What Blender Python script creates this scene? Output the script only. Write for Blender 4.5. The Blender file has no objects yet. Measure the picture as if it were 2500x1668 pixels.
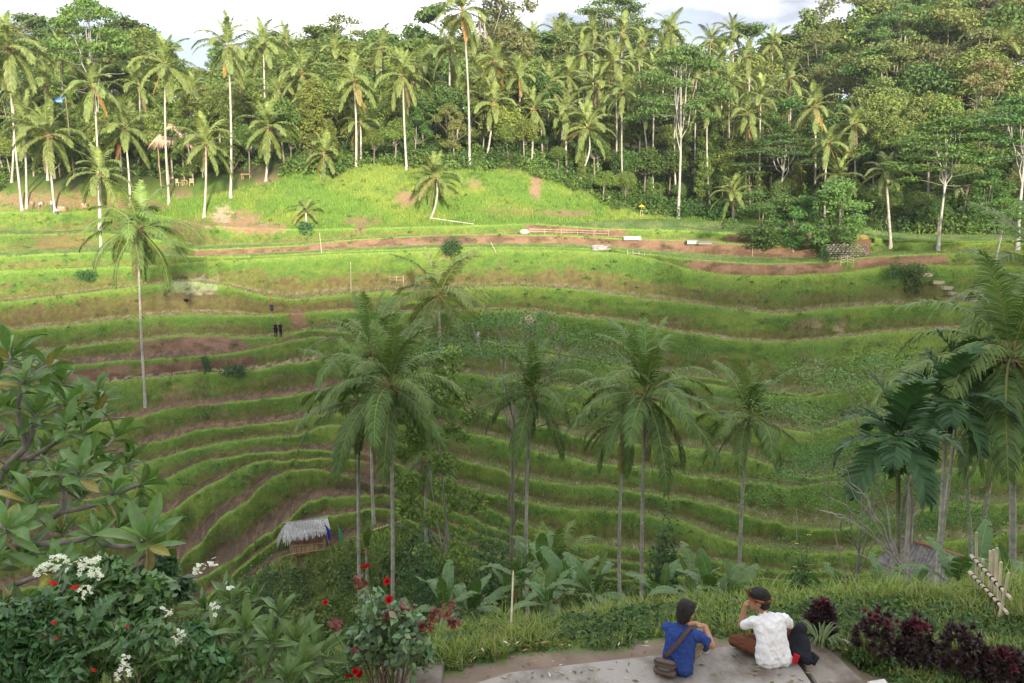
import bpy, bmesh, math, random
import numpy as np
from mathutils import Vector, Matrix, Euler

R = math.radians
rng = np.random.default_rng(7)
random.seed(7)
SC = bpy.context.scene
COL = SC.collection

# ---------------------------------------------------------------- camera
PITCH = R(11.4)
FPX, IW, IH = 1962.0, 2500.0, 1668.0
cam_data = bpy.data.cameras.new('camera')
cam_data.sensor_width = 36.0
cam_data.lens = 36.0 * FPX / IW
cam_data.clip_start = 0.05
cam_data.clip_end = 3000.0
cam = bpy.data.objects.new('camera', cam_data)
cam.location = (0, 0, 0)
cam.rotation_euler = (R(90) - PITCH, 0, 0)
COL.objects.link(cam)
SC.camera = cam

# ---------------------------------------------------------------- sky, sun, exposure
SUN_EL = R(15.0)
SUN_AZ = R(-14.0)          # light travels forward and a little to the left
world = bpy.data.worlds.new('World')
SC.world = world
world.use_nodes = True
wn, wl = world.node_tree.nodes, world.node_tree.links
wn.clear()
w_out = wn.new('ShaderNodeOutputWorld')
w_bg = wn.new('ShaderNodeBackground')
w_bg.inputs['Strength'].default_value = 0.1
sky = wn.new('ShaderNodeTexSky')
sky.sky_type = 'NISHITA'
sky.sun_disc = False
sky.sun_elevation = SUN_EL
# light travel direction (sin az, cos az): the sun stands opposite
sky.sun_rotation = math.atan2(-math.sin(SUN_AZ), -math.cos(SUN_AZ))
sky.air_density = 1.0
sky.dust_density = 1.5
sky.ozone_density = 1.0
tc = wn.new('ShaderNodeTexCoord')
mp = wn.new('ShaderNodeMapping')
mp.inputs['Scale'].default_value = (1.0, 1.0, 2.6)
mp.inputs['Location'].default_value = (3.2, 0.4, 0.9)
nz = wn.new('ShaderNodeTexNoise')
nz.inputs['Scale'].default_value = 2.3
nz.inputs['Detail'].default_value = 7.0
nz.inputs['Roughness'].default_value = 0.55
ramp = wn.new('ShaderNodeValToRGB')
ramp.color_ramp.elements[0].position = 0.34
ramp.color_ramp.elements[0].color = (0.45, 0.45, 0.45, 1)
ramp.color_ramp.elements[1].position = 0.56
ramp.color_ramp.elements[1].color = (1, 1, 1, 1)
nz2 = wn.new('ShaderNodeTexNoise')
nz2.inputs['Scale'].default_value = 3.1
nz2.inputs['Detail'].default_value = 5.0
ramp2 = wn.new('ShaderNodeValToRGB')
ramp2.color_ramp.elements[0].position = 0.43
ramp2.color_ramp.elements[0].color = (1.75, 1.85, 2.2, 1)
ramp2.color_ramp.elements[1].position = 0.66
ramp2.color_ramp.elements[1].color = (10.5, 10.4, 10.3, 1)
mix = wn.new('ShaderNodeMix')
mix.data_type = 'RGBA'
wl.new(tc.outputs['Generated'], mp.inputs['Vector'])
wl.new(mp.outputs['Vector'], nz.inputs['Vector'])
wl.new(mp.outputs['Vector'], nz2.inputs['Vector'])
wl.new(nz.outputs['Fac'], ramp.inputs['Fac'])
wl.new(nz2.outputs['Fac'], ramp2.inputs['Fac'])
wl.new(ramp.outputs['Color'], mix.inputs['Factor'])
wl.new(sky.outputs['Color'], mix.inputs['A'])
wl.new(ramp2.outputs['Color'], mix.inputs['B'])
wl.new(mix.outputs['Result'], w_bg.inputs['Color'])
wl.new(w_bg.outputs['Background'], w_out.inputs['Surface'])

sun_data = bpy.data.lights.new('sun', 'SUN')
sun_data.energy = 2.8
sun_data.angle = R(4.0)
sun_data.color = (1.0, 0.90, 0.74)
sun = bpy.data.objects.new('sun', sun_data)
sun_dir = Vector((math.sin(SUN_AZ) * math.cos(SUN_EL), math.cos(SUN_AZ) * math.cos(SUN_EL), -math.sin(SUN_EL)))
sun.rotation_euler = sun_dir.to_track_quat('-Z', 'Y').to_euler()
sun.location = (0, -20, 60)
COL.objects.link(sun)

SC.view_settings.view_transform = 'Standard'
SC.view_settings.look = 'None'
SC.view_settings.gamma = 1.0
SC.view_settings.exposure = 1.95
SC.view_settings.use_curve_mapping = False
SC.render.engine = 'CYCLES'
cy = SC.cycles
cy.max_bounces = 6
cy.diffuse_bounces = 3
cy.glossy_bounces = 2
cy.transmission_bounces = 3
cy.transparent_max_bounces = 4
cy.use_denoising = True
cy.sample_clamp_indirect = 5.0
cy.caustics_reflective = False
cy.caustics_refractive = False

# ---------------------------------------------------------------- helpers: pixels, noise, meshes
CP, SP = math.cos(PITCH), math.sin(PITCH)
K = 1.3                     # viewpoint stands K * 4 m above the slab

def pix_wt(px, py):
    """pixel -> (X/Y, -Z/Y) of its ray"""
    u = (np.asarray(px, float) - IW / 2) / FPX
    v = (np.asarray(py, float) - IH / 2) / FPX
    den = CP - v * SP
    return u / den, (SP + v * CP) / den

def at(px, py, Y):
    w, t = pix_wt(px, py)
    return Vector((float(w) * Y, Y, -float(t) * Y))

def atk(px, py, Y):
    return at(px, py, Y * K)

def to_pix(X, Y, Z):
    d = Y * CP - Z * SP
    up = Y * SP + Z * CP
    return IW / 2 + FPX * X / d, IH / 2 - FPX * up / d

def vnoise(x, y, seed=0):
    x = np.asarray(x, float); y = np.asarray(y, float)
    xi = np.floor(x).astype(np.int64); yi = np.floor(y).astype(np.int64)
    fx = x - xi; fy = y - yi
    fx = fx * fx * (3 - 2 * fx); fy = fy * fy * (3 - 2 * fy)
    def hsh(a, b):
        n = (a * 374761393 + b * 668265263 + seed * 974711) & 0xffffffff
        n = ((n ^ (n >> 13)) * 1274126177) & 0xffffffff
        n = (n ^ (n >> 16)) & 0xffffffff
        return n / 4294967295.0
    a = hsh(xi, yi); b = hsh(xi + 1, yi); c = hsh(xi, yi + 1); d = hsh(xi + 1, yi + 1)
    return (a + (b - a) * fx) * (1 - fy) + (c + (d - c) * fx) * fy

def fbm(x, y, seed=0, octs=4):
    s = 0.0; amp = 0.5; tot = 0.0
    for o in range(octs):
        s = s + amp * vnoise(np.asarray(x) * 2 ** o + 17.3 * o, np.asarray(y) * 2 ** o - 9.1 * o, seed + o)
        tot += amp; amp *= 0.5
    return s / tot

def mesh_np(name, V, faces, col=None, smooth=False, mat=None, mats=None, fmat=None):
    """faces: list of integer arrays, each (n,3) or (n,4); col: (nverts,3)"""
    V = np.asarray(V, np.float32)
    if not isinstance(faces, (list, tuple)):
        faces = [faces]
    faces = [np.asarray(f, np.int32) for f in faces if len(f)]
    me = bpy.data.meshes.new(name)
    nl = sum(f.size for f in faces); nf = sum(len(f) for f in faces)
    me.vertices.add(len(V)); me.loops.add(nl); me.polygons.add(nf)
    me.vertices.foreach_set('co', V.ravel())
    me.loops.foreach_set('vertex_index', np.concatenate([f.ravel() for f in faces]))
    sizes = np.concatenate([np.full(len(f), f.shape[1], np.int32) for f in faces])
    starts = np.concatenate([[0], np.cumsum(sizes)[:-1]]).astype(np.int32)
    me.polygons.foreach_set('loop_start', starts)
    me.polygons.foreach_set('use_smooth', np.full(nf, smooth, bool))
    if fmat is not None:
        me.polygons.foreach_set('material_index', np.asarray(fmat, np.int32))
    if col is not None:
        a = me.color_attributes.new('Col', 'FLOAT_COLOR', 'POINT')
        c4 = np.ones((len(V), 4), np.float32); c4[:, :3] = col
        a.data.foreach_set('color', c4.ravel())
    me.update(calc_edges=True)
    me.validate()
    for m in (mats or ([mat] if mat else [])):
        me.materials.append(m)
    return me

class MB:
    """collects pieces of one mesh"""
    def __init__(s):
        s.V = []; s.F3 = []; s.F4 = []; s.C = []; s.n = 0
    def add(s, V, F, c=(1, 1, 1)):
        V = np.asarray(V, float).reshape(-1, 3)
        F = np.asarray(F, np.int64)
        if F.shape[1] == 3: s.F3.append(F + s.n)
        else: s.F4.append(F + s.n)
        c = np.asarray(c, float)
        if c.ndim == 1: c = np.tile(c, (len(V), 1))
        s.V.append(V); s.C.append(c); s.n += len(V)
        return s
    def mesh(s, name, mat, smooth=False):
        fs = []
        if s.F3: fs.append(np.concatenate(s.F3))
        if s.F4: fs.append(np.concatenate(s.F4))
        return mesh_np(name, np.concatenate(s.V), fs, np.concatenate(s.C), smooth, mat)
    def tube(s, pts, rad, sides=6, c=(1, 1, 1), caps=True):
        pts = np.asarray(pts, float); n = len(pts)
        rad = np.broadcast_to(np.asarray(rad, float), (n,))
        T = np.gradient(pts, axis=0)
        T /= np.linalg.norm(T, axis=1)[:, None] + 1e-9
        ref = np.array([0, 0, 1.0]) if abs(T[0][2]) < 0.9 else np.array([1.0, 0, 0])
        A = np.zeros((n, 3)); 
        a = np.cross(T[0], ref); a /= np.linalg.norm(a)
        for i in range(n):
            a = a - T[i] * np.dot(a, T[i]); a /= np.linalg.norm(a) + 1e-9
            A[i] = a
        B = np.cross(T, A)
        th = np.arange(sides) * 2 * math.pi / sides
        V = pts[:, None] + rad[:, None, None] * (np.cos(th)[None, :, None] * A[:, None] + np.sin(th)[None, :, None] * B[:, None])
        i = np.arange(n - 1)[:, None]; j = np.arange(sides)[None]
        j2 = (j + 1) % sides
        F = np.stack([i * sides + j, i * sides + j2, (i + 1) * sides + j2, (i + 1) * sides + j], -1).reshape(-1, 4)
        cc = np.asarray(c, float)
        if cc.ndim == 2: cc = np.repeat(cc, sides, 0)
        s.add(V.reshape(-1, 3), F, cc)
        if caps:
            for k, rev in ((0, True), (n - 1, False)):
                ring = V[k]; ctr = pts[k][None]
                VV = np.concatenate([ring, ctr])
                tri = np.array([[q, (q + 1) % sides, sides] for q in range(sides)])
                if rev: tri = tri[:, ::-1]
                s.add(VV, tri, c if np.asarray(c).ndim == 1 else np.asarray(c)[k])
        return s
    def box(s, lo, hi, c=(1, 1, 1), M=None):
        x0, y0, z0 = lo; x1, y1, z1 = hi
        V = np.array([[x0, y0, z0], [x1, y0, z0], [x1, y1, z0], [x0, y1, z0], [x0, y0, z1], [x1, y0, z1], [x1, y1, z1], [x0, y1, z1]], float)
        if M is not None:
            V = np.array([(M @ Vector(v))[:] for v in V])
        F = [[0, 3, 2, 1], [4, 5, 6, 7], [0, 1, 5, 4], [1, 2, 6, 5], [2, 3, 7, 6], [3, 0, 4, 7]]
        return s.add(V, F, c)

def tag(o, label=None, cat=None, group=None, kind=None):
    if label: o['label'] = label
    if cat: o['category'] = cat
    if group: o['group'] = group
    if kind: o['kind'] = kind
    return o

def obj(name, me, parent=None, loc=None, rot=None, scale=None):
    o = bpy.data.objects.new(name, me)
    COL.objects.link(o)
    if parent is not None: o.parent = parent
    if loc is not None: o.location = loc
    if rot is not None: o.rotation_euler = rot
    if scale is not None: o.scale = (scale,) * 3 if np.isscalar(scale) else scale
    return o

def thing(name, label, cat, loc=(0, 0, 0), rz=0.0, group=None, scale=1.0):
    o = obj(name, None, None, loc, (0, 0, rz), scale)
    o.empty_display_size = 0.2
    return tag(o, label, cat, group)

# ---------------------------------------------------------------- materials
def new_mat(name):
    m = bpy.data.materials.new(name)
    m.use_nodes = True
    nt = m.node_tree
    for n in list(nt.nodes): nt.nodes.remove(n)
    out = nt.nodes.new('ShaderNodeOutputMaterial')
    return m, nt.nodes, nt.links, out

def vcol_mat(name, rough=0.8, spec=0.3, transl=0.0, var=0.0, noise_scale=0.0, noise_amt=0.0, bump=0.0, bump_scale=20.0, tint=(1, 1, 1), hue=0.0, stretch=None):
    """colour attribute x per-object random value x noise; optional translucency and bump"""
    m, N, L, out = new_mat(name)
    at_ = N.new('ShaderNodeVertexColor'); at_.layer_name = 'Col'
    c = at_.outputs['Color']
    def mul(a, b_sock=None, val=None):
        mx = N.new('ShaderNodeMix'); mx.data_type = 'RGBA'; mx.blend_type = 'MULTIPLY'
        mx.inputs['Factor'].default_value = 1.0
        L.new(a, mx.inputs['A'])
        if b_sock is not None: L.new(b_sock, mx.inputs['B'])
        else: mx.inputs['B'].default_value = (*val, 1)
        return mx.outputs['Result']
    if tint != (1, 1, 1): c = mul(c, val=tint)
    tco = N.new('ShaderNodeTexCoord')
    if noise_amt > 0:
        nn = N.new('ShaderNodeTexNoise'); nn.inputs['Scale'].default_value = noise_scale
        nn.inputs['Detail'].default_value = 6.0; nn.inputs['Roughness'].default_value = 0.65
        L.new(tco.outputs['Object'], nn.inputs['Vector'])
        mr = N.new('ShaderNodeMapRange')
        mr.inputs['From Min'].default_value = 0.25; mr.inputs['From Max'].default_value = 0.75
        mr.inputs['To Min'].default_value = 1 - noise_amt; mr.inputs['To Max'].default_value = 1 + noise_amt
        L.new(nn.outputs['Fac'], mr.inputs['Value'])
        c = mul(c, mr.outputs['Result'])
    if var > 0 or hue > 0:
        oi = N.new('ShaderNodeObjectInfo')
        hs = N.new('ShaderNodeHueSaturation')
        mr = N.new('ShaderNodeMapRange')
        mr.inputs['To Min'].default_value = 1 - var; mr.inputs['To Max'].default_value = 1 + var
        L.new(oi.outputs['Random'], mr.inputs['Value'])
        L.new(mr.outputs['Result'], hs.inputs['Value'])
        if hue > 0:
            m2 = N.new('ShaderNodeMath'); m2.operation = 'MULTIPLY'; m2.inputs[1].default_value = 7.31
            m3 = N.new('ShaderNodeMath'); m3.operation = 'FRACT'
            L.new(oi.outputs['Random'], m2.inputs[0]); L.new(m2.outputs[0], m3.inputs[0])
            mr2 = N.new('ShaderNodeMapRange')
            mr2.inputs['To Min'].default_value = 0.5 - hue; mr2.inputs['To Max'].default_value = 0.5 + hue
            L.new(m3.outputs[0], mr2.inputs['Value']); L.new(mr2.outputs['Result'], hs.inputs['Hue'])
        L.new(c, hs.inputs['Color'])
        c = hs.outputs['Color']
    bs = N.new('ShaderNodeBsdfPrincipled')
    bs.inputs['Roughness'].default_value = rough
    bs.inputs['Specular IOR Level'].default_value = spec
    L.new(c, bs.inputs['Base Color'])
    if bump > 0:
        bn = N.new('ShaderNodeTexNoise'); bn.inputs['Scale'].default_value = bump_scale
        bn.inputs['Detail'].default_value = 5.0
        src = tco.outputs['Object']
        if stretch:
            mpp = N.new('ShaderNodeMapping'); mpp.inputs['Scale'].default_value = stretch
            L.new(src, mpp.inputs['Vector']); src = mpp.outputs['Vector']
        L.new(src, bn.inputs['Vector'])
        bb = N.new('ShaderNodeBump'); bb.inputs['Strength'].default_value = bump
        bb.inputs['Distance'].default_value = 0.05
        L.new(bn.outputs['Fac'], bb.inputs['Height'])
        L.new(bb.outputs['Normal'], bs.inputs['Normal'])
    sh = bs.outputs['BSDF']
    if transl > 0:
        tr = N.new('ShaderNodeBsdfTranslucent')
        tcm = mul(c, val=(1.15, 1.2, 0.6))
        L.new(tcm, tr.inputs['Color'])
        ms = N.new('ShaderNodeMixShader'); ms.inputs['Fac'].default_value = transl
        L.new(sh, ms.inputs[1]); L.new(tr.outputs['BSDF'], ms.inputs[2])
        sh = ms.outputs['Shader']
    L.new(sh, out.inputs['Surface'])
    return m

M_ground = vcol_mat('ground_soil_grass', 0.95, 0.1, noise_scale=3.0, noise_amt=0.28, bump=0.6, bump_scale=6.0)
M_grass = vcol_mat('grass_blades', 0.7, 0.25, transl=0.25)
M_leaf = vcol_mat('tree_leaves', 0.6, 0.25, transl=0.2, var=0.22, hue=0.022)
M_palm = vcol_mat('palm_leaflets', 0.48, 0.30, transl=0.15, var=0.12, hue=0.010)
M_bark = vcol_mat('bark', 0.9, 0.15, var=0.12, noise_scale=3.5, noise_amt=0.35, bump=0.5, bump_scale=9.0)
M_palmbark = vcol_mat('palm_bark', 0.9, 0.15, var=0.12, noise_scale=5.0, noise_amt=0.45, bump=0.6, bump_scale=5.0, stretch=(0.6, 0.6, 5.0))
M_wood = vcol_mat('bamboo_and_wood', 0.65, 0.3, noise_scale=9.0, noise_amt=0.2)
M_plain = vcol_mat('matte_colour', 0.8, 0.2, noise_scale=14.0, noise_amt=0.10)
M_cloth = vcol_mat('cloth', 0.9, 0.1, noise_scale=30.0, noise_amt=0.06, bump=0.5, bump_scale=10.0)
M_skin = vcol_mat('skin', 0.55, 0.35, noise_scale=20.0, noise_amt=0.06)
M_hair = vcol_mat('hair', 0.5, 0.35, noise_scale=60.0, noise_amt=0.35, bump=0.6, bump_scale=70.0)
M_glossleaf = vcol_mat('glossy_leaves', 0.36, 0.5, transl=0.22, var=0.16, hue=0.012)
M_petal = vcol_mat('petals', 0.6, 0.3, transl=0.3, noise_scale=30.0, noise_amt=0.06)
# ---------------------------------------------------------------- the terraced valley
RIM = {}
RIM['R1'] = [(0,518),(143,521),(286,510),(400,530),(500,552),(680,560),(850,560),(1000,556),(1150,553),(1291,547),(1455,559),(1670,565),(1803,572),(1980,570),(2100,574),(2150,588),(2300,590),(2500,590)]
RIM['R2'] = [(0,575),(250,570),(400,590),(475,612),(715,602),(840,588),(1066,575),(1209,573),(1366,576),(1509,584),(1670,588),(1767,595),(1874,600),(1996,604),(2080,602),(2150,594),(2300,596),(2500,596)]
RIM['R3'] = [(0,627),(250,616),(350,622),(475,628),(590,629),(830,616),(1066,608),(1152,606),(1366,606),(1509,614),(1670,634),(1803,643),(1874,646),(2032,641),(2121,628),(2303,621),(2500,618)]
RIM['R4'] = [(0,663),(250,654),(400,650),(475,640),(590,636),(830,620),(1066,611),(1152,609),(1366,609),(1509,618),(1600,632),(1660,655),(1767,675),(1910,677),(2050,670),(2160,654),(2268,650),(2500,655)]
RIM['R5'] = [(0,740),(170,722),(340,700),(450,690),(550,700),(640,725),(715,733),(840,721),(991,714),(1141,705),(1259,702),(1366,705),(1473,718),(1660,742),(1767,755),(1917,771),(1982,761),(2089,752),(2232,745),(2310,743),(2500,740)]
RIM['R6'] = [(0,811),(179,797),(340,779),(465,770),(625,773),(680,770),(850,760),(1000,765),(1152,763),(1277,761),(1402,777),(1509,784),(1670,816),(1803,832),(1928,841),(2000,834),(2125,818),(2214,811),(2500,800)]
RIM['R7'] = [(0,870),(109,858),(293,839),(432,822),(524,820),(613,827),(681,824),(762,805),(850,815),(1000,832),(1166,845),(1259,845),(1330,857),(1402,870),(1491,890),(1600,912),(1660,922),(1767,932),(1860,955),(1964,966),(2053,956),(2196,925),(2350,905),(2500,890)]
RIM['R7b'] = [(0,915),(109,900),(313,884),(450,876),(560,866),(600,858),(650,846),(762,825),(850,830),(1000,842),(1166,853),(1259,853),(1402,878),(1660,930),(1860,963),(1964,974),(2196,933),(2500,898)]
RIM['R8'] = [(0,960),(204,943),(272,939),(364,927),(494,912),(630,905),(698,893),(793,881),(900,885),(1000,895),(1200,925),(1300,935),(1400,950),(1500,967),(1600,985),(1700,1005),(1800,1030),(1900,1052),(1996,1060),(2094,1026),(2200,1000),(2400,985),(2500,980)]
RIM['R9'] = [(0,1060),(300,1031),(409,1004),(524,989),(598,980),(721,967),(826,948),(1000,970),(1200,1015),(1300,1040),(1391,1067),(1489,1084),(1668,1097),(1800,1112),(1847,1127),(1923,1156),(1966,1167),(2030,1163),(2115,1145),(2300,1120),(2500,1105)]
RIM['R10'] = [(0,1140),(300,1110),(353,1088),(419,1071),(493,1052),(581,1043),(651,1036),(738,1022),(791,1011),(1000,1030),(1150,1060),(1238,1084),(1328,1112),(1413,1127),(1481,1139),(1562,1148),(1732,1169),(1830,1180),(1923,1186),(1966,1190),(2115,1172),(2300,1150),(2500,1135)]
RIM['R11'] = [(0,1200),(300,1160),(375,1131),(405,1117),(458,1099),(528,1085),(616,1074),(721,1066),(809,1039),(900,1060),(1000,1090),(1100,1120),(1200,1144),(1264,1167),(1328,1180),(1443,1192),(1519,1203),(1583,1212),(1668,1224),(1753,1241),(1838,1265),(1923,1286),(2009,1295),(2072,1290),(2136,1276),(2171,1264),(2320,1238),(2500,1230)]
RIM['R12'] = [(0,1260),(300,1210),(416,1166),(468,1141),(517,1124),(616,1110),(700,1108),(800,1100),(900,1110),(1000,1150),(1150,1200),(1300,1235),(1400,1252),(1455,1248),(1519,1250),(1596,1267),(1668,1282),(1719,1305),(1796,1331),(1902,1348),(2009,1356),(2115,1346),(2200,1335),(2500,1305)]
RIM['R13'] = [(0,1340),(300,1300),(423,1246),(482,1197),(528,1176),(581,1153),(633,1131),(700,1125),(800,1118),(900,1130),(1000,1175),(1150,1230),(1300,1290),(1409,1335),(1498,1344),(1600,1350),(1719,1370),(1900,1400),(2115,1400),(2500,1380)]
RIM['R14'] = [(0,1450),(400,1400),(489,1334),(510,1302),(545,1267),(605,1229),(633,1197),(703,1155),(773,1150),(819,1160),(879,1175),(950,1190),(1000,1210),(1150,1270),(1300,1330),(1409,1365),(1719,1395),(1900,1420),(2500,1400)]
RIM['R15'] = [(0,1500),(450,1440),(573,1376),(616,1337),(668,1302),(717,1267),(752,1232),(809,1217),(854,1215),(942,1208),(966,1222),(1050,1260),(1200,1320),(1409,1390),(1719,1415),(2500,1420)]
RIM['R16'] = [(0,1530),(500,1470),(590,1392),(640,1352),(690,1315),(740,1283),(791,1267),(875,1252),(949,1248),(980,1262),(1050,1300),(1200,1360),(1409,1410),(1719,1435),(2500,1440)]
RIM['R17'] = [(0,1550),(500,1490),(600,1425),(690,1362),(760,1352),(830,1330),(900,1295),(960,1287),(1000,1292),(1050,1320),(1200,1385),(1409,1430),(1719,1450),(2500,1455)]
ORDER = ['R1','R2','R3','R4','R5','R6','R7','R7b','R8','R9','R10','R11','R12','R13','R14','R15','R16','R17']
# share of the gap between two rims that is level ground (of the lower rim's terrace)
FLAT = dict(R2=0.20, R3=0.35, R4=0.12, R5=0.14, R6=0.14, R7=0.16, R7b=0.4, R8=0.22, R9=0.22, R10=0.28, R11=0.30, R12=0.34, R13=0.34, R14=0.36, R15=0.36, R16=0.38, R17=0.4)

WC = np.concatenate([np.linspace(-1.7, -0.745, 36), np.linspace(-0.74, 0.74, 860), np.linspace(0.745, 1.7, 36)])
NC = len(WC)

def gsm(a, sig):
    r = int(sig * 3) + 1
    k = np.exp(-0.5 * (np.arange(-r, r + 1) / sig) ** 2); k /= k.sum()
    return np.convolve(np.pad(a, r, mode='edge'), k, mode='valid')

TT = {}
for k in ORDER:
    P = np.array(RIM[k], float)
    # resample finely in pixels, then to the column grid
    xs = np.linspace(P[0, 0], P[-1, 0], 600)
    ys = np.interp(xs, P[:, 0], P[:, 1])
    ys = gsm(ys, 2.0)
    w, t = pix_wt(xs, ys)
    o = np.argsort(w)
    wobble = (fbm(WC * 60, np.zeros(NC) + ORDER.index(k) * 3.7, 5, 3) - 0.5) * 0.0075 + (fbm(WC * 17, np.zeros(NC) + ORDER.index(k) * 5.3, 6, 2) - 0.5) * 0.006 * (WC > -0.62)
    tk = np.interp(WC, w[o], t[o])
    TT[k] = tk + wobble * np.clip(tk / 0.36, 0, 1.1) ** 1.8
for a, b in zip(ORDER[:-1], ORDER[1:]):
    TT[b] = np.maximum(TT[b], TT[a] + 0.0022)

px_mid = IW / 2 + FPX * WC            # rough pixel column of every mesh column
Y7 = np.interp(px_mid, [0, 700, 1300, 1900, 2500], [92, 90, 84, 78, 76])
ZZ = {'R7': -Y7 * TT['R7']}
YY = {'R7': Y7.copy()}
SL = 0.42
i7 = ORDER.index('R7')
for i in range(i7 - 1, -1, -1):                        # upwards
    lo, hi = ORDER[i + 1], ORDER[i]
    tb = TT[lo] - FLAT[lo] * (TT[lo] - TT[hi])
    yb = -ZZ[lo] / tb
    dz = np.maximum((-ZZ[lo] - yb * TT[hi]) / (1 + SL * TT[hi]), 0.02)
    ZZ[hi] = gsm(ZZ[lo] + dz, 14)
    YY[hi] = -ZZ[hi] / TT[hi]
for i in range(i7, len(ORDER) - 1):                    # downwards
    hi, lo = ORDER[i], ORDER[i + 1]
    tb = TT[lo] - FLAT[lo] * (TT[lo] - TT[hi])
    dz = np.maximum(YY[hi] * (tb - TT[hi]) / (1 + SL * tb), 0.02)
    ZZ[lo] = gsm(ZZ[hi] - dz, 8)
    YY[lo] = -ZZ[lo] / TT[lo]
for i in range(len(ORDER) - 2, -1, -1):
    hi, lo = ORDER[i], ORDER[i + 1]
    YY[hi] = np.maximum(YY[hi], YY[lo] + 0.10)

# ground above the terraces: slope, field, forest floor, ridge
TEDGE = [(0,470),(300,470),(450,482),(560,470),(650,440),(800,405),(1000,400),(1150,402),(1300,420),(1400,455),(1480,505),(1600,528),(1700,532),(1900,540),(2100,560),(2200,575),(2500,570)]
pT = np.array(TEDGE, float)
xs = np.linspace(0, 2500, 500); ys = gsm(np.interp(xs, pT[:, 0], pT[:, 1]), 6)
w, t = pix_wt(xs, ys); o = np.argsort(w)
TT['T'] = np.interp(WC, w[o], t[o])
gapT = np.interp(px_mid, [0, 300, 450, 600, 800, 1000, 1200, 1350, 1450, 1600, 2000, 2150, 2500], [5, 5, 7, 10, 14, 15, 16, 19, 27, 34, 26, 16, 12])
YT = gsm(YY['R1'] + gapT, 10)
ZT = gsm(-YT * TT['T'], 5)
YRdg = YT + 85.0
ZRdg = np.interp(px_mid, [-800, 0, 500, 900, 1400, 1900, 2500, 3300], [19, 18, 15, 17, 18, 18, 24, 26])

# near side: the bank below the camera
def near_z(X, Y):
    edge = K * np.interp(X / K, [-12, -4, -1, 0, 1.2, 2.5, 4, 7, 14], [6.2, 6.4, 6.5, 6.75, 7.1, 7.35, 7.5, 7.6, 7.7])
    d = Y - edge
    base = -4.02 * K - 0.02 * np.maximum(Y - 6 * K, 0) + 0.05 * (fbm(X * 1.3, Y * 1.3, 3) - 0.5)
    left = np.clip((-1.2 * K - X) / 3.0, 0, 1)
    base = base - 0.35 * K * left
    down = np.interp(d, [-0.8, 0, 1.3, 3, 6, 11, 20, 31, 42, 60], [0, -0.15, -0.9, -2.8, -6.2, -9.6, -14.6, -21.0, -26.5, -28])
    rough = np.clip(d / 4, 0, 1) * 1.6 * (fbm(X * 0.25, Y * 0.25, 11) - 0.5)
    return base + down + rough

rows_Y = []; rows_Z = []; rows_type = []; rows_f = []; rows_lv = []
def add_row(Yr, Zr, typ, f, lv):
    rows_Y.append(Yr); rows_Z.append(Zr); rows_type.append(typ); rows_f.append(f); rows_lv.append(lv)

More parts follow.
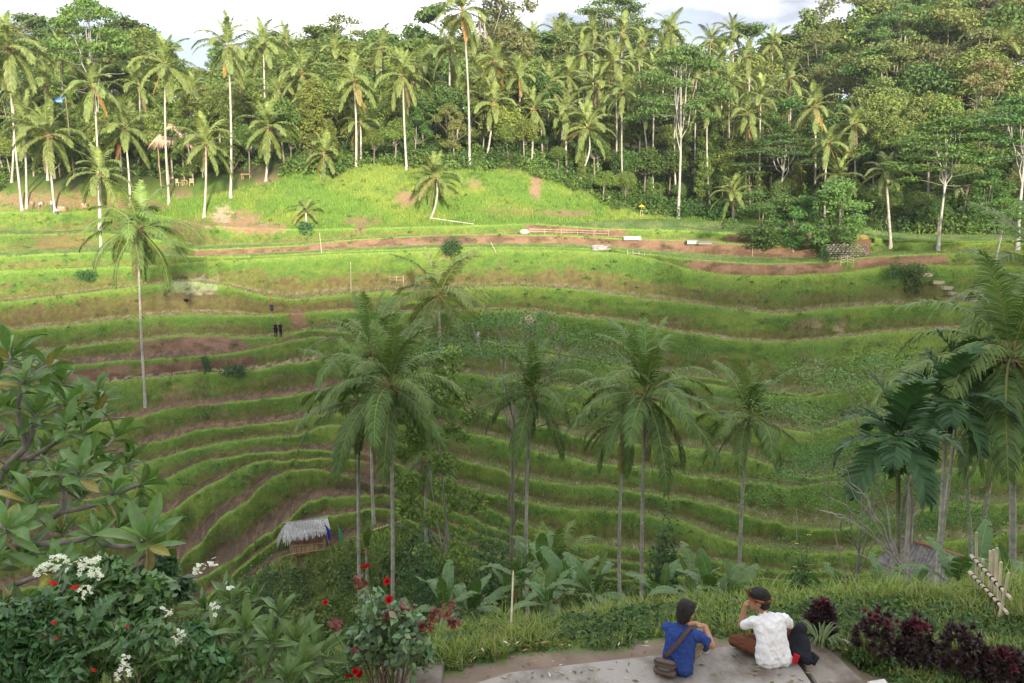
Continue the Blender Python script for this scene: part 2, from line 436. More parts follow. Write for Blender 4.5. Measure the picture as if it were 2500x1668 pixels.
# types: 0 near ground, 1 valley slope, 2 flat, 3 bund, 4 wall, 5 upper slope, 6 forest floor
Yv = np.minimum(YY['R17'] - 4.0, 52.0)
NN = 140
yv = Yv
for i in range(NN):
    f = i / (NN - 1)
    Yr = 1.3 * (yv / 1.3) ** f
    add_row(Yr, near_z(WC * Yr, Yr), 0, f, 99)
Y0, Z0 = rows_Y[-1], rows_Z[-1]
for f in (0.2, 0.4, 0.6, 0.8):
    Yr = Y0 + (YY['R17'] - 0.1 - Y0) * f
    Zr = Z0 + (ZZ['R17'] - Z0) * (f ** 1.3) + 0.5 * (fbm(WC * Yr * 0.4, Yr * 0.4, 8) - 0.5)
    add_row(Yr, Zr, 1, f, 98)
for i in range(len(ORDER) - 1, -1, -1):
    k = ORDER[i]
    Yr, Zr = YY[k], ZZ[k]
    if i > 0:
        kn = ORDER[i - 1]
        Yn, Zn, tn = YY[kn], ZZ[kn], TT[kn]
    else:
        Yn, Zn, tn = YT, ZT, TT['T']
    dz = Zn - Zr
    tb = TT[k] - FLAT.get(k, 0.2) * (0.45 + 1.1 * fbm(WC * 9 + i * 3.3, WC * 0 + i * 7.7, 9, 3)) * (TT[k] - tn)
    gap = Yn - Yr
    if i > 0:
        Yb = -Zr / np.maximum(tb, 1e-3)
        Yb = np.minimum(Yb, Yn - 0.18 * np.maximum(dz, 0) - 0.02)
        Yb = np.maximum(Yb, Yr + np.minimum(0.2, gap * 0.2))
    else:
        fl = np.interp(px_mid, [0, 350, 520, 700, 1250, 1400, 1520, 2500], [0.35, 0.25, 0.1, 0.06, 0.08, 0.45, 0.96, 0.9])
        Yb = Yr + gap * fl
    fw = Yb - Yr
    bw = np.minimum(0.30, fw * 0.35)
    bh = 0.16 * np.clip(fw / 0.8, 0, 1)
    x_ = WC * Yr
    wob = (fbm(x_ * 0.9, Yr * 0 + i * 5.1, 21, 3) - 0.5)
    add_row(Yr, Zr, 3, 0.0, i)
    add_row(Yr + bw * 0.5, Zr + bh * (0.7 + wob), 3, 0.5, i)
    add_row(Yr + bw, Zr + bh * 0.5, 3, 1.0, i)
    for f in (0.08, 0.38, 0.7, 0.97):
        add_row(Yr + bw + (fw - bw) * f, Zr - 0.05 * bh + 0.05 * (fbm(x_ * 1.5, Yr + f * 9, 31) - 0.5), 2, f, i)
    nw = (20 if i < 7 else 12) if i > 0 else 34
    for q in range(1, nw):
        f = q / nw
        if i > 0:
            fz = f ** 0.88
            fy = f ** 1.25
        else:
            fz = 0.5 * (f + f * f * (3 - 2 * f)); fy = f
        Yw = Yb + (Yn - Yb) * fy
        Zw = Zr + dz * fz
        amp = np.clip(dz / 2.5, 0, 1) * math.sin(f * math.pi) * np.clip(3.5 / np.maximum(Yn - Yb, 0.1), 0.15, 1) * 0.45
        nn = fbm(WC * Yw * 0.5, Zw * 1.9 + i * 13, 41, 4) - 0.5
        add_row(Yw + amp * 0.9 * nn * np.minimum(1, (Yn - Yb) / 0.8), Zw + amp * 0.35 * nn, 4 if i > 0 else 5, f, i)
for q in range(0, 16):
    f = q / 15
    Yw = YT + (YRdg - YT) * f
    Zw = ZT + (ZRdg - ZT) * (f ** 0.9) + 1.6 * math.sin(f * math.pi) * (fbm(WC * Yw * 0.08, Yw * 0.08, 51) - 0.5)
    add_row(Yw, Zw, 6, f, -1)
add_row(YRdg + 60, ZRdg - 8, 6, 1.0, -1)
add_row(YRdg + 200, ZRdg - 30, 6, 1.0, -1)

GY = np.array(rows_Y); GZ = np.array(rows_Z)          # rows x columns
for r in range(1, len(GY)):
    GY[r] = np.maximum(GY[r], GY[r - 1] + 0.004)
GX = WC[None, :] * GY
TYP = np.array(rows_type)[:, None] + np.zeros_like(GY, int)
FR = np.array(rows_f)[:, None] + np.zeros_like(GY)
LV = np.array(rows_lv)[:, None] + np.zeros_like(GY, int)
PXG, PYG = to_pix(GX, GY, GZ)
NR = len(GY)

def gz(X, Y):
    """height of the ground at X, Y"""
    wv = X / Y
    j = np.clip(np.searchsorted(WC, wv), 1, NC - 1)
    a = (wv - WC[j - 1]) / (WC[j] - WC[j - 1])
    z0 = np.interp(Y, GY[:, j - 1], GZ[:, j - 1]); z1 = np.interp(Y, GY[:, j], GZ[:, j])
    return float(z0 + (z1 - z0) * a)

def ground_at(px, py, ymin=0.0):
    """first ground point seen through a pixel of the photograph"""
    w, t = pix_wt(px, py)
    j = int(np.clip(np.searchsorted(WC, w), 1, NC - 1))
    yy, zz = GY[:, j], GZ[:, j]
    tp = -zz / yy
    ok = np.where((tp <= t) & (yy > ymin))[0]
    if len(ok) == 0:
        i = NR - 1
    else:
        i = max(ok[0], 1)
    d0, d1 = tp[i - 1] - t, tp[i] - t
    f = 0.0 if abs(d0 - d1) < 1e-9 else min(max(d0 / (d0 - d1), 0), 1)
    Y = yy[i - 1] + (yy[i] - yy[i - 1]) * f
    return Vector((float(w) * Y, float(Y), gz(float(w) * Y, Y)))

# ------- colours of the ground itself
def lerp(a, b, f):
    return a + (b - a) * f[..., None]
G1 = np.array([0.104, 0.176, 0.032]); G2 = np.array([0.152, 0.202, 0.040]); G3 = np.array([0.068, 0.128, 0.030])
OLV = np.array([0.150, 0.140, 0.045]); BRN = np.array([0.135, 0.095, 0.048]); SOIL = np.array([0.205, 0.125, 0.080])
MUD = np.array([0.088, 0.062, 0.042]); STRAW = np.array([0.340, 0.285, 0.165]); DARK = np.array([0.045, 0.060, 0.022])
n1 = fbm(GX * 0.16, GZ * 0.35 + GY * 0.12, 101, 4)
n2 = fbm(GX * 0.7, GZ * 1.5 + GY * 0.8, 102, 4)
n3 = fbm(GX * 2.5, GZ * 3.0 + GY * 1.9, 103, 3)
def ss(x, a, b):
    x = np.clip((x - a) / (b - a), 0, 1); return x * x * (3 - 2 * x)
C = lerp(np.broadcast_to(G1, GX.shape + (3,)), G2, ss(n1, 0.42, 0.62))
C = lerp(C, G3, ss(n2, 0.55, 0.75) * 0.7)
# walls: green top, brown and olive lower part
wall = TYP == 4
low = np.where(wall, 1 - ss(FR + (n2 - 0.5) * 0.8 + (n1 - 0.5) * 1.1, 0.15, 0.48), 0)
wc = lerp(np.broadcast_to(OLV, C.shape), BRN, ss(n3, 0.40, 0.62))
C = lerp(C, G3 * 1.05, wall * ss(n3, 0.35, 0.65) * (1 - 0.8 * FR) * 0.75)  # extra dark green painted on walls to shade them against the flats
C = lerp(C, wc, low * 0.68)
C = lerp(C, np.array([0.165, 0.245, 0.050]), (TYP == 3) * (0.55 + 0.45 * ss(n2, 0.4, 0.6)))
C = lerp(C, np.array([0.150, 0.225, 0.048]), wall * ss(FR + (n3 - 0.5) * 0.2, 0.80, 0.97) * 0.8)
# flats
flat = TYP == 2
def setc(mask, col, amt=1.0):
    global C
    a = np.clip(mask.astype(float) * amt, 0, 1)
    C = lerp(C, np.asarray(col), a)
idx = {k: i for i, k in enumerate(ORDER)}
for k, c0, c1 in (('R5', OLV, STRAW * .75), ('R6', OLV * 1.1, STRAW * .9), ('R7', OLV, STRAW * .8), ('R7b', MUD * 1.1, SOIL), ('R8', MUD, STRAW), ('R9', MUD * 1.1, SOIL), ('R10', MUD, SOIL), ('R11', MUD, OLV)):
    m = flat & (LV == idx[k])
    C[m] = (c0 + (c1 - c0) * ss(n3, 0.4, 0.65)[..., None])[m]
for k in ('R12', 'R13', 'R14', 'R15', 'R16', 'R17'):
    m = flat & (LV == idx[k])
    C[m] = (MUD * 0.9 + (SOIL - MUD) * 0.7 * ss(n3, 0.4, 0.7)[..., None])[m]
rt = ss(PXG, 1080, 1180)
stub = lerp(np.broadcast_to(np.array([0.115, 0.130, 0.045]), C.shape), STRAW * 0.7, ss(n3, 0.58, 0.78))
m = flat & (LV >= idx['R7'])
C = lerp(C, stub, rt * m)
m = flat & np.isin(LV, [idx['R1'], idx['R2'], idx['R3']])
C[m] = (np.array([0.100, 0.165, 0.050]) + np.array([0.07, 0.05, 0.02]) * ss(n2, 0.4, 0.65)[..., None])[m]
# bare cut earth walls (wall below rim k stands on level k+1)
def cut(k_lower, p0, p1, f0=0.0, f1=1.1, amt=1.0, soft=14, nz_=0.12, col=SOIL):
    m = (TYP == 4) & (LV == idx[k_lower])
    a = ss(PXG, p0 - soft, p0 + soft) * (1 - ss(PXG, p1 - soft, p1 + soft))
    ff = FR + (n2 - 0.5) * nz_ * 2
    a = a * ss(ff, f0 - 0.04, f0 + 0.04) * (1 - ss(ff, f1 - 0.05, f1 + 0.05)) * m
    c2 = lerp(np.broadcast_to(col, C.shape), np.asarray(col) * 0.62, ss(n2, 0.40, 0.68))
    globals()['C'] = lerp(C, c2, a * amt)
CUTS = [('R2', 1283, 1530, -.2, .92), ('R2', 1770, 2010, -.2, .9), ('R3', 470, 2010, -.2, .97), ('R4', 1680, 2055, -.2, 1.0), ('R4', 2085, 2312, -.2, .95),
        ('R7b', 330, 598, -.2, .93), ('R8', 165, 320, -.2, .75), ('R8', 335, 625, -.2, .7)]
for k_, a_, b_, f0_, f1_ in CUTS:
    cut(k_, a_, b_, f0_, f1_)
# eroded brown foot of the big grass wall
m_er = (TYP == 4) & (LV == idx['R6'])
C = lerp(C, wc * 0.9, m_er * (1 - ss(FR + (n2 - 0.5) * 0.5, 0.55, 0.85)) * (1 - ss(PXG, 900, 1000)) * 0.9)
m_er = (TYP == 4) & (LV == idx['R5'])
C = lerp(C, wc, m_er * (1 - ss(FR + (n2 - 0.5) * 0.5, 0.22, 0.36)) * ss(PXG, 640, 700) * (1 - ss(PXG, 1560, 1640)) * 0.9)
# patches of earth seen on the slopes: centre and radii as they lie on the ground
BARE = [(575,540,62,26,1,SOIL*1.25),(640,560,60,14,1,SOIL*1.3),(545,525,28,22,.8,(.36,.28,.20)),(470,550,60,14,.6,SOIL),(1308,452,15,34,1,SOIL*1.3),(990,485,26,20,.9,SOIL*1.2),(1160,450,22,12,.6,SOIL*1.2),(885,540,45,14,.8,SOIL),(880,556,14,12,.8,SOIL),(1390,523,55,10,.8,SOIL),(1260,520,90,12,.35,SOIL),(150,590,75,22,.75,(.16,.10,.05)),(440,470,50,14,.9,SOIL*1.35),(620,425,60,26,.9,SOIL*1.2),(100,490,190,22,.85,SOIL*1.1),(330,500,80,14,.8,SOIL*1.1),(725,775,22,26,1,SOIL*1.05),(1295,783,24,14,.9,(.40,.30,.20)),(1350,810,14,26,.9,SOIL),(470,697,60,22,.34,(.46,.42,.36)),(1330,880,60,10,.7,STRAW),(1980,795,26,12,.7,STRAW),(2050,800,14,14,.7,STRAW),(1990,900,28,24,.5,STRAW),(435,965,40,20,.7,(.22,.15,.08)),(470,985,70,12,.8,SOIL*.8),(90,1010,60,30,.3,OLV),(915,1120,40,70,.9,SOIL*.75),(860,1185,60,26,.9,MUD),(960,1195,110,16,.9,MUD),(2390,735,30,16,.5,SOIL),(1085,625,16,10,.7,SOIL),(540,1010,50,8,.6,SOIL),(1560,1010,40,10,.4,STRAW),(725,1385,60,26,.9,SOIL*.7),(800,1365,40,22,.9,MUD),(560,1330,40,40,.7,MUD),(690,1420,60,24,.6,MUD),(860,1330,50,30,.5,MUD)]
for (bx, by, rx, ry, amt, colr) in BARE:
    p = ground_at(bx, by)
    dep = abs(p.y)
    q = ((PXG - bx) / rx) ** 2 + ((PYG - by) / ry) ** 2 + (n2 - 0.5) * 2.0 + (n3 - 0.5) * 2.6
    ok = (np.abs(GY - p.y) < 9) & (GY > 30) & ((TYP != 4) | (by > 515) & (by < 2000))
    a = (1 - ss(q, 0.35, 1.35)) * ok * amt * 0.92
    C = lerp(C, np.asarray(colr, float), a)
# forest floor and valley bottom
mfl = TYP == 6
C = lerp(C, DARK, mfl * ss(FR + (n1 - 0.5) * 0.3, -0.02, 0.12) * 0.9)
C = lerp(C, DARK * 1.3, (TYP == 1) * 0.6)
# near bank
nearm = TYP == 0
C = lerp(C, np.array([0.085, 0.125, 0.035]), nearm * 0.8)
dirt = nearm & (GY < K * np.interp(GX / K, [-3, -0.7, 0.0, 0.8, 1.6, 2.4, 2.75, 3.3, 4.2], [5.5, 5.95, 6.28, 6.40, 6.52, 6.55, 6.35, 5.6, 5.0]) + (n3 - .5) * .3)
C[dirt] = (np.array([0.185, 0.140, 0.105]) * (0.75 + 0.5 * n3)[..., None])[dirt]
C = np.clip(C, 0.01, 0.9)

# is this spot bare (no grass blades)?
BAREM = (C[..., 0] > C[..., 1] * 1.02) | dirt

ii = np.arange(NR - 1)[:, None]; jj = np.arange(NC - 1)[None]
QF = np.stack([ii * NC + jj, ii * NC + jj + 1, (ii + 1) * NC + jj + 1, (ii + 1) * NC + jj], -1).reshape(-1, 4)
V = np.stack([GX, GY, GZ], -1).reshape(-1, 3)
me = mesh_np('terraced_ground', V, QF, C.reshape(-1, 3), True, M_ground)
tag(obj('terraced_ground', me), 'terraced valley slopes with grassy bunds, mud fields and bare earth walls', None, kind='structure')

# unseen hill added behind the viewer, its ridge shaped to shade the valley
hx = np.linspace(-260, 330, 140); hy = np.linspace(1.6, -150, 60)
HX, HY = np.meshgrid(hx, hy)
RIDGE_Y = -70.0
top = np.interp(HX, [-260, -60, 0, 60, 120, 330], [30, 30.5, 32, 35, 41, 45])
g = np.clip((1.6 - HY) / (1.6 - RIDGE_Y), 0, 1)
HZ = -4.3 + (top + 4.3) * (g ** 1.15) * 1.0 - np.clip(RIDGE_Y - HY, 0, None) * 0.35
HZ += g * 5.0 * (fbm(HX * 0.09, HY * 0.09, 61, 4) - 0.5) + g * 4.0 * (fbm(HX * 0.3, HY * 0.3, 62, 3) - 0.5)
near_keep = np.clip((np.abs(HX) - 6) / 20, 0, 1) * np.clip((HY + 6) / 7.6, 0, 1)
HZ -= near_keep * 6
ii = np.arange(len(hy) - 1)[:, None]; jj = np.arange(len(hx) - 1)[None]; n_ = len(hx)
HF = np.stack([ii * n_ + jj, (ii + 1) * n_ + jj, (ii + 1) * n_ + jj + 1, ii * n_ + jj + 1], -1).reshape(-1, 4)
hc = np.tile(np.array([0.07, 0.10, 0.03]), (HX.size, 1))
tag(obj('hill', mesh_np('hill', np.stack([HX, HY, HZ], -1).reshape(-1, 3), HF, hc, True, M_ground)), 'unseen green hill added behind the viewpoint to shade the valley', None, kind='structure')
# ---------------------------------------------------------------- plant builders
def unit(v):
    v = np.asarray(v, float); return v / (np.linalg.norm(v, axis=-1, keepdims=True) + 1e-9)

def frond_mesh(name, e0, bend, L=5.2, pairs=60, lmax=0.95, wid=0.05, droop=0.7, seed=0, leaf=(0.075, 0.125, 0.030), rib=(0.20, 0.22, 0.06), side_bend=0.0, mat=None, lift=0.12):
    r = np.random.default_rng(seed)
    n = 15
    s = np.linspace(0, 1, n)
    el = np.radians(e0 - bend * s ** 1.35)
    az = side_bend * s ** 2
    d = np.stack([np.cos(el) * np.cos(az), np.cos(el) * np.sin(az), np.sin(el)], -1)
    P = np.concatenate([[[0, 0, 0]], np.cumsum((d[:-1] + d[1:]) / 2 * (L / (n - 1)), 0)])
    mb = MB()
    rad = 0.045 * (1 - 0.86 * s) * (L / 5.2) + 0.004
    mb.tube(P, rad, 4, np.asarray(rib), caps=False)
    m = 2 * pairs
    sl = np.repeat(np.linspace(0.15, 0.995, pairs), 2) + r.uniform(-0.004, 0.004, m)
    sgn = np.tile([1.0, -1.0], pairs)
    B = np.stack([np.interp(sl, s, P[:, k]) for k in range(3)], -1)
    T = unit(np.stack([np.interp(sl, s, d[:, k]) for k in range(3)], -1))
    S = unit(np.cross(T, [0, 0, 1.0])) * sgn[:, None]
    Nn = np.cross(S * sgn[:, None], T)
    ln = lmax * (0.45 + 0.55 * np.sin(np.pi * np.clip((sl - 0.08) / 0.95, 0, 1) ** 0.75)) * r.uniform(0.72, 1.15, m)
    ln *= np.where(sl > 0.9, 0.75, 1.0)
    fwd = 0.45 + 0.55 * sl
    D1 = unit(S + T * fwd[:, None] + Nn * (lift + r.uniform(-0.1, 0.1, m))[:, None])
    D2 = unit(D1 + np.array([0, 0, -1.0]) * (droop * r.uniform(0.6, 1.3, m))[:, None])
    D3 = unit(D2 + np.array([0, 0, -1.0]) * (droop * 0.7))
    p1 = B + D1 * (ln * 0.38)[:, None]
    p2 = p1 + D2 * (ln * 0.34)[:, None]
    p3 = p2 + D3 * (ln * 0.28)[:, None]
    Wv = unit(np.cross(D1, Nn) + Nn * r.uniform(-0.5, 0.5, m)[:, None])
    wv = wid * r.uniform(0.8, 1.2, m)[:, None]
    V = np.stack([B - Wv * wv * .35, B + Wv * wv * .35, p1 - Wv * wv * .5, p1 + Wv * wv * .5, p2 - Wv * wv * .42, p2 + Wv * wv * .42, p3], 1)
    b = np.arange(m)[:, None] * 7
    F4 = np.concatenate([b + np.array([0, 1, 3, 2]), b + np.array([2, 3, 5, 4])])
    F3 = b + np.array([4, 5, 6])
    c = np.asarray(leaf) * r.uniform(0.72, 1.3, m)[:, None]
    tipc = c * np.array([1.25, 1.1, 0.9])
    cc = np.stack([c, c, c, c, c, c, tipc], 1).reshape(-1, 3)
    n0 = mb.n
    mb.add(V.reshape(-1, 3), F4, cc)
    mb.F3.append(F3 + n0)
    return mb.mesh(name, mat or M_palm)

LEAF_P = (0.102, 0.168, 0.034)
FT = [(84, 26), (72, 62), (54, 84), (34, 92), (14, 78), (-12, 62), (-42, 40)]
def frond_set(pre, pairs, wid, k=2, col=LEAF_P, **kw):
    out = []
    for i, (e, b) in enumerate(FT):
        out.append([frond_mesh(f'{pre}_frond', e + 4 * q, b + 9 * q, pairs=pairs, wid=wid, seed=i * 10 + q, side_bend=(0.22 if q else -0.18), droop=0.35 + 0.1 * i + 0.12 * q,
                               leaf=np.array(col) * (1.25 if i == 0 else 1.0 if i < 5 else 0.92), rib=(0.30, 0.31, 0.09), **kw) for q in range(k)])
    return out
FR_NEAR = frond_set('near', 54, 0.070, lmax=1.0)
FR_FAR = frond_set('far', 40, 0.105, lmax=1.0, col=(0.150, 0.195, 0.052))  # paler and yellower than the near fronds: sunlight put into the leaf colour
DEAD = [frond_mesh('dead_frond', -68 + 12 * q, 20, pairs=40, wid=0.07, droop=1.2, seed=90 + q, leaf=((0.20, 0.145, 0.085), (0.36, 0.19, 0.05))[q], rib=(0.22, 0.16, 0.09), lmax=0.8) for q in range(2)]
YEL = [frond_mesh('yellowing_frond', -20 + 10 * q, 55, pairs=40, wid=0.08, droop=0.9, seed=95 + q, leaf=(0.24, 0.21, 0.075), rib=(0.30, 0.26, 0.10)) for q in range(2)]
ARECA = [[frond_mesh('areca_frond', e, b, L=2.3, pairs=22, wid=0.115, lmax=0.8, droop=0.3, seed=200 + i * 3 + q, leaf=(0.040, 0.092, 0.028), rib=(0.09, 0.13, 0.04), lift=0.35) for q in range(2)]
         for i, (e, b) in enumerate([(80, 40), (58, 80), (35, 100), (12, 100), (-15, 75), (-40, 50)])]

def nut_mesh(name, col):
    bm = bmesh.new()
    bmesh.ops.create_icosphere(bm, subdivisions=2, radius=0.13)
    for v in bm.verts: v.co.z *= 1.25
    me = bpy.data.meshes.new(name); bm.to_mesh(me); bm.free()
    a = me.color_attributes.new('Col', 'FLOAT_COLOR', 'POINT')
    for d in a.data: d.color = (*col, 1)
    for p in me.polygons: p.use_smooth = True
    me.materials.append(M_plain)
    return me
NUT_G = nut_mesh('green_coconut', (0.16, 0.17, 0.045)); NUT_O = nut_mesh('orange_coconut', (0.42, 0.22, 0.06))

def boot_mesh():
    mb = MB(); r = np.random.default_rng(3)
    for i in range(26):
        a = r.uniform(0, 6.28); e = r.uniform(-0.9, 1.2); l = r.uniform(0.3, 0.75)
        d = np.array([math.cos(a) * math.cos(e), math.sin(a) * math.cos(e), math.sin(e)])
        p0 = d * 0.06 + np.array([0, 0, r.uniform(-0.35, 0.1)])
        c = np.array([0.30, 0.20, 0.10]) * r.uniform(0.5, 1.5)
        mb.tube([p0, p0 + d * l * 0.6 + [0, 0, 0.05], p0 + d * l - [0, 0, 0.1 * l]], [0.055, 0.035, 0.008], 4, c)
    return mb.mesh('leaf_bases', M_bark)
BOOT = boot_mesh()

def palm_trunk(name, top, r0=0.19, r1=0.105, bow=(0, 0), flare=1.7, col=(0.40, 0.37, 0.31), colt=(0.27, 0.20, 0.14), sides=9, seed=0, areca=False):
    """from the origin to `top` with a sideways bow"""
    r = np.random.default_rng(seed)
    n = 26
    s = np.linspace(0, 1, n)
    P = np.outer(s, np.asarray(top, float))
    bb = 4 * s * (1 - s)
    P[:, 0] += bow[0] * bb; P[:, 1] += bow[1] * bb
    rad = r0 + (r1 - r0) * s ** 0.7
    rad[0] *= flare; rad[1] *= 1 + (flare - 1) * 0.3
    rad *= 1 + 0.035 * np.where(np.arange(n) % 2 == 0, 1, -1)
    cs = np.asarray(col) + (np.asarray(colt) - np.asarray(col)) * np.clip((s - 0.72) / 0.28, 0, 1)[:, None]
    cs = cs * (0.8 + 0.4 * r.random(n))[:, None]
    if areca:
        cs = np.where((np.arange(n) % 2 == 0)[:, None], np.array([0.26, 0.25, 0.14]), np.array([0.15, 0.17, 0.075]))
    P[0] -= np.array([0, 0, 0.4])
    mb = MB(); mb.tube(P, rad, sides, cs)
    return mb.mesh(name, M_palmbark, True)

def make_palm(name, label, base, crown, L, n=22, near=False, group=None, seed=0, bow=None, nuts=0, nutm=None, dead=1, yel=0, r0=None, droopy=0.0, sets=None):
    r = np.random.default_rng(seed + 1000)
    base = Vector(base); crown = Vector(crown)
    t = thing(name, label, 'palm tree', base, 0, group)
    top = crown - base
    h = top.length
    if bow is None: bow = (r.uniform(-0.25, 0.25) * h * 0.08, r.uniform(-0.2, 0.2) * h * 0.05)
    if r0 is None: r0 = 0.15 if near else 0.19
    obj('trunk', palm_trunk('trunk', top, r0, r0 * 0.62, bow, seed=seed), t)
    obj('leaf_base', BOOT, t, top, (0, 0, r.uniform(0, 6)), L / 5.2)
    S = sets or (FR_NEAR if near else FR_FAR)
    off = r.uniform(0, 6.28)
    m = len(S)
    for i in range(n):
        f = (i + 0.3) / n
        k = int(min(m - 1, max(0, (f ** (0.92 - droopy * 0.35)) * m)))
        me_ = S[k][int(r.integers(0, len(S[k])))]
        az = off + i * 2.39996 + r.uniform(-0.2, 0.2)
        o = obj('frond', me_, t, top, (r.uniform(-0.15, 0.15), r.uniform(-0.10, 0.10), az), L / 5.2 * r.uniform(0.86, 1.08) * (0.8 if k == 0 else 1))
    for i in range(dead):
        o = obj('frond', DEAD[int(r.integers(0, 2))] if yel == 0 else DEAD[1], t, top, (0, 0, r.uniform(0, 6.28)), L / 5.2 * 0.8)
        o['label'] = 'dry brown hanging frond'
    for i in range(yel):
        o = obj('frond', YEL[i % 2], t, top, (0, 0, r.uniform(0, 6.28)), L / 5.2 * 0.92)
        o['label'] = 'yellowing lower frond'
    for i in range(nuts):
        a = r.uniform(0, 6.28)
        obj('coconut', nutm or NUT_G, t, top + Vector((math.cos(a) * 0.34, math.sin(a) * 0.34, -0.22 - r.uniform(0, 0.35))), (r.uniform(-.4, .4), r.uniform(-.4, .4), a), r.uniform(0.85, 1.1) * L / 5.2)
    return t

# ---- broadleaf trees
def leaf_cloud(mb, centers, radii, counts, size, col, r, flat=0.0, aspect=0.5, out=0.5, cvar=0.32, shell=0.45):
    for c, rd, n in zip(centers, radii, counts):
        n = int(n)
        if n < 1: continue
        d = unit(r.normal(size=(n, 3)))
        rr = (shell + (1 - shell) * r.random(n) ** 0.6) * r.uniform(0.75, 1.12, n)
        P = np.asarray(c) + d * rr[:, None] * np.asarray(rd)
        Nn = unit(d * out + np.array([0, 0, 0.45 + flat]) + r.normal(size=(n, 3)) * 0.55)
        U = unit(np.cross(Nn, r.normal(size=(n, 3))))
        W = np.cross(Nn, U)
        l = (size * r.uniform(0.65, 1.35, n))[:, None]
        V = np.stack([P - U * l * .5, P + W * l * aspect * .5 - Nn * l * 0.08, P + U * l * .5 - np.array([0, 0, 1.0]) * l * 0.12, P - W * l * aspect * .5 - Nn * l * 0.08], 1)
        F = np.arange(n)[:, None] * 4 + np.array([0, 1, 2, 3])
        cc = np.asarray(col) * (1 + cvar * r.uniform(-1, 1, n))[:, None] * np.stack([1 + 0.18 * r.uniform(-1, 1, n), np.ones(n), 1 + 0.2 * r.uniform(-1, 1, n)], -1)
        mb.add(V.reshape(-1, 3), F, np.repeat(np.clip(cc, 0.005, 1), 4, 0))

def limb(mb, a, b, ra, rb, col, r, sag=0.12, n=6, sides=5):
    a = np.asarray(a, float); b = np.asarray(b, float)
    s = np.linspace(0, 1, n)
    P = a + (b - a) * s[:, None]
    ln = np.linalg.norm(b - a)
    P += (4 * s * (1 - s))[:, None] * (np.array([r.uniform(-.5, .5), r.uniform(-.5, .5), -1.0]) * sag * ln)
    P[1:-1] += r.normal(size=(n - 2, 3)) * 0.02 * ln
    mb.tube(P, np.linspace(ra, rb, n), sides, col, caps=False)
    return P

def tree_kind(seed, H=14.0, cr=4.0, ch=7.0, lobes=16, leaves=5200, size=0.34, col=(0.07, 0.12, 0.025), bark=(0.30, 0.26, 0.20), style='bushy', r0=0.22, fork=0.45, mat=None):
    r = np.random.default_rng(seed)
    tb, cb = MB(), MB()
    bark = np.asarray(bark)
    cz = H - ch * 0.5
    lean = r.uniform(-0.06, 0.06, 2) * H
    tp = np.array([lean[0], lean[1], H - ch * 0.25])
    s = np.linspace(0, 1, 9)
    TP = s[:, None] * tp + np.stack([0.12 * np.sin(s * 5 + seed) * s, 0.12 * np.cos(s * 4 + seed) * s, 0 * s], -1) * H * 0.12
    TP[0, 2] -= 0.6
    tb.tube(TP, r0 * (1 - 0.75 * s) * (1 + 0.6 * (s < 0.05)), 7, np.tile(bark, (9, 1)) * r.uniform(0.8, 1.2, (9, 1)))
    C_, Rd, Ct = [], [], []; MAIN = []
    for i in range(lobes):
        if style == 'umbrella':
            a = i * 2.4 + r.uniform(-.3, .3); q = math.sqrt((i + 0.5) / lobes)
            c = np.array([math.cos(a) * cr * q, math.sin(a) * cr * q, H - ch * 0.12 - ch * (0.75 * q ** 2) * r.uniform(0.55, 1.15)])
            rd = np.array([1, 1, 0.24]) * cr * r.uniform(0.24, 0.42)
        elif style == 'airy':
            a = r.uniform(0, 6.28); q = math.sqrt(r.random())
            zz = r.uniform(-1, 1)
            c = np.array([math.cos(a) * cr * q * math.sqrt(max(0.12, 1 - zz * zz)), math.sin(a) * cr * q * math.sqrt(max(0.12, 1 - zz * zz)), cz + zz * ch * 0.5])
            rd = np.array([1, 1, 0.6]) * cr * r.uniform(0.2, 0.36)
        elif style == 'column':
            f = (i + 0.5) / lobes; a = i * 2.4
            ww = math.sin(math.pi * min(1, 0.15 + 0.8 * f)) ** 0.7
            c = np.array([math.cos(a) * cr * 0.5 * ww, math.sin(a) * cr * 0.5 * ww, H - ch + ch * f])
            rd = np.array([1, 1, 0.85]) * cr * r.uniform(0.36, 0.55) * (0.5 + 0.5 * ww)
        else:
            d = unit(r.normal(size=3)); d[2] = abs(d[2]) * 1.0 - 0.35
            c = np.array([0, 0, cz]) + d * np.array([cr, cr, ch * 0.5]) * r.uniform(0.35, 0.78)
            rd = np.array([1, 1, 0.8]) * cr * r.uniform(0.28, 0.48)
        c[:2] += lean * 0.8
        C_.append(c); Rd.append(rd); Ct.append(rd[0] ** 2)
        hz = fork + (1 - fork) * 0.75 * r.random() * min(1, max(0.05, (c[2] / H - fork)))
        st = np.array([np.interp(hz, s, TP[:, k]) for k in range(3)])
        if c[2] < st[2] + 0.3: st = np.array([np.interp(max(0.1, c[2] / H - 0.18), s, TP[:, k]) for k in range(3)])
        if i < 7 or not MAIN:
            MAIN.append(limb(tb, st, c, r0 * 0.36, 0.022, bark * r.uniform(0.85, 1.1), r, sag=0.10, n=7))
        else:
            allp = np.concatenate([q[2:] for q in MAIN]); below = allp[:, 2] < c[2] + 0.2
            cand = allp[below] if below.any() else allp
            near_ = cand[np.argmin(np.linalg.norm(cand - c, axis=1))]
            MAIN.append(limb(tb, near_, c, r0 * 0.13, 0.012, bark * 0.9, r, sag=0.04, n=5, sides=4))
    Ct = np.array(Ct); Ct = Ct / Ct.sum() * leaves
    leaf_cloud(cb, C_, Rd, Ct, size, col, r, flat=0.5 if style == 'umbrella' else 0.0, shell=0.2 if style in ('umbrella', 'airy') else 0.45)
    return tb.mesh('trunk', M_bark, True), cb.mesh('crown', mat or M_leaf)

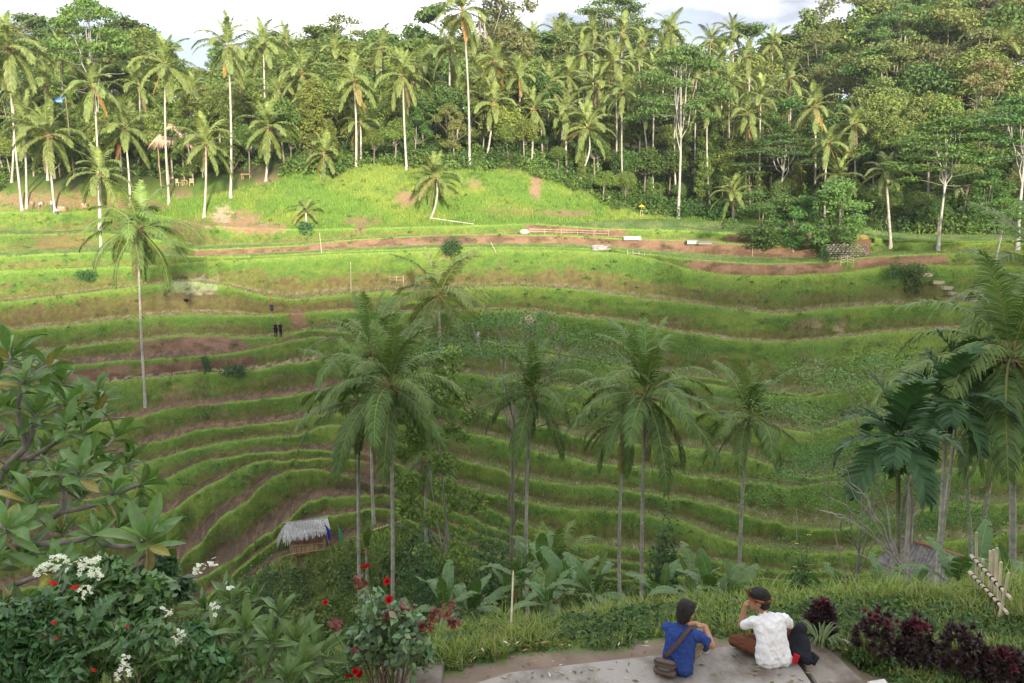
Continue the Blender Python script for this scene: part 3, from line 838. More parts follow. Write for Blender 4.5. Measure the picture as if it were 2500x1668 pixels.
DG, MG, LG, OG, BG = (0.080, 0.135, 0.032), (0.122, 0.180, 0.040), (0.170, 0.228, 0.048), (0.155, 0.182, 0.052), (0.175, 0.180, 0.066)
PALE, GREYB, WHITEB = (0.28, 0.25, 0.20), (0.20, 0.17, 0.135), (0.42, 0.40, 0.35)
KIND = {
 'dense_a': tree_kind(1, 13, 4.4, 11.0, 34, 7600, 0.44, DG, GREYB),
 'dense_b': tree_kind(2, 15, 4.8, 12.0, 34, 8200, 0.46, MG, GREYB),
 'light_a': tree_kind(3, 13, 4.2, 10.5, 30, 7000, 0.44, LG, PALE),
 'light_b': tree_kind(4, 11, 3.6, 8.5, 30, 6000, 0.38, (0.080, 0.140, 0.030), PALE, 'airy', 0.16),
 'olive_a': tree_kind(5, 15, 4.8, 11.0, 40, 6800, 0.36, OG, PALE, 'airy', 0.17),
 'olive_b': tree_kind(6, 14, 4.4, 10.0, 36, 6000, 0.36, BG, PALE, 'airy', 0.17),
 'umbrella_a': tree_kind(7, 16, 5.2, 9.5, 46, 9600, 0.32, (0.098, 0.170, 0.042), WHITEB, 'umbrella', 0.17, 0.42),
 'umbrella_b': tree_kind(8, 14, 4.4, 9.0, 44, 9000, 0.30, (0.115, 0.190, 0.040), WHITEB, 'umbrella', 0.14, 0.36),
 'column_a': tree_kind(9, 15, 2.8, 13, 24, 6400, 0.40, MG, GREYB, 'column'),
 'column_b': tree_kind(10, 12, 2.6, 10.5, 22, 6000, 0.38, LG, PALE, 'column'),
 'feather': tree_kind(12, 18, 2.7, 12.5, 46, 9500, 0.27, (0.175, 0.265, 0.062), (0.36, 0.33, 0.28), 'airy', 0.13, 0.3),
 'round': tree_kind(13, 8, 3.6, 7.6, 44, 8000, 0.28, (0.095, 0.180, 0.044), GREYB, 'airy', 0.12, 0.15),
 'spray': tree_kind(11, 10, 4.2, 3.6, 26, 11000, 0.095, (0.100, 0.190, 0.045), PALE, 'umbrella', 0.09, 0.22),
}
def put_tree(name, label, kind, base, H, group=None, rz=0.0, wide=1.0, cat='tree'):
    tm, cm = KIND[kind]
    h0 = KH[kind]
    t = thing(name, label, cat, base, rz, group)
    s = H / h0
    t.scale = (s * wide, s * wide, s)
    obj('trunk', tm, t); obj('crown', cm, t)
    return t
KH = dict(spray=10, round=8, feather=18, dense_a=13, dense_b=15, light_a=13, light_b=11, olive_a=15, olive_b=14, umbrella_a=16, umbrella_b=14, column_a=15, column_b=12)

def bush_mesh(seed, rad=1.0, hgt=1.0, leaves=1500, size=0.16, col=MG, lobes=9, mat=None, aspect=0.5):
    r = np.random.default_rng(seed)
    cb = MB()
    C_, Rd = [], []
    for i in range(lobes):
        d = unit(r.normal(size=3)); d[2] = abs(d[2])
        C_.append(np.array([d[0] * rad * .55, d[1] * rad * .55, hgt * (0.25 + 0.5 * d[2])])); Rd.append(np.array([rad, rad, hgt * .8]) * r.uniform(.32, .5))
    leaf_cloud(cb, C_, Rd, np.full(lobes, leaves / lobes), size, col, r, aspect=aspect)
    return cb.mesh('foliage', mat or M_leaf)

def stems_mesh(seed, rad, hgt, n=7, col=(0.13, 0.10, 0.06), r0=0.03):
    r = np.random.default_rng(seed); mb = MB()
    for i in range(n):
        a = r.uniform(0, 6.28); q = r.uniform(.2, .8) * rad
        limb(mb, [r.uniform(-.08, .08), r.uniform(-.08, .08), -0.1], [math.cos(a) * q, math.sin(a) * q, hgt * r.uniform(.6, .95)], r0, r0 * .3, col, r, sag=-0.1)
    return mb.mesh('stem', M_bark, True)

# ---- banana
def banana_leaf(seed, L=1.9, W=0.52, e0=62, bend=70, col=(0.075, 0.145, 0.035)):
    r = np.random.default_rng(seed); mb = MB()
    n = 18
    s = np.linspace(0, 1, n)
    el = np.radians(e0 - bend * s ** 1.5)
    d = np.stack([np.cos(el), 0 * el, np.sin(el)], -1)
    P = np.concatenate([[[0, 0, 0]], np.cumsum((d[:-1] + d[1:]) / 2 * (L / (n - 1)), 0)])
    mb.tube(P, 0.022 * (1 - 0.85 * s) + 0.003, 4, (0.24, 0.28, 0.10), caps=False)
    Nn = np.stack([-np.sin(el), 0 * el, np.cos(el)], -1)
    wp = W * 0.5 * np.clip(np.sin(np.pi * np.clip((s - 0.16) / 0.86, 0, 1)) ** 0.45, 0.0, 1)
    for sg in (1, -1):
        torn = False
        for i in range(2, n - 1):
            if wp[i] < 0.02 and wp[i + 1] < 0.02: continue
            gap = 0.10 if r.random() < 0.30 else 0.0
            dro = r.uniform(-0.05, 0.12) if gap else r.uniform(0.0, 0.05)
            a, b = P[i], P[i + 1] - (P[i + 1] - P[i]) * gap
            wa, wb = wp[i], wp[i + 1]
            back = -0.06
            oa = a + np.array([0, sg * wa, 0]) + Nn[i] * (0.10 * wa - dro) + d[i] * 0.12 * wa
            ob = b + np.array([0, sg * wb, 0]) + Nn[i + 1] * (0.10 * wb - dro) + d[i] * 0.12 * wb
            ma = (a + oa) / 2 + Nn[i] * 0.06 * wa; mb_ = (b + ob) / 2 + Nn[i + 1] * 0.06 * wb
            c = np.asarray(col) * r.uniform(0.88, 1.14)
            mb.add([a, b, mb_, ma, ob, oa], [[0, 1, 2, 3], [3, 2, 4, 5]], c)
    return mb.mesh('banana_leaf', M_glossleaf)
BAN = [banana_leaf(i, 1.9 + 0.15 * (i % 2), 0.5, e, b) for i, (e, b) in enumerate([(86, 22), (74, 50), (62, 75), (48, 90), (30, 85), (8, 70)])]
BAN_DRY = banana_leaf(9, 1.5, 0.34, -30, 55, (0.26, 0.19, 0.09))
BSTEM = None
def make_banana(label, base, s=1.0, n=7, seed=0, group=None, h=1.5, dry=1):
    r = np.random.default_rng(seed + 50)
    t = thing('banana_plant', label, 'banana plant', base, r.uniform(0, 6.28), group)
    t.scale = (s,) * 3
    mb = MB(); mb.tube([[0, 0, -0.6], [0.02, 0, h * .5], [0.04, 0.03, h]], [0.12, 0.09, 0.06], 7, np.array([[0.17, 0.16, 0.07], [0.15, 0.17, 0.07], [0.13, 0.19, 0.06]]))
    obj('stem', mb.mesh('stem', M_bark, True), t)
    for i in range(n):
        k = min(5, int((i + .4) / n * 6))
        obj('leaf', BAN[k], t, (0.04, 0.03, h - 0.1), (r.uniform(-.25, .25), 0, i * 2.4 + r.uniform(-.3, .3)), r.uniform(.85, 1.1))
    for i in range(dry):
        o = obj('leaf', BAN_DRY, t, (0.04, 0.03, h - 0.25), (0, 0, r.uniform(0, 6.28)), r.uniform(.8, 1.1)); o['label'] = 'dry brown hanging leaf'
    return t
# ---------------------------------------------------------------- trees in their places
def depth_scale(p):
    return FPX / (p.y * CP - p.z * SP)      # pixels per metre at a point

def palm_px(label, cx, cy, bx, by, fpx, Y=None, n=20, near=False, seed=0, name='coconut_palm', group=None, **kw):
    """crown centre and foot given where they stand in the photograph; fpx: frond reach in its pixels"""
    if Y is None:
        base = ground_at(bx, by, 30 if not near else 12)
    else:
        q = at(bx, by, Y); base = Vector((q.x, Y, gz(q.x, Y)))
    crown = at(cx, cy, base.y)
    L = fpx * (1.15 if near else 1.22) / depth_scale(crown)
    return make_palm(name, label, base, crown, L, n, near, group, seed, **kw)

# palms in the valley, in front of the terraces
NEARG = 'tall coconut palms rising from the valley floor'
palm_px('tallest coconut palm left of centre, rising behind the red rose', 952, 945, 950, 1432, 205, 46, 26, True, 1, group=NEARG, nuts=9, dead=0, bow=(0.1, 0), droopy=.1)
palm_px('coconut palm with a mottled trunk just left of the tallest centre palm', 876, 985, 872, 1385, 175, 50, 20, True, 2, group=NEARG, dead=1)
palm_px('coconut palm half hidden behind the two left of centre', 912, 862, 908, 1150, 170, 66, 20, True, 3, group=NEARG, dead=0)
palm_px('coconut palm on the middle terrace above the feathery green tree', 1073, 722, 1077, 850, 135, None, 18, False, 4, group=NEARG, dead=1)
palm_px('coconut palm with a pale trunk at the centre, beside the crooked thin tree', 1300, 962, 1293, 1300, 160, 52, 22, True, 5, group=NEARG, nuts=3, dead=0)
palm_px('coconut palm with orange nuts, above the sitting man in blue', 1577, 965, 1575, 1395, 205, 46, 27, True, 6, group=NEARG, nuts=12, nutm=NUT_O, dead=1, droopy=.15)
palm_px('smaller coconut palm with an orange dead frond, behind the palm with orange nuts', 1527, 1035, 1525, 1345, 130, 52, 16, True, 7, group=NEARG, dead=1, yel=1, droopy=.3)
palm_px('coconut palm with a white leaning trunk, above the sitting man in white', 1828, 1022, 1817, 1430, 165, 47, 22, True, 8, group=NEARG, nuts=3, dead=0, bow=(-0.25, 0))
palm_px('lone drooping coconut palm on the left terraces', 338, 562, 355, 985, 140, None, 22, True, 9, group=NEARG, dead=1, droopy=.75, bow=(-0.15, 0))
palm_px('large coconut palm with a yellow flower stalk at the right edge', 2465, 875, 2490, 1500, 320, 26, 26, True, 10, group=NEARG, dead=1, nuts=5, bow=(.1, 0), droopy=.6)
palm_px('coconut palm cut by the right edge, dark fronds above the yellow flowered one', 2560, 720, 2570, 1450, 260, 30, 26, True, 11, group=NEARG, dead=0)
palm_px('coconut palm with a brown trunk and two orange nuts low at the right', 2430, 1090, 2402, 1335, 120, 36, 14, True, 12, group=NEARG, dead=1, nuts=3, nutm=NUT_O)
palm_px('coconut palm with a mottled leaning trunk between the areca palms and the right edge', 2350, 1060, 2405, 1330, 120, 38, 14, True, 13, group=NEARG, dead=0)
palm_px('young coconut palm with fronds from the ground among the bananas', 1345, 1400, 1345, 1412, 150, 34, 9, True, 14, group='young palms', dead=1, sets=FR_NEAR[:3])
palm_px('young coconut palm with one upright frond beside the green flag', 895, 1345, 895, 1350, 90, 52, 4, True, 15, group='young palms', dead=0, sets=FR_NEAR[:1])
palm_px('dark sugar palm with bluish fronds behind the tallest centre palm', 1042, 1120, 1040, 1270, 105, 62, 18, True, 16, name='sugar_palm', dead=3, droopy=.6)
# areca palms at the right
AG = 'slim areca palms at the right'
for i, (cx, cy, bx, by, Y, lab) in enumerate([(2192, 1075, 2212, 1440, 21, 'areca palm with a ringed trunk and dark fan crown, nearest the bare branches'),
        (2312, 985, 2300, 1400, 24, 'areca palm with a dark brown beard under its crown'), (2345, 930, 2280, 1400, 27, 'areca palm with a white trunk behind the bearded one')]):
    q = at(bx, by, Y); base = Vector((q.x, Y, gz(q.x, Y))); crown = at(cx, cy, Y)
    t = thing('areca_palm', lab, 'palm tree', base, 0, AG)
    top = crown - base
    obj('trunk', palm_trunk('trunk', top, 0.085, 0.06, (0.05, 0), 1.4, seed=i, areca=(i == 0)), t)
    mb = MB(); mb.tube([[0, 0, -0.55], [0, 0, -0.1], [0, 0, 0.15]], [0.065, 0.095, 0.05], 7, (0.06, 0.10, 0.03))
    obj('crownshaft', mb.mesh('crownshaft', M_plain, True), t, top)
    r = np.random.default_rng(70 + i)
    for k in range(15):
        kk = min(5, int((k + .3) / 15 * 6))
        obj('frond', ARECA[kk][k % 2], t, top, (r.uniform(-.1, .1), 0, k * 2.4 + r.uniform(-.2, .2)), r.uniform(.75, .95))
    if i == 1:
        mb = MB()
        for k in range(60):
            a = r.uniform(0, 6.28); l = r.uniform(.4, 1.1)
            mb.tube([[.06 * math.cos(a), .06 * math.sin(a), -.2], [.25 * math.cos(a), .25 * math.sin(a), -.35 - l * .3], [.22 * math.cos(a), .22 * math.sin(a), -.4 - l]], [.018, .014, .004], 3, np.array((.10, .06, .035)) * r.uniform(.6, 1.4))
        tag(obj('flower_stalk', mb.mesh('flower_stalk', M_bark), t, top), 'dry brown flower stalks hanging below the crown')

# palms on the opposite hillside: crown, foot, frond reach in the photograph
FARP = [
 (404,161,413,493,84,'tall coconut palm left of the thatched roof, its foot on the brown dirt'),
 (557,116,563,482,84,'tallest palm of the left hillside, right of the thatched roof'),
 (304,318,318,497,86,'broad coconut palm above the brown yard on the left'),
 (502,352,498,529,80,'coconut palm with its foot beside the bare dirt hollow'),
 (654,311,649,441,76,'coconut palm at the right end of the brown yard'),
 (118,332,134,515,92,'broad coconut palm beside the people on the left path'),
 (245,425,247,618,80,'bright green palm directly behind the lone drooping palm'),
 (792,379,786,429,64,'short coconut palm on the grass left of the orange fronded palm'),
 (984,186,993,415,78,'coconut palm with a straight white trunk at the top of the grass slope'),
 (864,200,869,407,80,'coconut palm with one hanging orange frond'),
 (1130,29,1146,404,88,'tallest palm of the hillside, its crown against the sky'),
 (1205,257,1189,382,72,'coconut palm leaning right at the forest edge above the green slope'),
 (1434,314,1405,443,74,'coconut palm with a strongly curved trunk'),
 (1064,432,1052,532,74,'small leaning palm low on the sunlit grass slope'),
 (1459,214,1461,425,66,'coconut palm directly behind the curved palm'),
 (1563,247,1584,425,60,'coconut palm left of the tall white trunked tree'),
 (1728,247,1733,505,66,'coconut palm right of the tall white trunked tree'),
 (1824,282,1819,500,66,'coconut palm with pale lower fronds above the round trees'),
 (1989,261,1987,515,66,'coconut palm with a skirt of dry fronds behind the umbrella tree'),
 (1789,475,1790,541,56,'small coconut palm at the back edge of the rice field'),
 (2162,422,2175,598,58,'small coconut palm right of the biggest round tree'),
 (747,515,747,541,50,'very young palm on the grass slope'),
 (20,118,54,511,100,'coconut palm cut by the left edge of the picture'),
]
for i, (cx, cy, bx, by, f, lab) in enumerate(FARP):
    special = dict(dead=1)
    if i == 9: special = dict(dead=1, yel=1)
    if i == 12: special = dict(bow=(1.2, 0), yel=2, dead=0)
    if i == 13: special = dict(bow=(0.5, 0), dead=0, yel=1)
    if i == 18: special = dict(dead=3, yel=2)
    if i == 21: special = dict(dead=0, n=9, sets=FR_FAR[1:5], yel=2)
    palm_px(lab, cx, cy, bx, by, f, None, special.pop('n', 20), False, 30 + i, group='coconut palms on the sunlit hillside', **special)
FORP = [(229,214,78,128),(736,182,72,140),(643,107,66,160),(1209,154,66,142),(1098,118,76,138),(1498,150,60,150),(1423,132,58,165),(1520,82,58,175),(1450,82,54,185),(1638,75,50,190),(1302,268,62,138),
        (1268,186,58,142),(1362,86,48,195),(1241,93,46,200),(1298,93,46,200),(1857,236,60,142),(2085,304,58,135),(1826,139,52,165),(1787,79,50,185),(1887,107,46,190),(2050,432,66,128),(2453,114,62,150),(1735,104,48,180),
        (1781,200,54,155),(2035,104,44,195),(1340,210,54,150),(1560,150,52,165),(1600,180,54,155),(1690,150,50,170),(1390,190,54,158),(1180,200,58,146),(150,130,60,160),(700,105,52,185),(60,300,80,132),(1650,225,54,150),(2330,440,56,122),(2020,350,54,128),(590,215,58,150),(110,210,74,140),(340,210,66,150),(470,230,62,150),(820,130,60,160),(930,120,60,165),(1030,160,62,150),(770,250,66,138),(1120,230,64,140),(1380,270,60,140),(1520,230,58,145),(1620,120,50,180),(1700,190,54,155),(1760,150,50,170),(1930,190,52,160),(1270,120,50,175),(1400,100,46,190),(1570,110,46,190),(30,210,80,140),(680,230,64,142),(880,300,60,130)]
FORP.sort()
ONE = ['first', 'second', 'third', 'fourth', 'fifth', 'sixth', 'seventh', 'eighth', 'ninth']
ORD = ONE + ['tenth', 'eleventh', 'twelfth', 'thirteenth', 'fourteenth', 'fifteenth', 'sixteenth', 'seventeenth', 'eighteenth', 'nineteenth']
for a_, b_ in (('twenty', 'twentieth'), ('thirty', 'thirtieth'), ('forty', 'fortieth'), ('fifty', 'fiftieth'), ('sixty', 'sixtieth')): ORD += [b_] + [a_ + ' ' + q for q in ONE]
for i, (cx, cy, f, Y) in enumerate(FORP):
    palm_px(f'{ORD[i]} coconut palm from the left among those rising out of the dense forest', cx, cy, cx + (i * 37 % 13) - 6, cy + 200, f, Y, 18, False, 80 + i, group='coconut palms inside the forest', dead=1)

# broadleaf trees standing out
def tree_px(label, kind, cx, topy, bx, by, Y=None, rz=0.0, wide=1.0, name='broadleaf_tree', group=None):
    if Y is None:
        base = ground_at(bx, by, 30)
    else:
        q = at(bx, by, Y); base = Vector((q.x, Y, gz(q.x, Y)))
    top = at(cx, topy, base.y)
    return put_tree(name, label, kind, base, max(1.0, top.z - base.z), group, rz, wide)
tree_px('tall tree with a bare white trunk and a small crown at the upper left', 'umbrella_b', 250, -40, 252, 400, 150, .3, .75, 'white_trunk_tree')
tree_px('dark rounded tree against the sky at the upper left', 'dense_b', 325, 25, 325, 420, 165, 1.)
tree_px('tall tree with a slender white trunk and flat sprays right of the hill centre', 'umbrella_a', 1640, 80, 1656, 533, None, .4, .8, 'white_trunk_tree')
tree_px('bright green white trunked tree forked near its foot, right of the round trees', 'umbrella_b', 2300, 262, 2291, 608, None, 2., 1.15, 'white_trunk_tree')
tree_px('white trunked tree with a wide dark crown cut by the right edge', 'umbrella_a', 2470, 205, 2485, 605, None, 1.1, 1.15, 'white_trunk_tree')
tree_px('low wide umbrella tree with many pale limbs behind the round trees', 'umbrella_a', 1915, 315, 1907, 510, None, 3., 1.9, 'umbrella_tree')
tree_px('small flat crowned tree at the right below the white trunked ones', 'umbrella_b', 2430, 470, 2430, 640, 88, 3., 1.1, 'umbrella_tree')
tree_px('tall flat topped tree on the skyline at the upper right', 'umbrella_a', 2178, -10, 2185, 400, 170, 2.2, .75, 'umbrella_tree')
tree_px('flat topped tree on the skyline right of centre', 'umbrella_a', 1492, -45, 1500, 300, 205, 1.2, 1.0, 'umbrella_tree')
tree_px('pale limbed giant tree with few leaves on the skyline at the centre', 'olive_b', 1190, -90, 1185, 350, 175, 0., 1.0, 'bare_limbed_tree')
tree_px('leftmost of the three round leafy trees on the upper terrace', 'round', 1857, 465, 1855, 604, None, 0., 1.5, 'round_tree')
tree_px('middle of the three round leafy trees on the upper terrace', 'round', 1938, 478, 1937, 606, None, 2., 1.1, 'round_tree')
tree_px('biggest of the three round leafy trees on the upper terrace', 'round', 2045, 438, 2040, 620, None, 4., 1.35, 'round_tree')
tree_px('feathery light green tree right of the tallest centre palm', 'feather', 1105, 835, 1112, 1395, 52, 1., .95, 'feathery_tree')
tree_px('sparse umbrella tree in front of the middle terraces at the centre', 'spray', 1190, 735, 1245, 1235, 58, 2.5, .95, 'umbrella_tree')
tree_px('sparse flat sprayed tree left of the big right palm', 'spray', 2170, 830, 2200, 1330, 40, 1.2, .95, 'umbrella_tree')
tree_px('low sparse tree with flat sprays above the bare branches', 'spray', 2010, 1070, 2110, 1330, 34, .2, .95, 'umbrella_tree')

# the forest mass
r = np.random.default_rng(555)
FKINDS = ['dense_a', 'dense_b', 'light_a', 'light_b', 'olive_a', 'column_a', 'column_b', 'dense_b', 'light_a', 'light_a', 'column_b']
RKINDS = ['dense_a', 'dense_b', 'olive_a', 'olive_b', 'olive_a', 'dense_b', 'light_a', 'light_b', 'olive_b']
FLAB = {'dense_a': 'dark dense tree %s %s', 'dense_b': 'full leafy tree %s %s', 'light_a': 'light green rounded tree %s %s',
        'light_b': 'light green loose tree %s %s', 'olive_a': 'olive leaved open tree %s %s', 'olive_b': 'brownish open tree %s %s',
        'column_a': 'narrow dark tree %s %s', 'column_b': 'narrow light green tree %s %s', 'umbrella_b': 'flat sprayed pale trunked tree %s %s'}
cnt = 0
for row, (dy, n, h0, h1) in enumerate([(3, 46, 5, 9), (11, 46, 9, 14), (22, 48, 11, 16), (38, 50, 13, 18), (56, 52, 17, 22), (78, 54, 19, 25)]):
    for i in range(n):
        px = -120 + (i + r.uniform(.1, .9)) * (2740 / n)
        j = int(np.argmin(abs(px_mid - px)))
        Y = YT[j] + dy + r.uniform(-4, 4)
        w = float(WC[j]); X = w * Y
        if row == 0 and 20 < px < 720: Y += 10; X = w * Y
        ks = RKINDS if px > 1900 + r.uniform(-150, 150) else FKINDS
        k = ks[int(r.integers(0, len(ks)))]
        H = r.uniform(h0, h1) * (1.12 if px > 1950 else 1.0) * 1.0
        # low saddles of the skyline
        if row >= 3 and (470 < px < 700 or 1860 < px < 1940): H *= 0.78
        lab = FLAB[k] % (('along the forest edge', 'in the middle of the forest', 'on the skyline')[row // 2], 'above the brown yard' if px < 700 else 'above the sunlit slope' if px < 1350 else 'behind the rice field' if px < 1950 else 'on the right hillside')
        put_tree('forest_tree', lab, k, (X, Y, gz(X, Y) - 0.2), H, 'trees of the forest on the far hillside', r.uniform(0, 6.28), r.uniform(.9, 1.15) * (1.2 if row > 2 else 1))
        cnt += 1
# ---------------------------------------------------------------- grass, stubble, undergrowth
def cell_sampler(mask, n, r, pw=0.5):
    """random points on ground cells where mask (rows x cols) holds, spread by picture area and real area"""
    dXc = np.hypot(np.diff(GX, axis=1)[:-1], np.diff(GY, axis=1)[:-1])
    dYc = np.sqrt(np.diff(GY, axis=0)[:, :-1] ** 2 + np.diff(GZ, axis=0)[:, :-1] ** 2)
    area = dXc * dYc
    ph = np.abs(np.diff(PYG, axis=0)[:, :-1]) * np.abs(np.diff(PXG, axis=1)[:-1])
    inside = (PXG[:-1, :-1] > -60) & (PXG[:-1, :-1] < np.where(GY[:-1, :-1] < 14, 2900, 2560)) & (PYG[:-1, :-1] < 1800)
    wgt = (area ** (1 - pw)) * (ph ** pw) * (mask[:-1, :-1] & inside)
    wgt = wgt.ravel(); cs = np.cumsum(wgt); cs /= cs[-1]
    k = np.searchsorted(cs, r.random(n))
    i, j = np.divmod(k, NC - 1)
    a, b = r.random(n)[:, None], r.random(n)[:, None]
    G = np.stack([GX, GY, GZ], -1)
    P = (G[i, j] * (1 - a) + G[i, j + 1] * a) * (1 - b) + (G[i + 1, j] * (1 - a) + G[i + 1, j + 1] * a) * b
    return P, i, j

def blades(name, label, P, col, h, w, r, lean=0.3, down=None, seg=1, curl=0.4):
    n = len(P)
    az = r.uniform(0, 6.28, n)
    D = np.stack([np.cos(az), np.sin(az) * 0.6 - (0.5 if down is None else down), np.zeros(n)], -1) * lean * r.uniform(0.2, 1.4, n)[:, None]
    U = unit(D + np.array([0, 0, 1.0]))
    Wd = np.stack([np.cos(az + 1.3), np.sin(az + 1.3) * 0.5, np.zeros(n)], -1)
    h = np.asarray(h) * r.uniform(0.55, 1.3, n); w = np.asarray(w) * r.uniform(0.7, 1.3, n)
    base = P - np.array([0, 0, 0.03])
    hw = Wd * (w * 0.5)[:, None]
    if seg == 1:
        V = np.stack([base - hw, base + hw, base + U * h[:, None]], 1)
        F = [np.arange(n)[:, None] * 3 + np.array([0, 1, 2])]
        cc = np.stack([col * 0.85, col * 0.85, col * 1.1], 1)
    else:
        m = base + U * (h * 0.55)[:, None]
        D2 = unit(U + D * curl * 3 - np.array([0, 0, 0.35]) * curl)
        tpt = m + D2 * (h * 0.5)[:, None]
        V = np.stack([base - hw, base + hw, m - hw * 0.8, m + hw * 0.8, tpt], 1)
        b = np.arange(n)[:, None] * 5
        F = [b + np.array([2, 3, 4]), b + np.array([0, 1, 3, 2])]
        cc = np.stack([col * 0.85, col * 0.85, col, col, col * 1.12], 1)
    o = obj(name, mesh_np(name, V.reshape(-1, 3), F, np.clip(cc.reshape(-1, 3), 0, 1), False, M_grass))
    return tag(o, label, None, kind='stuff')

rg = np.random.default_rng(12)
isgrass = ((TYP == 3) | (TYP == 4) | (TYP == 5) | ((TYP == 2) & (LV <= 4))) & (~BAREM)
P, i_, j_ = cell_sampler(isgrass | (TYP == 1) | ((TYP == 0) & (GY > 30)), 270000, rg, 0.6)
cg = C[i_, j_] * (1 + 0.42 * rg.uniform(-1, 1, len(P)))[:, None] * np.array([1.6, 1.6, 1.25])
clump = fbm(P[:, 0] * 0.8, P[:, 1] * 0.3 + P[:, 2] * 0.8, 77, 3)
hh = np.where(TYP[i_, j_] == 5, 0.48, np.where(TYP[i_, j_] == 2, 0.12, np.where(TYP[i_, j_] < 2, 0.4, 0.20))) * (0.5 + clump)
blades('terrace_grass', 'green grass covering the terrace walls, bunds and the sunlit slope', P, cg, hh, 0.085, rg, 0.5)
# dry tufts and straw on the terrace floors
fl = (TYP == 2) & (LV >= idx['R5']) & ((PXG > 1080) | np.isin(LV, [idx['R5'], idx['R6'], idx['R7'], idx['R8']]) | (n3 > 0.58))
P, i_, j_ = cell_sampler(fl, 52000, rg, 0.35)
P[:, 0] = np.round(P[:, 0] / 0.32) * 0.32 + rg.normal(0, 0.05, len(P))
strw = np.where(rg.random(len(P))[:, None] < 0.55, np.array([[0.36, 0.30, 0.17]]), np.array([[0.13, 0.17, 0.045]])) * rg.uniform(0.6, 1.25, len(P))[:, None]
blades('rice_stubble', 'straw coloured rice stubble standing in rows on the terrace floors', P, strw, 0.22, 0.07, rg, 0.5)

def leaf_stuff(name, label, P, rad, per, size, cols, r, mat=None, flatz=0.7, aspect=0.5):
    n = len(P)
    Q = np.repeat(P, per, 0); RR = np.repeat(np.broadcast_to(rad, (n,)), per)
    d = unit(r.normal(size=(len(Q), 3))); d[:, 2] = np.abs(d[:, 2])
    X = Q + d * (RR * r.uniform(0.5, 1.0, len(Q)))[:, None] * np.array([1, 1, flatz])
    Nn = unit(d * 0.6 + np.array([0, -0.15, 0.5]) + r.normal(size=(len(Q), 3)) * 0.5)
    U = unit(np.cross(Nn, r.normal(size=(len(Q), 3)))); W = np.cross(Nn, U)
    l = (np.repeat(np.broadcast_to(size, (n,)), per) * r.uniform(0.6, 1.4, len(Q)))[:, None]
    V = np.stack([X - U * l * .5, X + W * l * aspect * .5, X + U * l * .5 - np.array([0, 0, .12]) * l, X - W * l * aspect * .5], 1)
    F = np.arange(len(Q))[:, None] * 4 + np.arange(4)
    cc = np.repeat(cols, per, 0) * r.uniform(0.65, 1.4, len(Q))[:, None]
    o = obj(name, mesh_np(name, V.reshape(-1, 3), F, np.repeat(cc, 4, 0), False, mat or M_leaf))
    return tag(o, label, None, kind='stuff')

# undergrowth along the forest edge
edge_m = ((TYP == 6) & (FR < 0.40)) | ((TYP == 5) & (FR > 0.86) & (PXG > 680))
P, i_, j_ = cell_sampler(edge_m & ~((PXG > 20) & (PXG < 690) & (FR < 0.08)), 2300, rg, 0.55)
pal = np.array([[0.070, 0.130, 0.030], [0.100, 0.170, 0.034], [0.056, 0.105, 0.026], [0.120, 0.180, 0.036]])
leaf_stuff('forest_undergrowth', 'leafy shrubs and creepers under the trees along the forest edge', P, rg.uniform(0.7, 2.6, len(P)), 80, 0.46, pal[rg.integers(0, 4, len(P))], rg, flatz=0.9)
# weeds on slopes and bunds
P, i_, j_ = cell_sampler((TYP == 5) & (PXG > 640) | (TYP == 4), 1000, rg, 0.5)
leaf_stuff('slope_weeds', 'broad leaved weeds scattered over the grass slopes', P, rg.uniform(0.25, 0.7, len(P)), 26, 0.22, pal[rg.integers(0, 4, len(P))], rg)
# valley side below the viewer
vm = ((TYP == 1) | ((TYP == 0) & (GZ < -7.9)))
P, i_, j_ = cell_sampler(vm, 1700, rg, 0.3)
ppx, ppy = to_pix(P[:, 0], P[:, 1], P[:, 2])
P = P[~((ppx > 640) & (ppx < 850) & (ppy > 1200) & (ppy < 1395))]
leaf_stuff('valley_undergrowth', 'tangle of green shrubs and creepers on the valley side', P, rg.uniform(0.5, 1.5, len(P)), 70, 0.30, pal[rg.integers(0, 4, len(P))] * 0.95, rg, flatz=0.9)
# dry reed patches on the risers
RP = []
for x, y, rx, ry, n in [(1950, 800, 30, 14, 500), (1985, 792, 26, 16, 500), (2052, 790, 14, 14, 250), (2000, 905, 30, 26, 600), (1960, 880, 18, 16, 250), (2030, 955, 70, 8, 500), (1335, 900, 22, 12, 250), (1330, 935, 40, 14, 400), (470, 975, 36, 16, 400), (440, 985, 30, 12, 300), (490, 945, 12, 16, 160), (1860, 955, 40, 6, 250), (1640, 795, 24, 10, 200), (700, 830, 20, 8, 120), (330, 815, 40, 12, 200), (1700, 870, 30, 12, 200), (680, 930, 16, 14, 150), (1905, 1010, 30, 20, 250)]:
    for q in range(n // 2):
        RP.append(ground_at(x + rx * rg.normal() * .6, y + ry * rg.normal() * .6, 40)[:])
RP = np.array(RP)
blades('dry_reeds', 'pale dry reeds and straw in patches on the terrace risers', RP, np.array([[0.40, 0.33, 0.20]]) * rg.uniform(.6, 1.2, (len(RP), 1)), 0.55, 0.06, rg, 0.9)
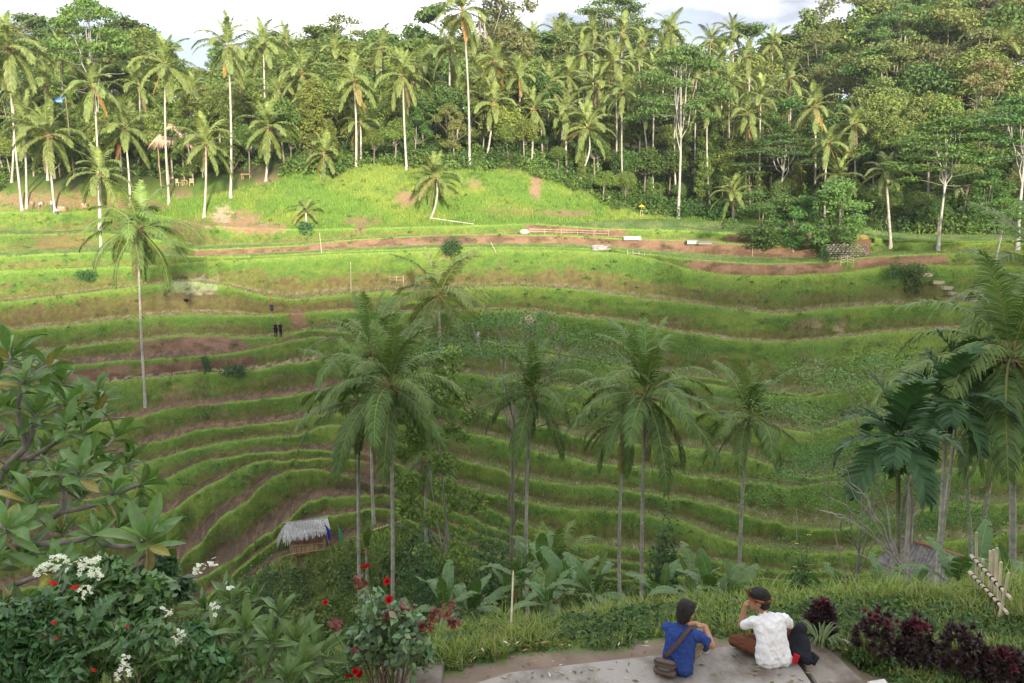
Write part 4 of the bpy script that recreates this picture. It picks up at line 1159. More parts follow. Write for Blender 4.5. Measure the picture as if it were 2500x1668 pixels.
# tall grass on the near bank
nb = (TYP == 0) & (GZ > -8.0) & (~dirt)
P, i_, j_ = cell_sampler(nb, 108000, rg, 0.65)
tall = np.clip((P[:, 1] - 8.9) / 2.2, 0, 1)
cn = np.array([0.180, 0.260, 0.066]) * rg.uniform(0.6, 1.35, len(P))[:, None] * np.stack([1 + 0.3 * fbm(P[:, 0] * .8, P[:, 1] * .8, 6), np.ones(len(P)), np.ones(len(P))], -1)
dry_ = rg.random(len(P)) < 0.06
pt_ = fbm(P[:, 0] * .55 + 3, P[:, 1] * .55, 16); cn = cn * (0.75 + 0.6 * pt_)[:, None]
cn[dry_] = np.array([0.38, 0.33, 0.17])
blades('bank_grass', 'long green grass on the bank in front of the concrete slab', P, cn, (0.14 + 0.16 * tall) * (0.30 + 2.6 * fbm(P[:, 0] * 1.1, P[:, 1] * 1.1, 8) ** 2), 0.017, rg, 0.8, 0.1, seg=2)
P, i_, j_ = cell_sampler(nb & (GY < 12.5), 3400, rg, 0.5)
leaf_stuff('bank_weeds', 'small leafy weeds between the grass of the near bank', P, rg.uniform(0.08, 0.22, len(P)), 22, 0.07, np.array([[0.075, 0.145, 0.038]]) * rg.uniform(.7, 1.3, (len(P), 1)), rg)
# ---------------------------------------------------------------- foreground: slab, shrubs, flowers
def on_z(px, py, z):
    w, t = pix_wt(px, py); Y = -z / float(t)
    return Vector((float(w) * Y, Y, z))

def prism(mb, pts, z0, z1, c=(1, 1, 1), bev=0.0):
    n = len(pts)
    V = [(p[0], p[1], z1) for p in pts] + [(p[0], p[1], z0) for p in pts]
    for i in range(1, n - 1): mb.add([V[0], V[i], V[i + 1]], [[0, 1, 2]], c)
    for i in range(n):
        j = (i + 1) % n
        mb.add([V[i], V[n + i], V[n + j], V[j]], [[0, 1, 2, 3]], c)

ZS = -3.90 * K
def slab_obj(name, label, pix, z, col):
    pts = [on_z(x, y, z) for x, y in pix]
    bm = bmesh.new()
    vs = [bm.verts.new((p.x, p.y, z)) for p in pts]
    f = bm.faces.new(vs)
    if f.normal.z < 0: f.normal_flip()
    ex = bmesh.ops.extrude_face_region(bm, geom=[f])
    for v in [g for g in ex['geom'] if isinstance(g, bmesh.types.BMVert)]: v.co.z -= 0.25
    bmesh.ops.recalc_face_normals(bm, faces=bm.faces)
    bmesh.ops.bevel(bm, geom=[e for e in bm.edges if abs(e.verts[0].co.z - z) < 1e-4 and abs(e.verts[1].co.z - z) < 1e-4], offset=0.012, segments=2, affect='EDGES')
    me = bpy.data.meshes.new(name); bm.to_mesh(me); bm.free()
    a = me.color_attributes.new('Col', 'FLOAT_COLOR', 'POINT')
    a.data.foreach_set('color', np.tile(np.array([*col, 1], np.float32), (len(me.vertices), 1)).ravel())
    me.materials.append(M_conc)
    return tag(obj(name, me), label, None, kind='structure')
M_conc, N_, L_, out_ = new_mat('old_concrete')
b_ = N_.new('ShaderNodeBsdfPrincipled'); b_.inputs['Roughness'].default_value = 0.85; b_.inputs['Specular IOR Level'].default_value = 0.25
vc_ = N_.new('ShaderNodeVertexColor'); vc_.layer_name = 'Col'
tc_ = N_.new('ShaderNodeTexCoord')
na_ = N_.new('ShaderNodeTexNoise'); na_.inputs['Scale'].default_value = 2.2; na_.inputs['Detail'].default_value = 8; na_.inputs['Roughness'].default_value = 0.6
nb_ = N_.new('ShaderNodeTexNoise'); nb_.inputs['Scale'].default_value = 45; nb_.inputs['Detail'].default_value = 4
for n_n in (na_, nb_): L_.new(tc_.outputs['Object'], n_n.inputs['Vector'])
ra_ = N_.new('ShaderNodeValToRGB'); ra_.color_ramp.elements[0].position = 0.34; ra_.color_ramp.elements[0].color = (0.45, 0.39, 0.33, 1); ra_.color_ramp.elements[1].position = 0.56; ra_.color_ramp.elements[1].color = (1.05, 1.03, 1.0, 1)
rb_ = N_.new('ShaderNodeMapRange'); rb_.inputs['To Min'].default_value = 0.8; rb_.inputs['To Max'].default_value = 1.2
L_.new(na_.outputs['Fac'], ra_.inputs['Fac']); L_.new(nb_.outputs['Fac'], rb_.inputs['Value'])
m1_ = N_.new('ShaderNodeMix'); m1_.data_type = 'RGBA'; m1_.blend_type = 'MULTIPLY'; m1_.inputs['Factor'].default_value = 1
m2_ = N_.new('ShaderNodeMix'); m2_.data_type = 'RGBA'; m2_.blend_type = 'MULTIPLY'; m2_.inputs['Factor'].default_value = 1
L_.new(vc_.outputs['Color'], m1_.inputs['A']); L_.new(ra_.outputs['Color'], m1_.inputs['B'])
L_.new(m1_.outputs['Result'], m2_.inputs['A']); L_.new(rb_.outputs['Result'], m2_.inputs['B'])
L_.new(m2_.outputs['Result'], b_.inputs['Base Color'])
bp_ = N_.new('ShaderNodeBump'); bp_.inputs['Strength'].default_value = 0.25; bp_.inputs['Distance'].default_value = 0.01
L_.new(nb_.outputs['Fac'], bp_.inputs['Height']); L_.new(bp_.outputs['Normal'], b_.inputs['Normal'])
L_.new(b_.outputs['BSDF'], out_.inputs['Surface'])
slab_obj('pavement', 'pale grey concrete slab the two men sit on', [(1090, 1690), (1240, 1641), (1400, 1621), (1560, 1603), (1660, 1592), (1770, 1577), (1880, 1566), (1925, 1583), (1998, 1690)], ZS, (0.285, 0.265, 0.24))
slab_obj('pavement', 'darker dirty concrete strip at the right of the slab', [(1932, 1580), (1966, 1547), (2034, 1592), (2075, 1630), (2140, 1690), (2008, 1690)], ZS - 0.02, (0.22, 0.195, 0.165))
slab_obj('pavement', 'small concrete landing behind the rose bush', [(900, 1690), (925, 1620), (1010, 1606), (1085, 1615), (1075, 1690)], ZS - 0.14, (0.19, 0.165, 0.14))
slab_obj('kerb_block', 'white corner of a painted block at the bottom edge', [(2118, 1662), (2160, 1655), (2185, 1690), (2125, 1690)], ZS + 0.02, (0.62, 0.62, 0.60))

# ---- leaves with a folded midrib
def leaf_mesh(name, L=0.32, W=0.10, fold=0.25, curve=0.35, col=(0.060, 0.125, 0.035), rib=(0.16, 0.21, 0.08), tipw=1.25, mat=None, n=9, veins=True, seed=0):
    r = np.random.default_rng(seed)
    s = np.linspace(0, 1, n)
    wd = W * 0.5 * np.clip(np.sin(np.pi * s ** tipw * 0.98 + 0.02), 0.02, 1) ** 0.9
    el = -curve * (s ** 1.6)
    x = np.concatenate([[0], np.cumsum(np.cos(el[:-1]) * L / (n - 1))]); z = np.concatenate([[0], np.cumsum(np.sin(el[:-1]) * L / (n - 1))])
    cols_ = []; V = []
    for q, f in enumerate((-1, -0.5, -0.08, 0.08, 0.5, 1)):
        V.append(np.stack([x + abs(f) * 0.02 * L, wd * f, z + fold * wd * abs(f) ** 1.2 - 0.004 * (abs(f) < .2)], -1))
        k = np.array(rib) if abs(f) < 0.2 else np.array(col)
        cc = np.tile(k, (n, 1))
        if veins and abs(f) > 0.2: cc = cc * np.where(np.arange(n) % 2 == 0, 1.12, 0.92)[:, None]
        cols_.append(cc)
    V = np.stack(V, 1); Cc = np.stack(cols_, 1)
    i = np.arange(n - 1)[:, None]; j = np.arange(5)[None]
    F = np.stack([i * 6 + j, i * 6 + j + 1, (i + 1) * 6 + j + 1, (i + 1) * 6 + j], -1).reshape(-1, 4)
    return mesh_np(name, V.reshape(-1, 3), F, Cc.reshape(-1, 3), True, mat or M_glossleaf)

FRL = [leaf_mesh('frangipani_leaf', 0.35, 0.100, 0.22, c_, col=k_, seed=i) for i, (c_, k_) in enumerate([(0.25, (0.120, 0.245, 0.050)), (0.7, (0.092, 0.200, 0.042)), (1.2, (0.112, 0.228, 0.042))])]
FRY = leaf_mesh('frangipani_yellow_leaf', 0.32, 0.105, 0.25, 0.5, col=(0.30, 0.26, 0.045), rib=(0.38, 0.34, 0.12))
FRB = leaf_mesh('frangipani_dry_leaf', 0.30, 0.08, 0.6, 1.2, col=(0.36, 0.30, 0.17), rib=(0.30, 0.22, 0.10))

def orient(o, d, up=(0, 0, 1), roll=0.0):
    d = Vector(d).normalized(); up = Vector(up)
    y = up.cross(d)
    if y.length < 1e-3: y = Vector((0, 1, 0)).cross(d)
    y.normalize(); z = d.cross(y)
    Mx = Matrix((d, y, z)).transposed().to_4x4() @ Matrix.Rotation(roll, 4, 'X')
    o.rotation_mode = 'QUATERNION'; o.rotation_quaternion = Mx.to_quaternion()

def whorl(t, tip, direction, n, leaves, scale, r, base, yellow=0.04, spread=(0.35, 1.25)):
    """a rosette of leaves at a branch tip"""
    d = Vector(direction).normalized()
    a = d.orthogonal().normalized(); b = d.cross(a)
    for i in range(n):
        f = (i + 0.5) / n
        th = i * 2.39996 + r.uniform(-.25, .25)
        sp = spread[0] + (spread[1] - spread[0]) * f + r.uniform(-.12, .12)
        v = d * math.cos(sp) + (a * math.cos(th) + b * math.sin(th)) * math.sin(sp)
        q = r.random()
        m = FRY if (leaves is FRL and f > .6 and q < yellow * 2.5) else leaves[int(r.integers(0, len(leaves)))]
        o = obj('leaf', m, t, Vector(tip) - base - d * (0.10 * f * K * scale), None, K * scale * r.uniform(.62, 1.12) * (0.7 if f < .15 else 1))
        orient(o, v, d, r.uniform(-.3, .3))

rf = np.random.default_rng(31)
FB = Vector((-4.55 * K, 6.0 * K, near_z(np.array(-4.55 * K), np.array(6.0 * K)).item()))
fr = thing('frangipani_tree', 'frangipani tree with long glossy leaves at the left edge', 'tree', FB)
mb = MB()
def br(pix, r0, r1):
    P_ = [np.array(atk(x, y, Y)[:]) - np.array(FB[:]) for x, y, Y in pix]
    P_ = np.array(P_)
    s = np.linspace(0, 1, len(P_)); ss_ = np.linspace(0, 1, len(P_) * 4)
    Q = np.stack([gsm(np.interp(ss_, s, P_[:, k]), 1.4) for k in range(3)], -1)
    Q[0], Q[-1] = P_[0], P_[-1]
    n = len(Q)
    mb.tube(Q, np.linspace(r0, r1, n) * K, 7, np.array([0.20, 0.175, 0.15]) * rf.uniform(.75, 1.25, (n, 1)))
    return atk(*pix[-1]), (atk(*pix[-1]) - atk(*pix[-2])).normalized()
trunk_top = (-130, 1440, 5.9)
q0 = np.array(atk(*trunk_top)[:]) - np.array(FB[:])
mb.tube([[0, 0, -.2], [0.02, 0, .5], q0 * .7, q0], [.14, .115, .10, .08], 8, (0.22, 0.19, 0.16))
TIPS = []
BR = [([trunk_top, (0, 1328, 5.8), (106, 1330, 5.6), (204, 1319, 5.5), (238, 1304, 5.45)], .034, .016),
 ([(204, 1322, 5.5), (240, 1328, 5.5), (298, 1336, 5.4), (332, 1334, 5.35), (358, 1314, 5.3)], .022, .014),
 ([trunk_top, (0, 1294, 6.0), (64, 1285, 5.9), (115, 1272, 5.85), (158, 1245, 5.8), (158, 1192, 5.8), (136, 1157, 5.75)], .036, .017),
 ([(150, 1250, 5.8), (221, 1238, 5.9), (264, 1217, 6.0), (278, 1200, 6.0)], .022, .015),
 ([(158, 1195, 5.8), (180, 1175, 5.75), (195, 1150, 5.7)], .018, .014),
 ([trunk_top, (0, 1443, 5.5), (85, 1409, 5.3), (132, 1387, 5.2)], .026, .014),
 ([trunk_top, (-60, 1250, 6.2), (21, 1132, 6.3), (64, 1094, 6.3), (85, 1042, 6.3), (85, 1010, 6.3)], .040, .018),
 ([(21, 1132, 6.3), (75, 1118, 6.5), (128, 1085, 6.6), (204, 1052, 6.7)], .022, .015),
 ([(158, 1190, 5.8), (190, 1165, 6.1), (222, 1110, 6.3)], .020, .014),
 ([(85, 1042, 6.3), (130, 1010, 6.4), (165, 980, 6.5)], .018, .013),
 ([(64, 1094, 6.3), (40, 1000, 6.2), (60, 930, 6.1)], .022, .014),
 ([(-60, 1250, 6.2), (-20, 1100, 6.1), (-10, 1000, 6.0)], .024, .014),
 ([(60, 1285, 5.9), (70, 1245, 5.7), (80, 1215, 5.6)], .018, .013),
 ([(0, 1300, 6.0), (20, 1230, 6.2), (25, 1170, 6.3)], .018, .013),
 ([(60, 960, 6.1), (30, 900, 6.2), (20, 860, 6.3)], .016, .012),
 ([(222, 1120, 6.3), (262, 1090, 6.6), (285, 1060, 6.8)], .014, .012),
 ([(264, 1217, 6.0), (320, 1190, 6.2), (350, 1180, 6.3)], .014, .011),
 ([(128, 1085, 6.6), (150, 1060, 6.3), (160, 1040, 6.2)], .014, .011),
 ([(0, 1443, 5.5), (20, 1490, 5.3), (40, 1510, 5.2)], .016, .012),
 ([(60, 930, 6.1), (100, 900, 6.3), (120, 890, 6.4)], .014, .011),
 ([(0, 1330, 5.8), (10, 1310, 5.4), (20, 1290, 5.2)], .014, .011)]
for pix, a_, b_r in BR: TIPS.append(br(pix, a_, b_r))
obj('trunk', mb.mesh('trunk', M_bark, True), fr)
for i, (tip, d) in enumerate(TIPS):
    d2 = (d * .7 + Vector((rf.uniform(-.25, .55), rf.uniform(-.35, .25), .75))).normalized()
    whorl(fr, tip, d2, 14 if i in (1, 2, 3, 6, 7, 8) else 12, FRL, rf.uniform(.66, .9) if i != 1 else 1.0, rf, FB, spread=(.3, 1.55))
bk_ = MB()
def joined_whorl(tip, d, n, scale):
    d = Vector(d).normalized(); a = d.orthogonal().normalized(); b = d.cross(a)
    for i in range(n):
        f = (i + .5) / n; th = i * 2.39996 + rf.uniform(-.3, .3); sp = .3 + 1.2 * f + rf.uniform(-.15, .15)
        v = (d * math.cos(sp) + (a * math.cos(th) + b * math.sin(th)) * math.sin(sp)).normalized()
        y = d.cross(v).normalized(); z = v.cross(y)
        Mx = np.array(Matrix((v, y, z)).transposed())
        m = FRL[int(rf.integers(0, 3))] if rf.random() > .05 else FRY
        V_ = np.array([q.co[:] for q in m.vertices]) @ Mx.T * (K * scale * rf.uniform(.65, 1.1)) + np.array((Vector(tip) - FB - d * .08 * f)[:])
        F_ = np.array([list(q.vertices) for q in m.polygons]); cc = np.array([q.color[:3] for q in m.color_attributes['Col'].data]) * rf.uniform(.8, 1.15)
        bk_.add(V_, F_, cc)
for x, y, Y in [(30, 870, 6.6), (75, 905, 6.9), (-20, 930, 6.5), (110, 950, 7.0), (20, 1010, 6.9), (60, 1060, 6.8), (-10, 1090, 6.6), (110, 1110, 6.9), (180, 1000, 7.0), (235, 1020, 7.1), (40, 1170, 6.8), (100, 1190, 6.5), (-10, 1200, 6.5), (250, 1150, 6.7), (310, 1130, 6.9), (200, 1210, 6.6), (60, 1270, 6.4), (320, 1250, 6.2), (400, 1330, 5.8), (-10, 1380, 5.6), (60, 1350, 5.6), (150, 1300, 6.0), (290, 1290, 5.9), (240, 970, 7.2), (150, 930, 7.1), (10, 1480, 5.2)]:
    joined_whorl(atk(x, y, Y), (rf.uniform(-.4, .6), rf.uniform(-.4, .3), .8), 13, rf.uniform(.7, .95))
o = obj('foliage', bk_.mesh('foliage', M_glossleaf, True), fr); o['kind'] = 'stuff'
o = obj('leaf', FRB, fr, atk(356, 1322, 5.28) - FB, None, 0.95 * K); orient(o, (0.15, -.1, -1)); o['label'] = 'dry curled hanging leaf'
o = obj('leaf', FRB, fr, atk(2, 1420, 5.1) - FB, None, 0.9 * K); orient(o, (0.3, -.1, -1)); o['label'] = 'dry curled hanging leaf'

# low frangipani shrub at the bottom
FS = Vector((*atk(600, 1668, 5.4)[:2], -4.35 * K))
fs = thing('frangipani_shrub', 'low frangipani shrub with pointed light green leaves at the bottom', 'shrub', FS)
FSL = [leaf_mesh('shrub_leaf', 0.25, 0.068, 0.35, c_, col=k_, tipw=1.0) for c_, k_ in [(0.25, (0.130, 0.225, 0.065)), (0.6, (0.095, 0.185, 0.055)), (.9, (0.115, 0.205, 0.050))]]
mb = MB()
tips = [(500, 1480, 5.6), (560, 1460, 5.5), (620, 1450, 5.6), (680, 1490, 5.4), (530, 1540, 5.2), (600, 1530, 5.1), (660, 1560, 5.0), (720, 1560, 5.3), (480, 1600, 5.0), (560, 1610, 4.9), (640, 1625, 4.9), (740, 1620, 5.1), (700, 1650, 4.9), (780, 1590, 5.5), (590, 1570, 5.3), (520, 1655, 4.8), (450, 1560, 5.4)]
for x, y, Y in tips:
    tp = np.array((atk(x, y, Y) - FS)[:])
    limb(mb, [rf.uniform(-.1, .1), rf.uniform(-.1, .1), -.1], tp, .022, .010, np.array((.18, .15, .12)), rf, sag=.15)
    whorl(fs, atk(x, y, Y), (rf.uniform(-.4, .4), rf.uniform(-.5, .1), 1), 13, FSL, rf.uniform(.8, 1.1), rf, FS, spread=(.25, 1.35))
obj('stem', mb.mesh('stem', M_bark, True), fs)

# flowering shrubs: leaf masses at true places
def shrub_px(name, label, cx, cy, Y, rx, rz, leaves, size, col, seed, zg=-4.4, ry=None, mat=None, lobes=14, aspect=.5):
    zg *= K; rx *= K; rz *= K; size *= K; ry = (ry or rx / K * .6) * K
    c = atk(cx, cy, Y)
    base = Vector((c.x, c.y, zg))
    t = thing(name, label, 'shrub', base)
    r = np.random.default_rng(seed); cb, sb = MB(), MB()
    C_, Rd = [], []
    for i in range(lobes):
        d = unit(r.normal(size=3)) * r.uniform(.3, .85)
        C_.append(np.array([d[0] * rx, d[1] * (ry or rx * .6), c.z - zg + d[2] * rz])); Rd.append(np.array([rx, ry or rx * .6, rz]) * r.uniform(.25, .42))
        limb(sb, [r.uniform(-.1, .1), r.uniform(-.1, .1), -.1], C_[-1], .018, .006, np.array((.14, .11, .08)), r, sag=.05)
    leaf_cloud(cb, C_, Rd, np.full(lobes, leaves / lobes), size, col, r, aspect=aspect, cvar=.4)
    obj('stem', sb.mesh('stem', M_bark, True), t)
    f = obj('foliage', cb.mesh('foliage', mat or M_glossleaf), t); f['kind'] = 'stuff'
    return t, base
wb, wbb = shrub_px('white_flowered_shrub', 'dark green shrub with hanging white flower clusters at the lower left', 250, 1540, 4.7, .62, .48, 7600, .085, (.095, .190, .055), 1, ry=.35)
hb, hbb = shrub_px('hibiscus_shrub', 'dark shrub with small red flowers in the bottom left corner', 60, 1580, 4.4, .46, .42, 6000, .070, (.080, .160, .050), 2, ry=.3)
sb2, _ = shrub_px('leafy_shrub', 'blue green leafy shrub between the frangipani branch and the flowers', 330, 1430, 5.8, .42, .30, 3200, .10, (.105, .195, .080), 3, ry=.35)
sb3, _ = shrub_px('leafy_shrub', 'dense dark shrub at the bottom edge left of the rose bush', 440, 1620, 4.9, .40, .26, 3600, .08, (.095, .190, .055), 4, ry=.3)
rb, rbb = shrub_px('rose_bush', 'rose bush with red blooms and bronze young leaves', 945, 1545, 5.6, .42, .40, 1500, .075, (.120, .195, .090), 5, zg=-4.2, ry=.3, lobes=26, aspect=.7)
# bronze young leaves
r = np.random.default_rng(9); cb = MB()
sp_ = [(1060, 1500), (1090, 1490), (1040, 1530), (880, 1420), (990, 1480), (1010, 1570), (870, 1590), (1110, 1520), (950, 1500), (820, 1520)]
leaf_cloud(cb, [np.array((atk(x, y, 5.5) - rbb)[:]) for x, y in sp_], [np.array([.07, .06, .06]) * K] * len(sp_), [20] * len(sp_), .052 * K, (.17, .035, .030), r, aspect=.7)
tag(obj('young_foliage', cb.mesh('young_foliage', M_glossleaf), rb), 'bronze red young leaves', kind='stuff')
# pinnate fern-like sprays
PIN = frond_mesh('pinnate_spray', 35, 60, L=.55, pairs=16, lmax=.13, wid=.032, droop=.2, seed=5, leaf=(.06, .14, .035), rib=(.1, .14, .05), mat=M_glossleaf)
for i, (x, y, Y) in enumerate([(210, 1560, 4.5), (300, 1570, 4.4), (260, 1610, 4.3), (330, 1600, 4.6), (120, 1430, 4.9), (200, 1480, 4.8), (350, 1650, 4.3), (160, 1640, 4.2)]):
    obj('leaf_spray', PIN, wb, atk(x, y, Y) - wbb, (rf.uniform(-.3, .3), rf.uniform(-.4, .2), rf.uniform(-1, 1.5)), K * rf.uniform(.42, .65))

def flower_mesh(name, n, L, W, col, ctr, cup=.5, layers=1, seed=0):
    r = np.random.default_rng(seed); mb = MB()
    for l in range(layers):
        for i in range(n):
            a = i * 6.283 / n + l * .5; e = cup + l * .45
            d = np.array([math.cos(a) * math.cos(e), math.sin(a) * math.cos(e), math.sin(e)]); s = np.array([-math.sin(a), math.cos(a), 0])
            ll = L * (1 - .22 * l) * r.uniform(.85, 1.1); ww = W * (1 - .15 * l)
            up = np.cross(d, s) * -1
            c = np.asarray(col) * r.uniform(.85, 1.1)
            P0 = d * ll * .05; P1 = d * ll * .55; P2 = d * ll + np.array([0, 0, -.15 * ll * (layers == 1)])
            mb.add([P0, P1 + s * ww * .5, P2, P1 - s * ww * .5], [[0, 1, 2, 3]], c)
    mb.tube([[0, 0, 0], [0, 0, L * .35]], [L * .08, L * .04], 5, ctr)
    return mb.mesh(name, M_petal)
F_WHITE = flower_mesh('white_bract', 5, .042, .028, (.78, .78, .70), (.4, .42, .2), .1)
F_HIB = flower_mesh('red_flower', 5, .045, .034, (.55, .02, .02), (.5, .2, .05), .7)
F_ROSE = flower_mesh('red_rose', 7, .055, .06, (.50, .008, .012), (.3, .01, .01), .35, 4)
WCL = [(210, 1375), (235, 1365), (150, 1360), (105, 1390), (120, 1375), (205, 1450), (215, 1435), (425, 1558), (435, 1570), (345, 1552), (330, 1545), (300, 1610), (312, 1640), (400, 1490), (560, 1432), (490, 1382), (480, 1390), (525, 1480), (370, 1590), (222, 1392), (195, 1385), (165, 1372), (240, 1402), (285, 1650), (300, 1625), (440, 1545), (418, 1580), (340, 1560), (135, 1382), (520, 1375), (90, 1400), (410, 1495)]
for i, (x, y) in enumerate(WCL):
    Y = 4.25 if x < 330 else 4.6
    p = atk(x, y, Y)
    g_ = obj('flower_cluster', None, wb, p - wbb) if False else None
    mb = MB()
    for k in range(8 if i not in (13, 14) else 5):
        off = np.array([rf.normal(0, .024), rf.normal(0, .022), rf.normal(0, .034)])
        a = rf.uniform(0, 6.28); e = rf.uniform(-.6, .5)
        Mx = Euler((rf.uniform(-1.2, .4), rf.uniform(-.7, .7), a)).to_matrix()
        V_ = np.array([v.co[:] for v in F_WHITE.vertices]) @ np.array(Mx).T * rf.uniform(.7, 1.1)
        for f_ in F_WHITE.polygons:
            pass
        quads = np.array([list(f_.vertices) for f_ in F_WHITE.polygons if len(f_.vertices) == 4 and max(f_.vertices) < 20])
        mb.add(V_[:20] + off, quads, np.array((.80, .80, .72)) * rf.uniform(.9, 1.05))
    obj('flower_cluster', mb.mesh('flower_cluster', M_petal), wb, p - wbb, None, K * .46)
for i, (x, y) in enumerate([(128, 1430), (183, 1440), (130, 1525), (107, 1557), (135, 1563), (226, 1640), (310, 1532), (20, 1540)]):
    o = obj('flower', F_HIB, hb, atk(x, y, 4.3) - hbb, (rf.uniform(-1.3, -.3), rf.uniform(-.6, .6), 0), K * (.85 if i < 2 else .6))
for i, (x, y, s_) in enumerate([(893, 1387, 1.25), (945, 1420, .9), (950, 1465, 1.0), (958, 1502, 1.0), (850, 1655, 1.1), (880, 1648, 1.0), (955, 1605, .6), (795, 1472, .8), (868, 1640, .9)]):
    o = obj('bloom', F_ROSE, rb, atk(x, y, 5.45) - rbb, (rf.uniform(-.9, -.2), rf.uniform(-.4, .4), rf.uniform(0, 6)), s_ * K * .68)
    tp = np.array((atk(x, y, 5.45) - rbb)[:]); m3 = MB(); limb(m3, [tp[0] * .4, tp[1] * .5, -.05], tp, .008, .004, np.array((.08, .12, .04)), rf, sag=.02)
    obj('stem', m3.mesh('stem', M_bark, True), rb)

# ---- hedge plants with dark purple leaves at the right
PUR = (.040, .024, .023)
def hedge(label, cx, cy, w_, h_, Y, seed, red=.25, green=.35, zg=-4.0):
    c = atk(cx, cy, Y); base = Vector((c.x, c.y, gz(c.x, c.y)))
    t = thing('purple_leaved_shrub', label, 'shrub', base, 0, 'dark purple shrubs in a row at the right')
    r = np.random.default_rng(seed); sc_ = 1 / depth_scale(c)
    rx, rz = w_ * .5 * sc_, h_ * .5 * sc_ / .9
    zc = c.z - base.z
    cb, gb, sb = MB(), MB(), MB()
    n = 170
    for i in range(n):
        d = unit(r.normal(size=3)); q = r.uniform(.6, 1)
        p = np.array([d[0] * rx * q, d[1] * rx * .8 * q, max(.03, zc + d[2] * rz * q)])
        fr_ = (p[2] - (zc - rz)) / (2 * rz)
        isg = fr_ < green and r.random() < .85
        col = (.07, .13, .035) if isg else ((.10, .020, .026) if (fr_ > .72 and r.random() < red) else PUR)
        # little rosettes
        m = 12
        ax = unit(d + np.array([0, -.2, .6]))
        for k in range(m):
            th = k * 2.4; sp2 = .3 + 1.1 * k / m
            a = unit(np.cross(ax, [.3, .8, .1])); b = np.cross(ax, a)
            v = ax * math.cos(sp2) + (a * math.cos(th) + b * math.sin(th)) * math.sin(sp2)
            s = unit(np.cross(v, ax)); l = K * r.uniform(.040, .070)
            o_ = unit(np.cross(s, v))
            cc = np.asarray(col) * r.uniform(.6, 1.5)
            (gb if isg else cb).add([p, p + v * l * .5 + s * l * .2 + o_ * l * .06, p + v * l, p + v * l * .5 - s * l * .2 + o_ * l * .06], [[0, 1, 2, 3]], cc)
        if i % 4 == 0: limb(sb, [r.uniform(-.04, .04), r.uniform(-.04, .04), -.1], p, .010, .004, np.array((.16, .12, .09)), r, sag=.03)
    obj('stem', sb.mesh('stem', M_bark, True), t)
    f = obj('foliage', cb.mesh('foliage', M_glossleaf), t); f['kind'] = 'stuff'
    if gb.n: tag(obj('creeper', gb.mesh('creeper', M_glossleaf), t), 'green creeper leaves around the lower stems', kind='stuff')
    return t
hedge('single oval dark purple shrub beside the man in white', 2003, 1520, 70, 115, 6.55, 1, .3, 0.0)
hedge('dark purple shrub overgrown with green creeper, leftmost of the row of four', 2135, 1590, 115, 215, 6.15, 2, .4, .55)
hedge('dark purple shrub second from the left in the row of four', 2232, 1590, 95, 180, 6.1, 3, .5, .25)
hedge('broad dark purple shrub third from the left in the row of four', 2348, 1605, 120, 160, 5.95, 4, .1, .35)
hedge('low dark purple shrub at the bottom right corner', 2455, 1640, 100, 110, 5.8, 5, .2, .1)
# grass-like plant at the foot of the single shrub
gp = on_z(2003, 1580, -3.98 * K)
sp = thing('spider_plant', 'tuft of arching strap leaves at the foot of the single purple shrub', 'plant', gp, 0, None, K)
r = np.random.default_rng(4); mb = MB()
for i in range(70):
    a = r.uniform(0, 6.28); l = r.uniform(.18, .34); n = 6; s = np.linspace(0, 1, n)
    d = np.array([math.cos(a), math.sin(a), 0]); sd = np.array([-math.sin(a), math.cos(a), 0])
    Pm = np.outer(s * l * .75, d) + np.outer(np.sin(s * 2.4) * l * .55, [0, 0, 1.])
    wv = .007 * (1 - s ** 2) + .001
    V_ = np.concatenate([Pm - sd * wv[:, None], Pm + sd * wv[:, None]])
    F_ = [[k, k + 1, n + k + 1, n + k] for k in range(n - 1)]
    mb.add(V_, F_, np.array((.15, .20, .085)) * r.uniform(.7, 1.3))
f = obj('foliage', mb.mesh('foliage', M_grass), sp); f['kind'] = 'stuff'

# ---- bamboo frame, stakes
BAM = (.50, .43, .29)
def cane(name, p0, p1, rad, parent=None, col=BAM, r=rf, nodes=True):
    p0 = np.array(Vector(p0)[:]); p1 = np.array(Vector(p1)[:]); n = 9
    s = np.linspace(0, 1, n); P_ = p0 + (p1 - p0) * s[:, None]
    rr = rad * (1 - .25 * s) * (1 + (.10 * (np.arange(n) % 2) if nodes else 0))
    m = MB(); m.tube(P_, rr, 6, np.asarray(col) * r.uniform(.75, 1.2, (n, 1)))
    return obj(name, m.mesh(name, M_wood, True), parent)
fb0 = on_z(2425, 1515, -4.05 * K)
bf = thing('bamboo_trellis', 'leaning bamboo frame of upright canes tied to two long rails at the right', 'fence', fb0)
for (x0, y0, x1, y1, Y) in [(2384, 1300, 2386, 1450, 7.9), (2400, 1365, 2396, 1470, 7.7), (2418, 1345, 2411, 1510, 7.5), (2426, 1342, 2420, 1518, 7.35), (2434, 1338, 2425, 1525, 7.25), (2444, 1372, 2432, 1535, 7.05), (2463, 1398, 2434, 1542, 6.85)]:
    p1 = atk(x1, y1, Y); p1.z = gz(p1.x, p1.y) - .1
    cane('cane', p1 - fb0, atk(x0, y0, Y) - fb0, .021, bf)
for a_, b_r in (((2369, 1356, 8.0), (2466, 1460, 6.75)), ((2366, 1396, 8.0), (2457, 1495, 6.75))):
    cane('rail', atk(*a_) - fb0 + Vector((0, -.02, 0)), atk(*b_r) - fb0 + Vector((0, -.02, 0)), .028, bf, (.44, .38, .27))
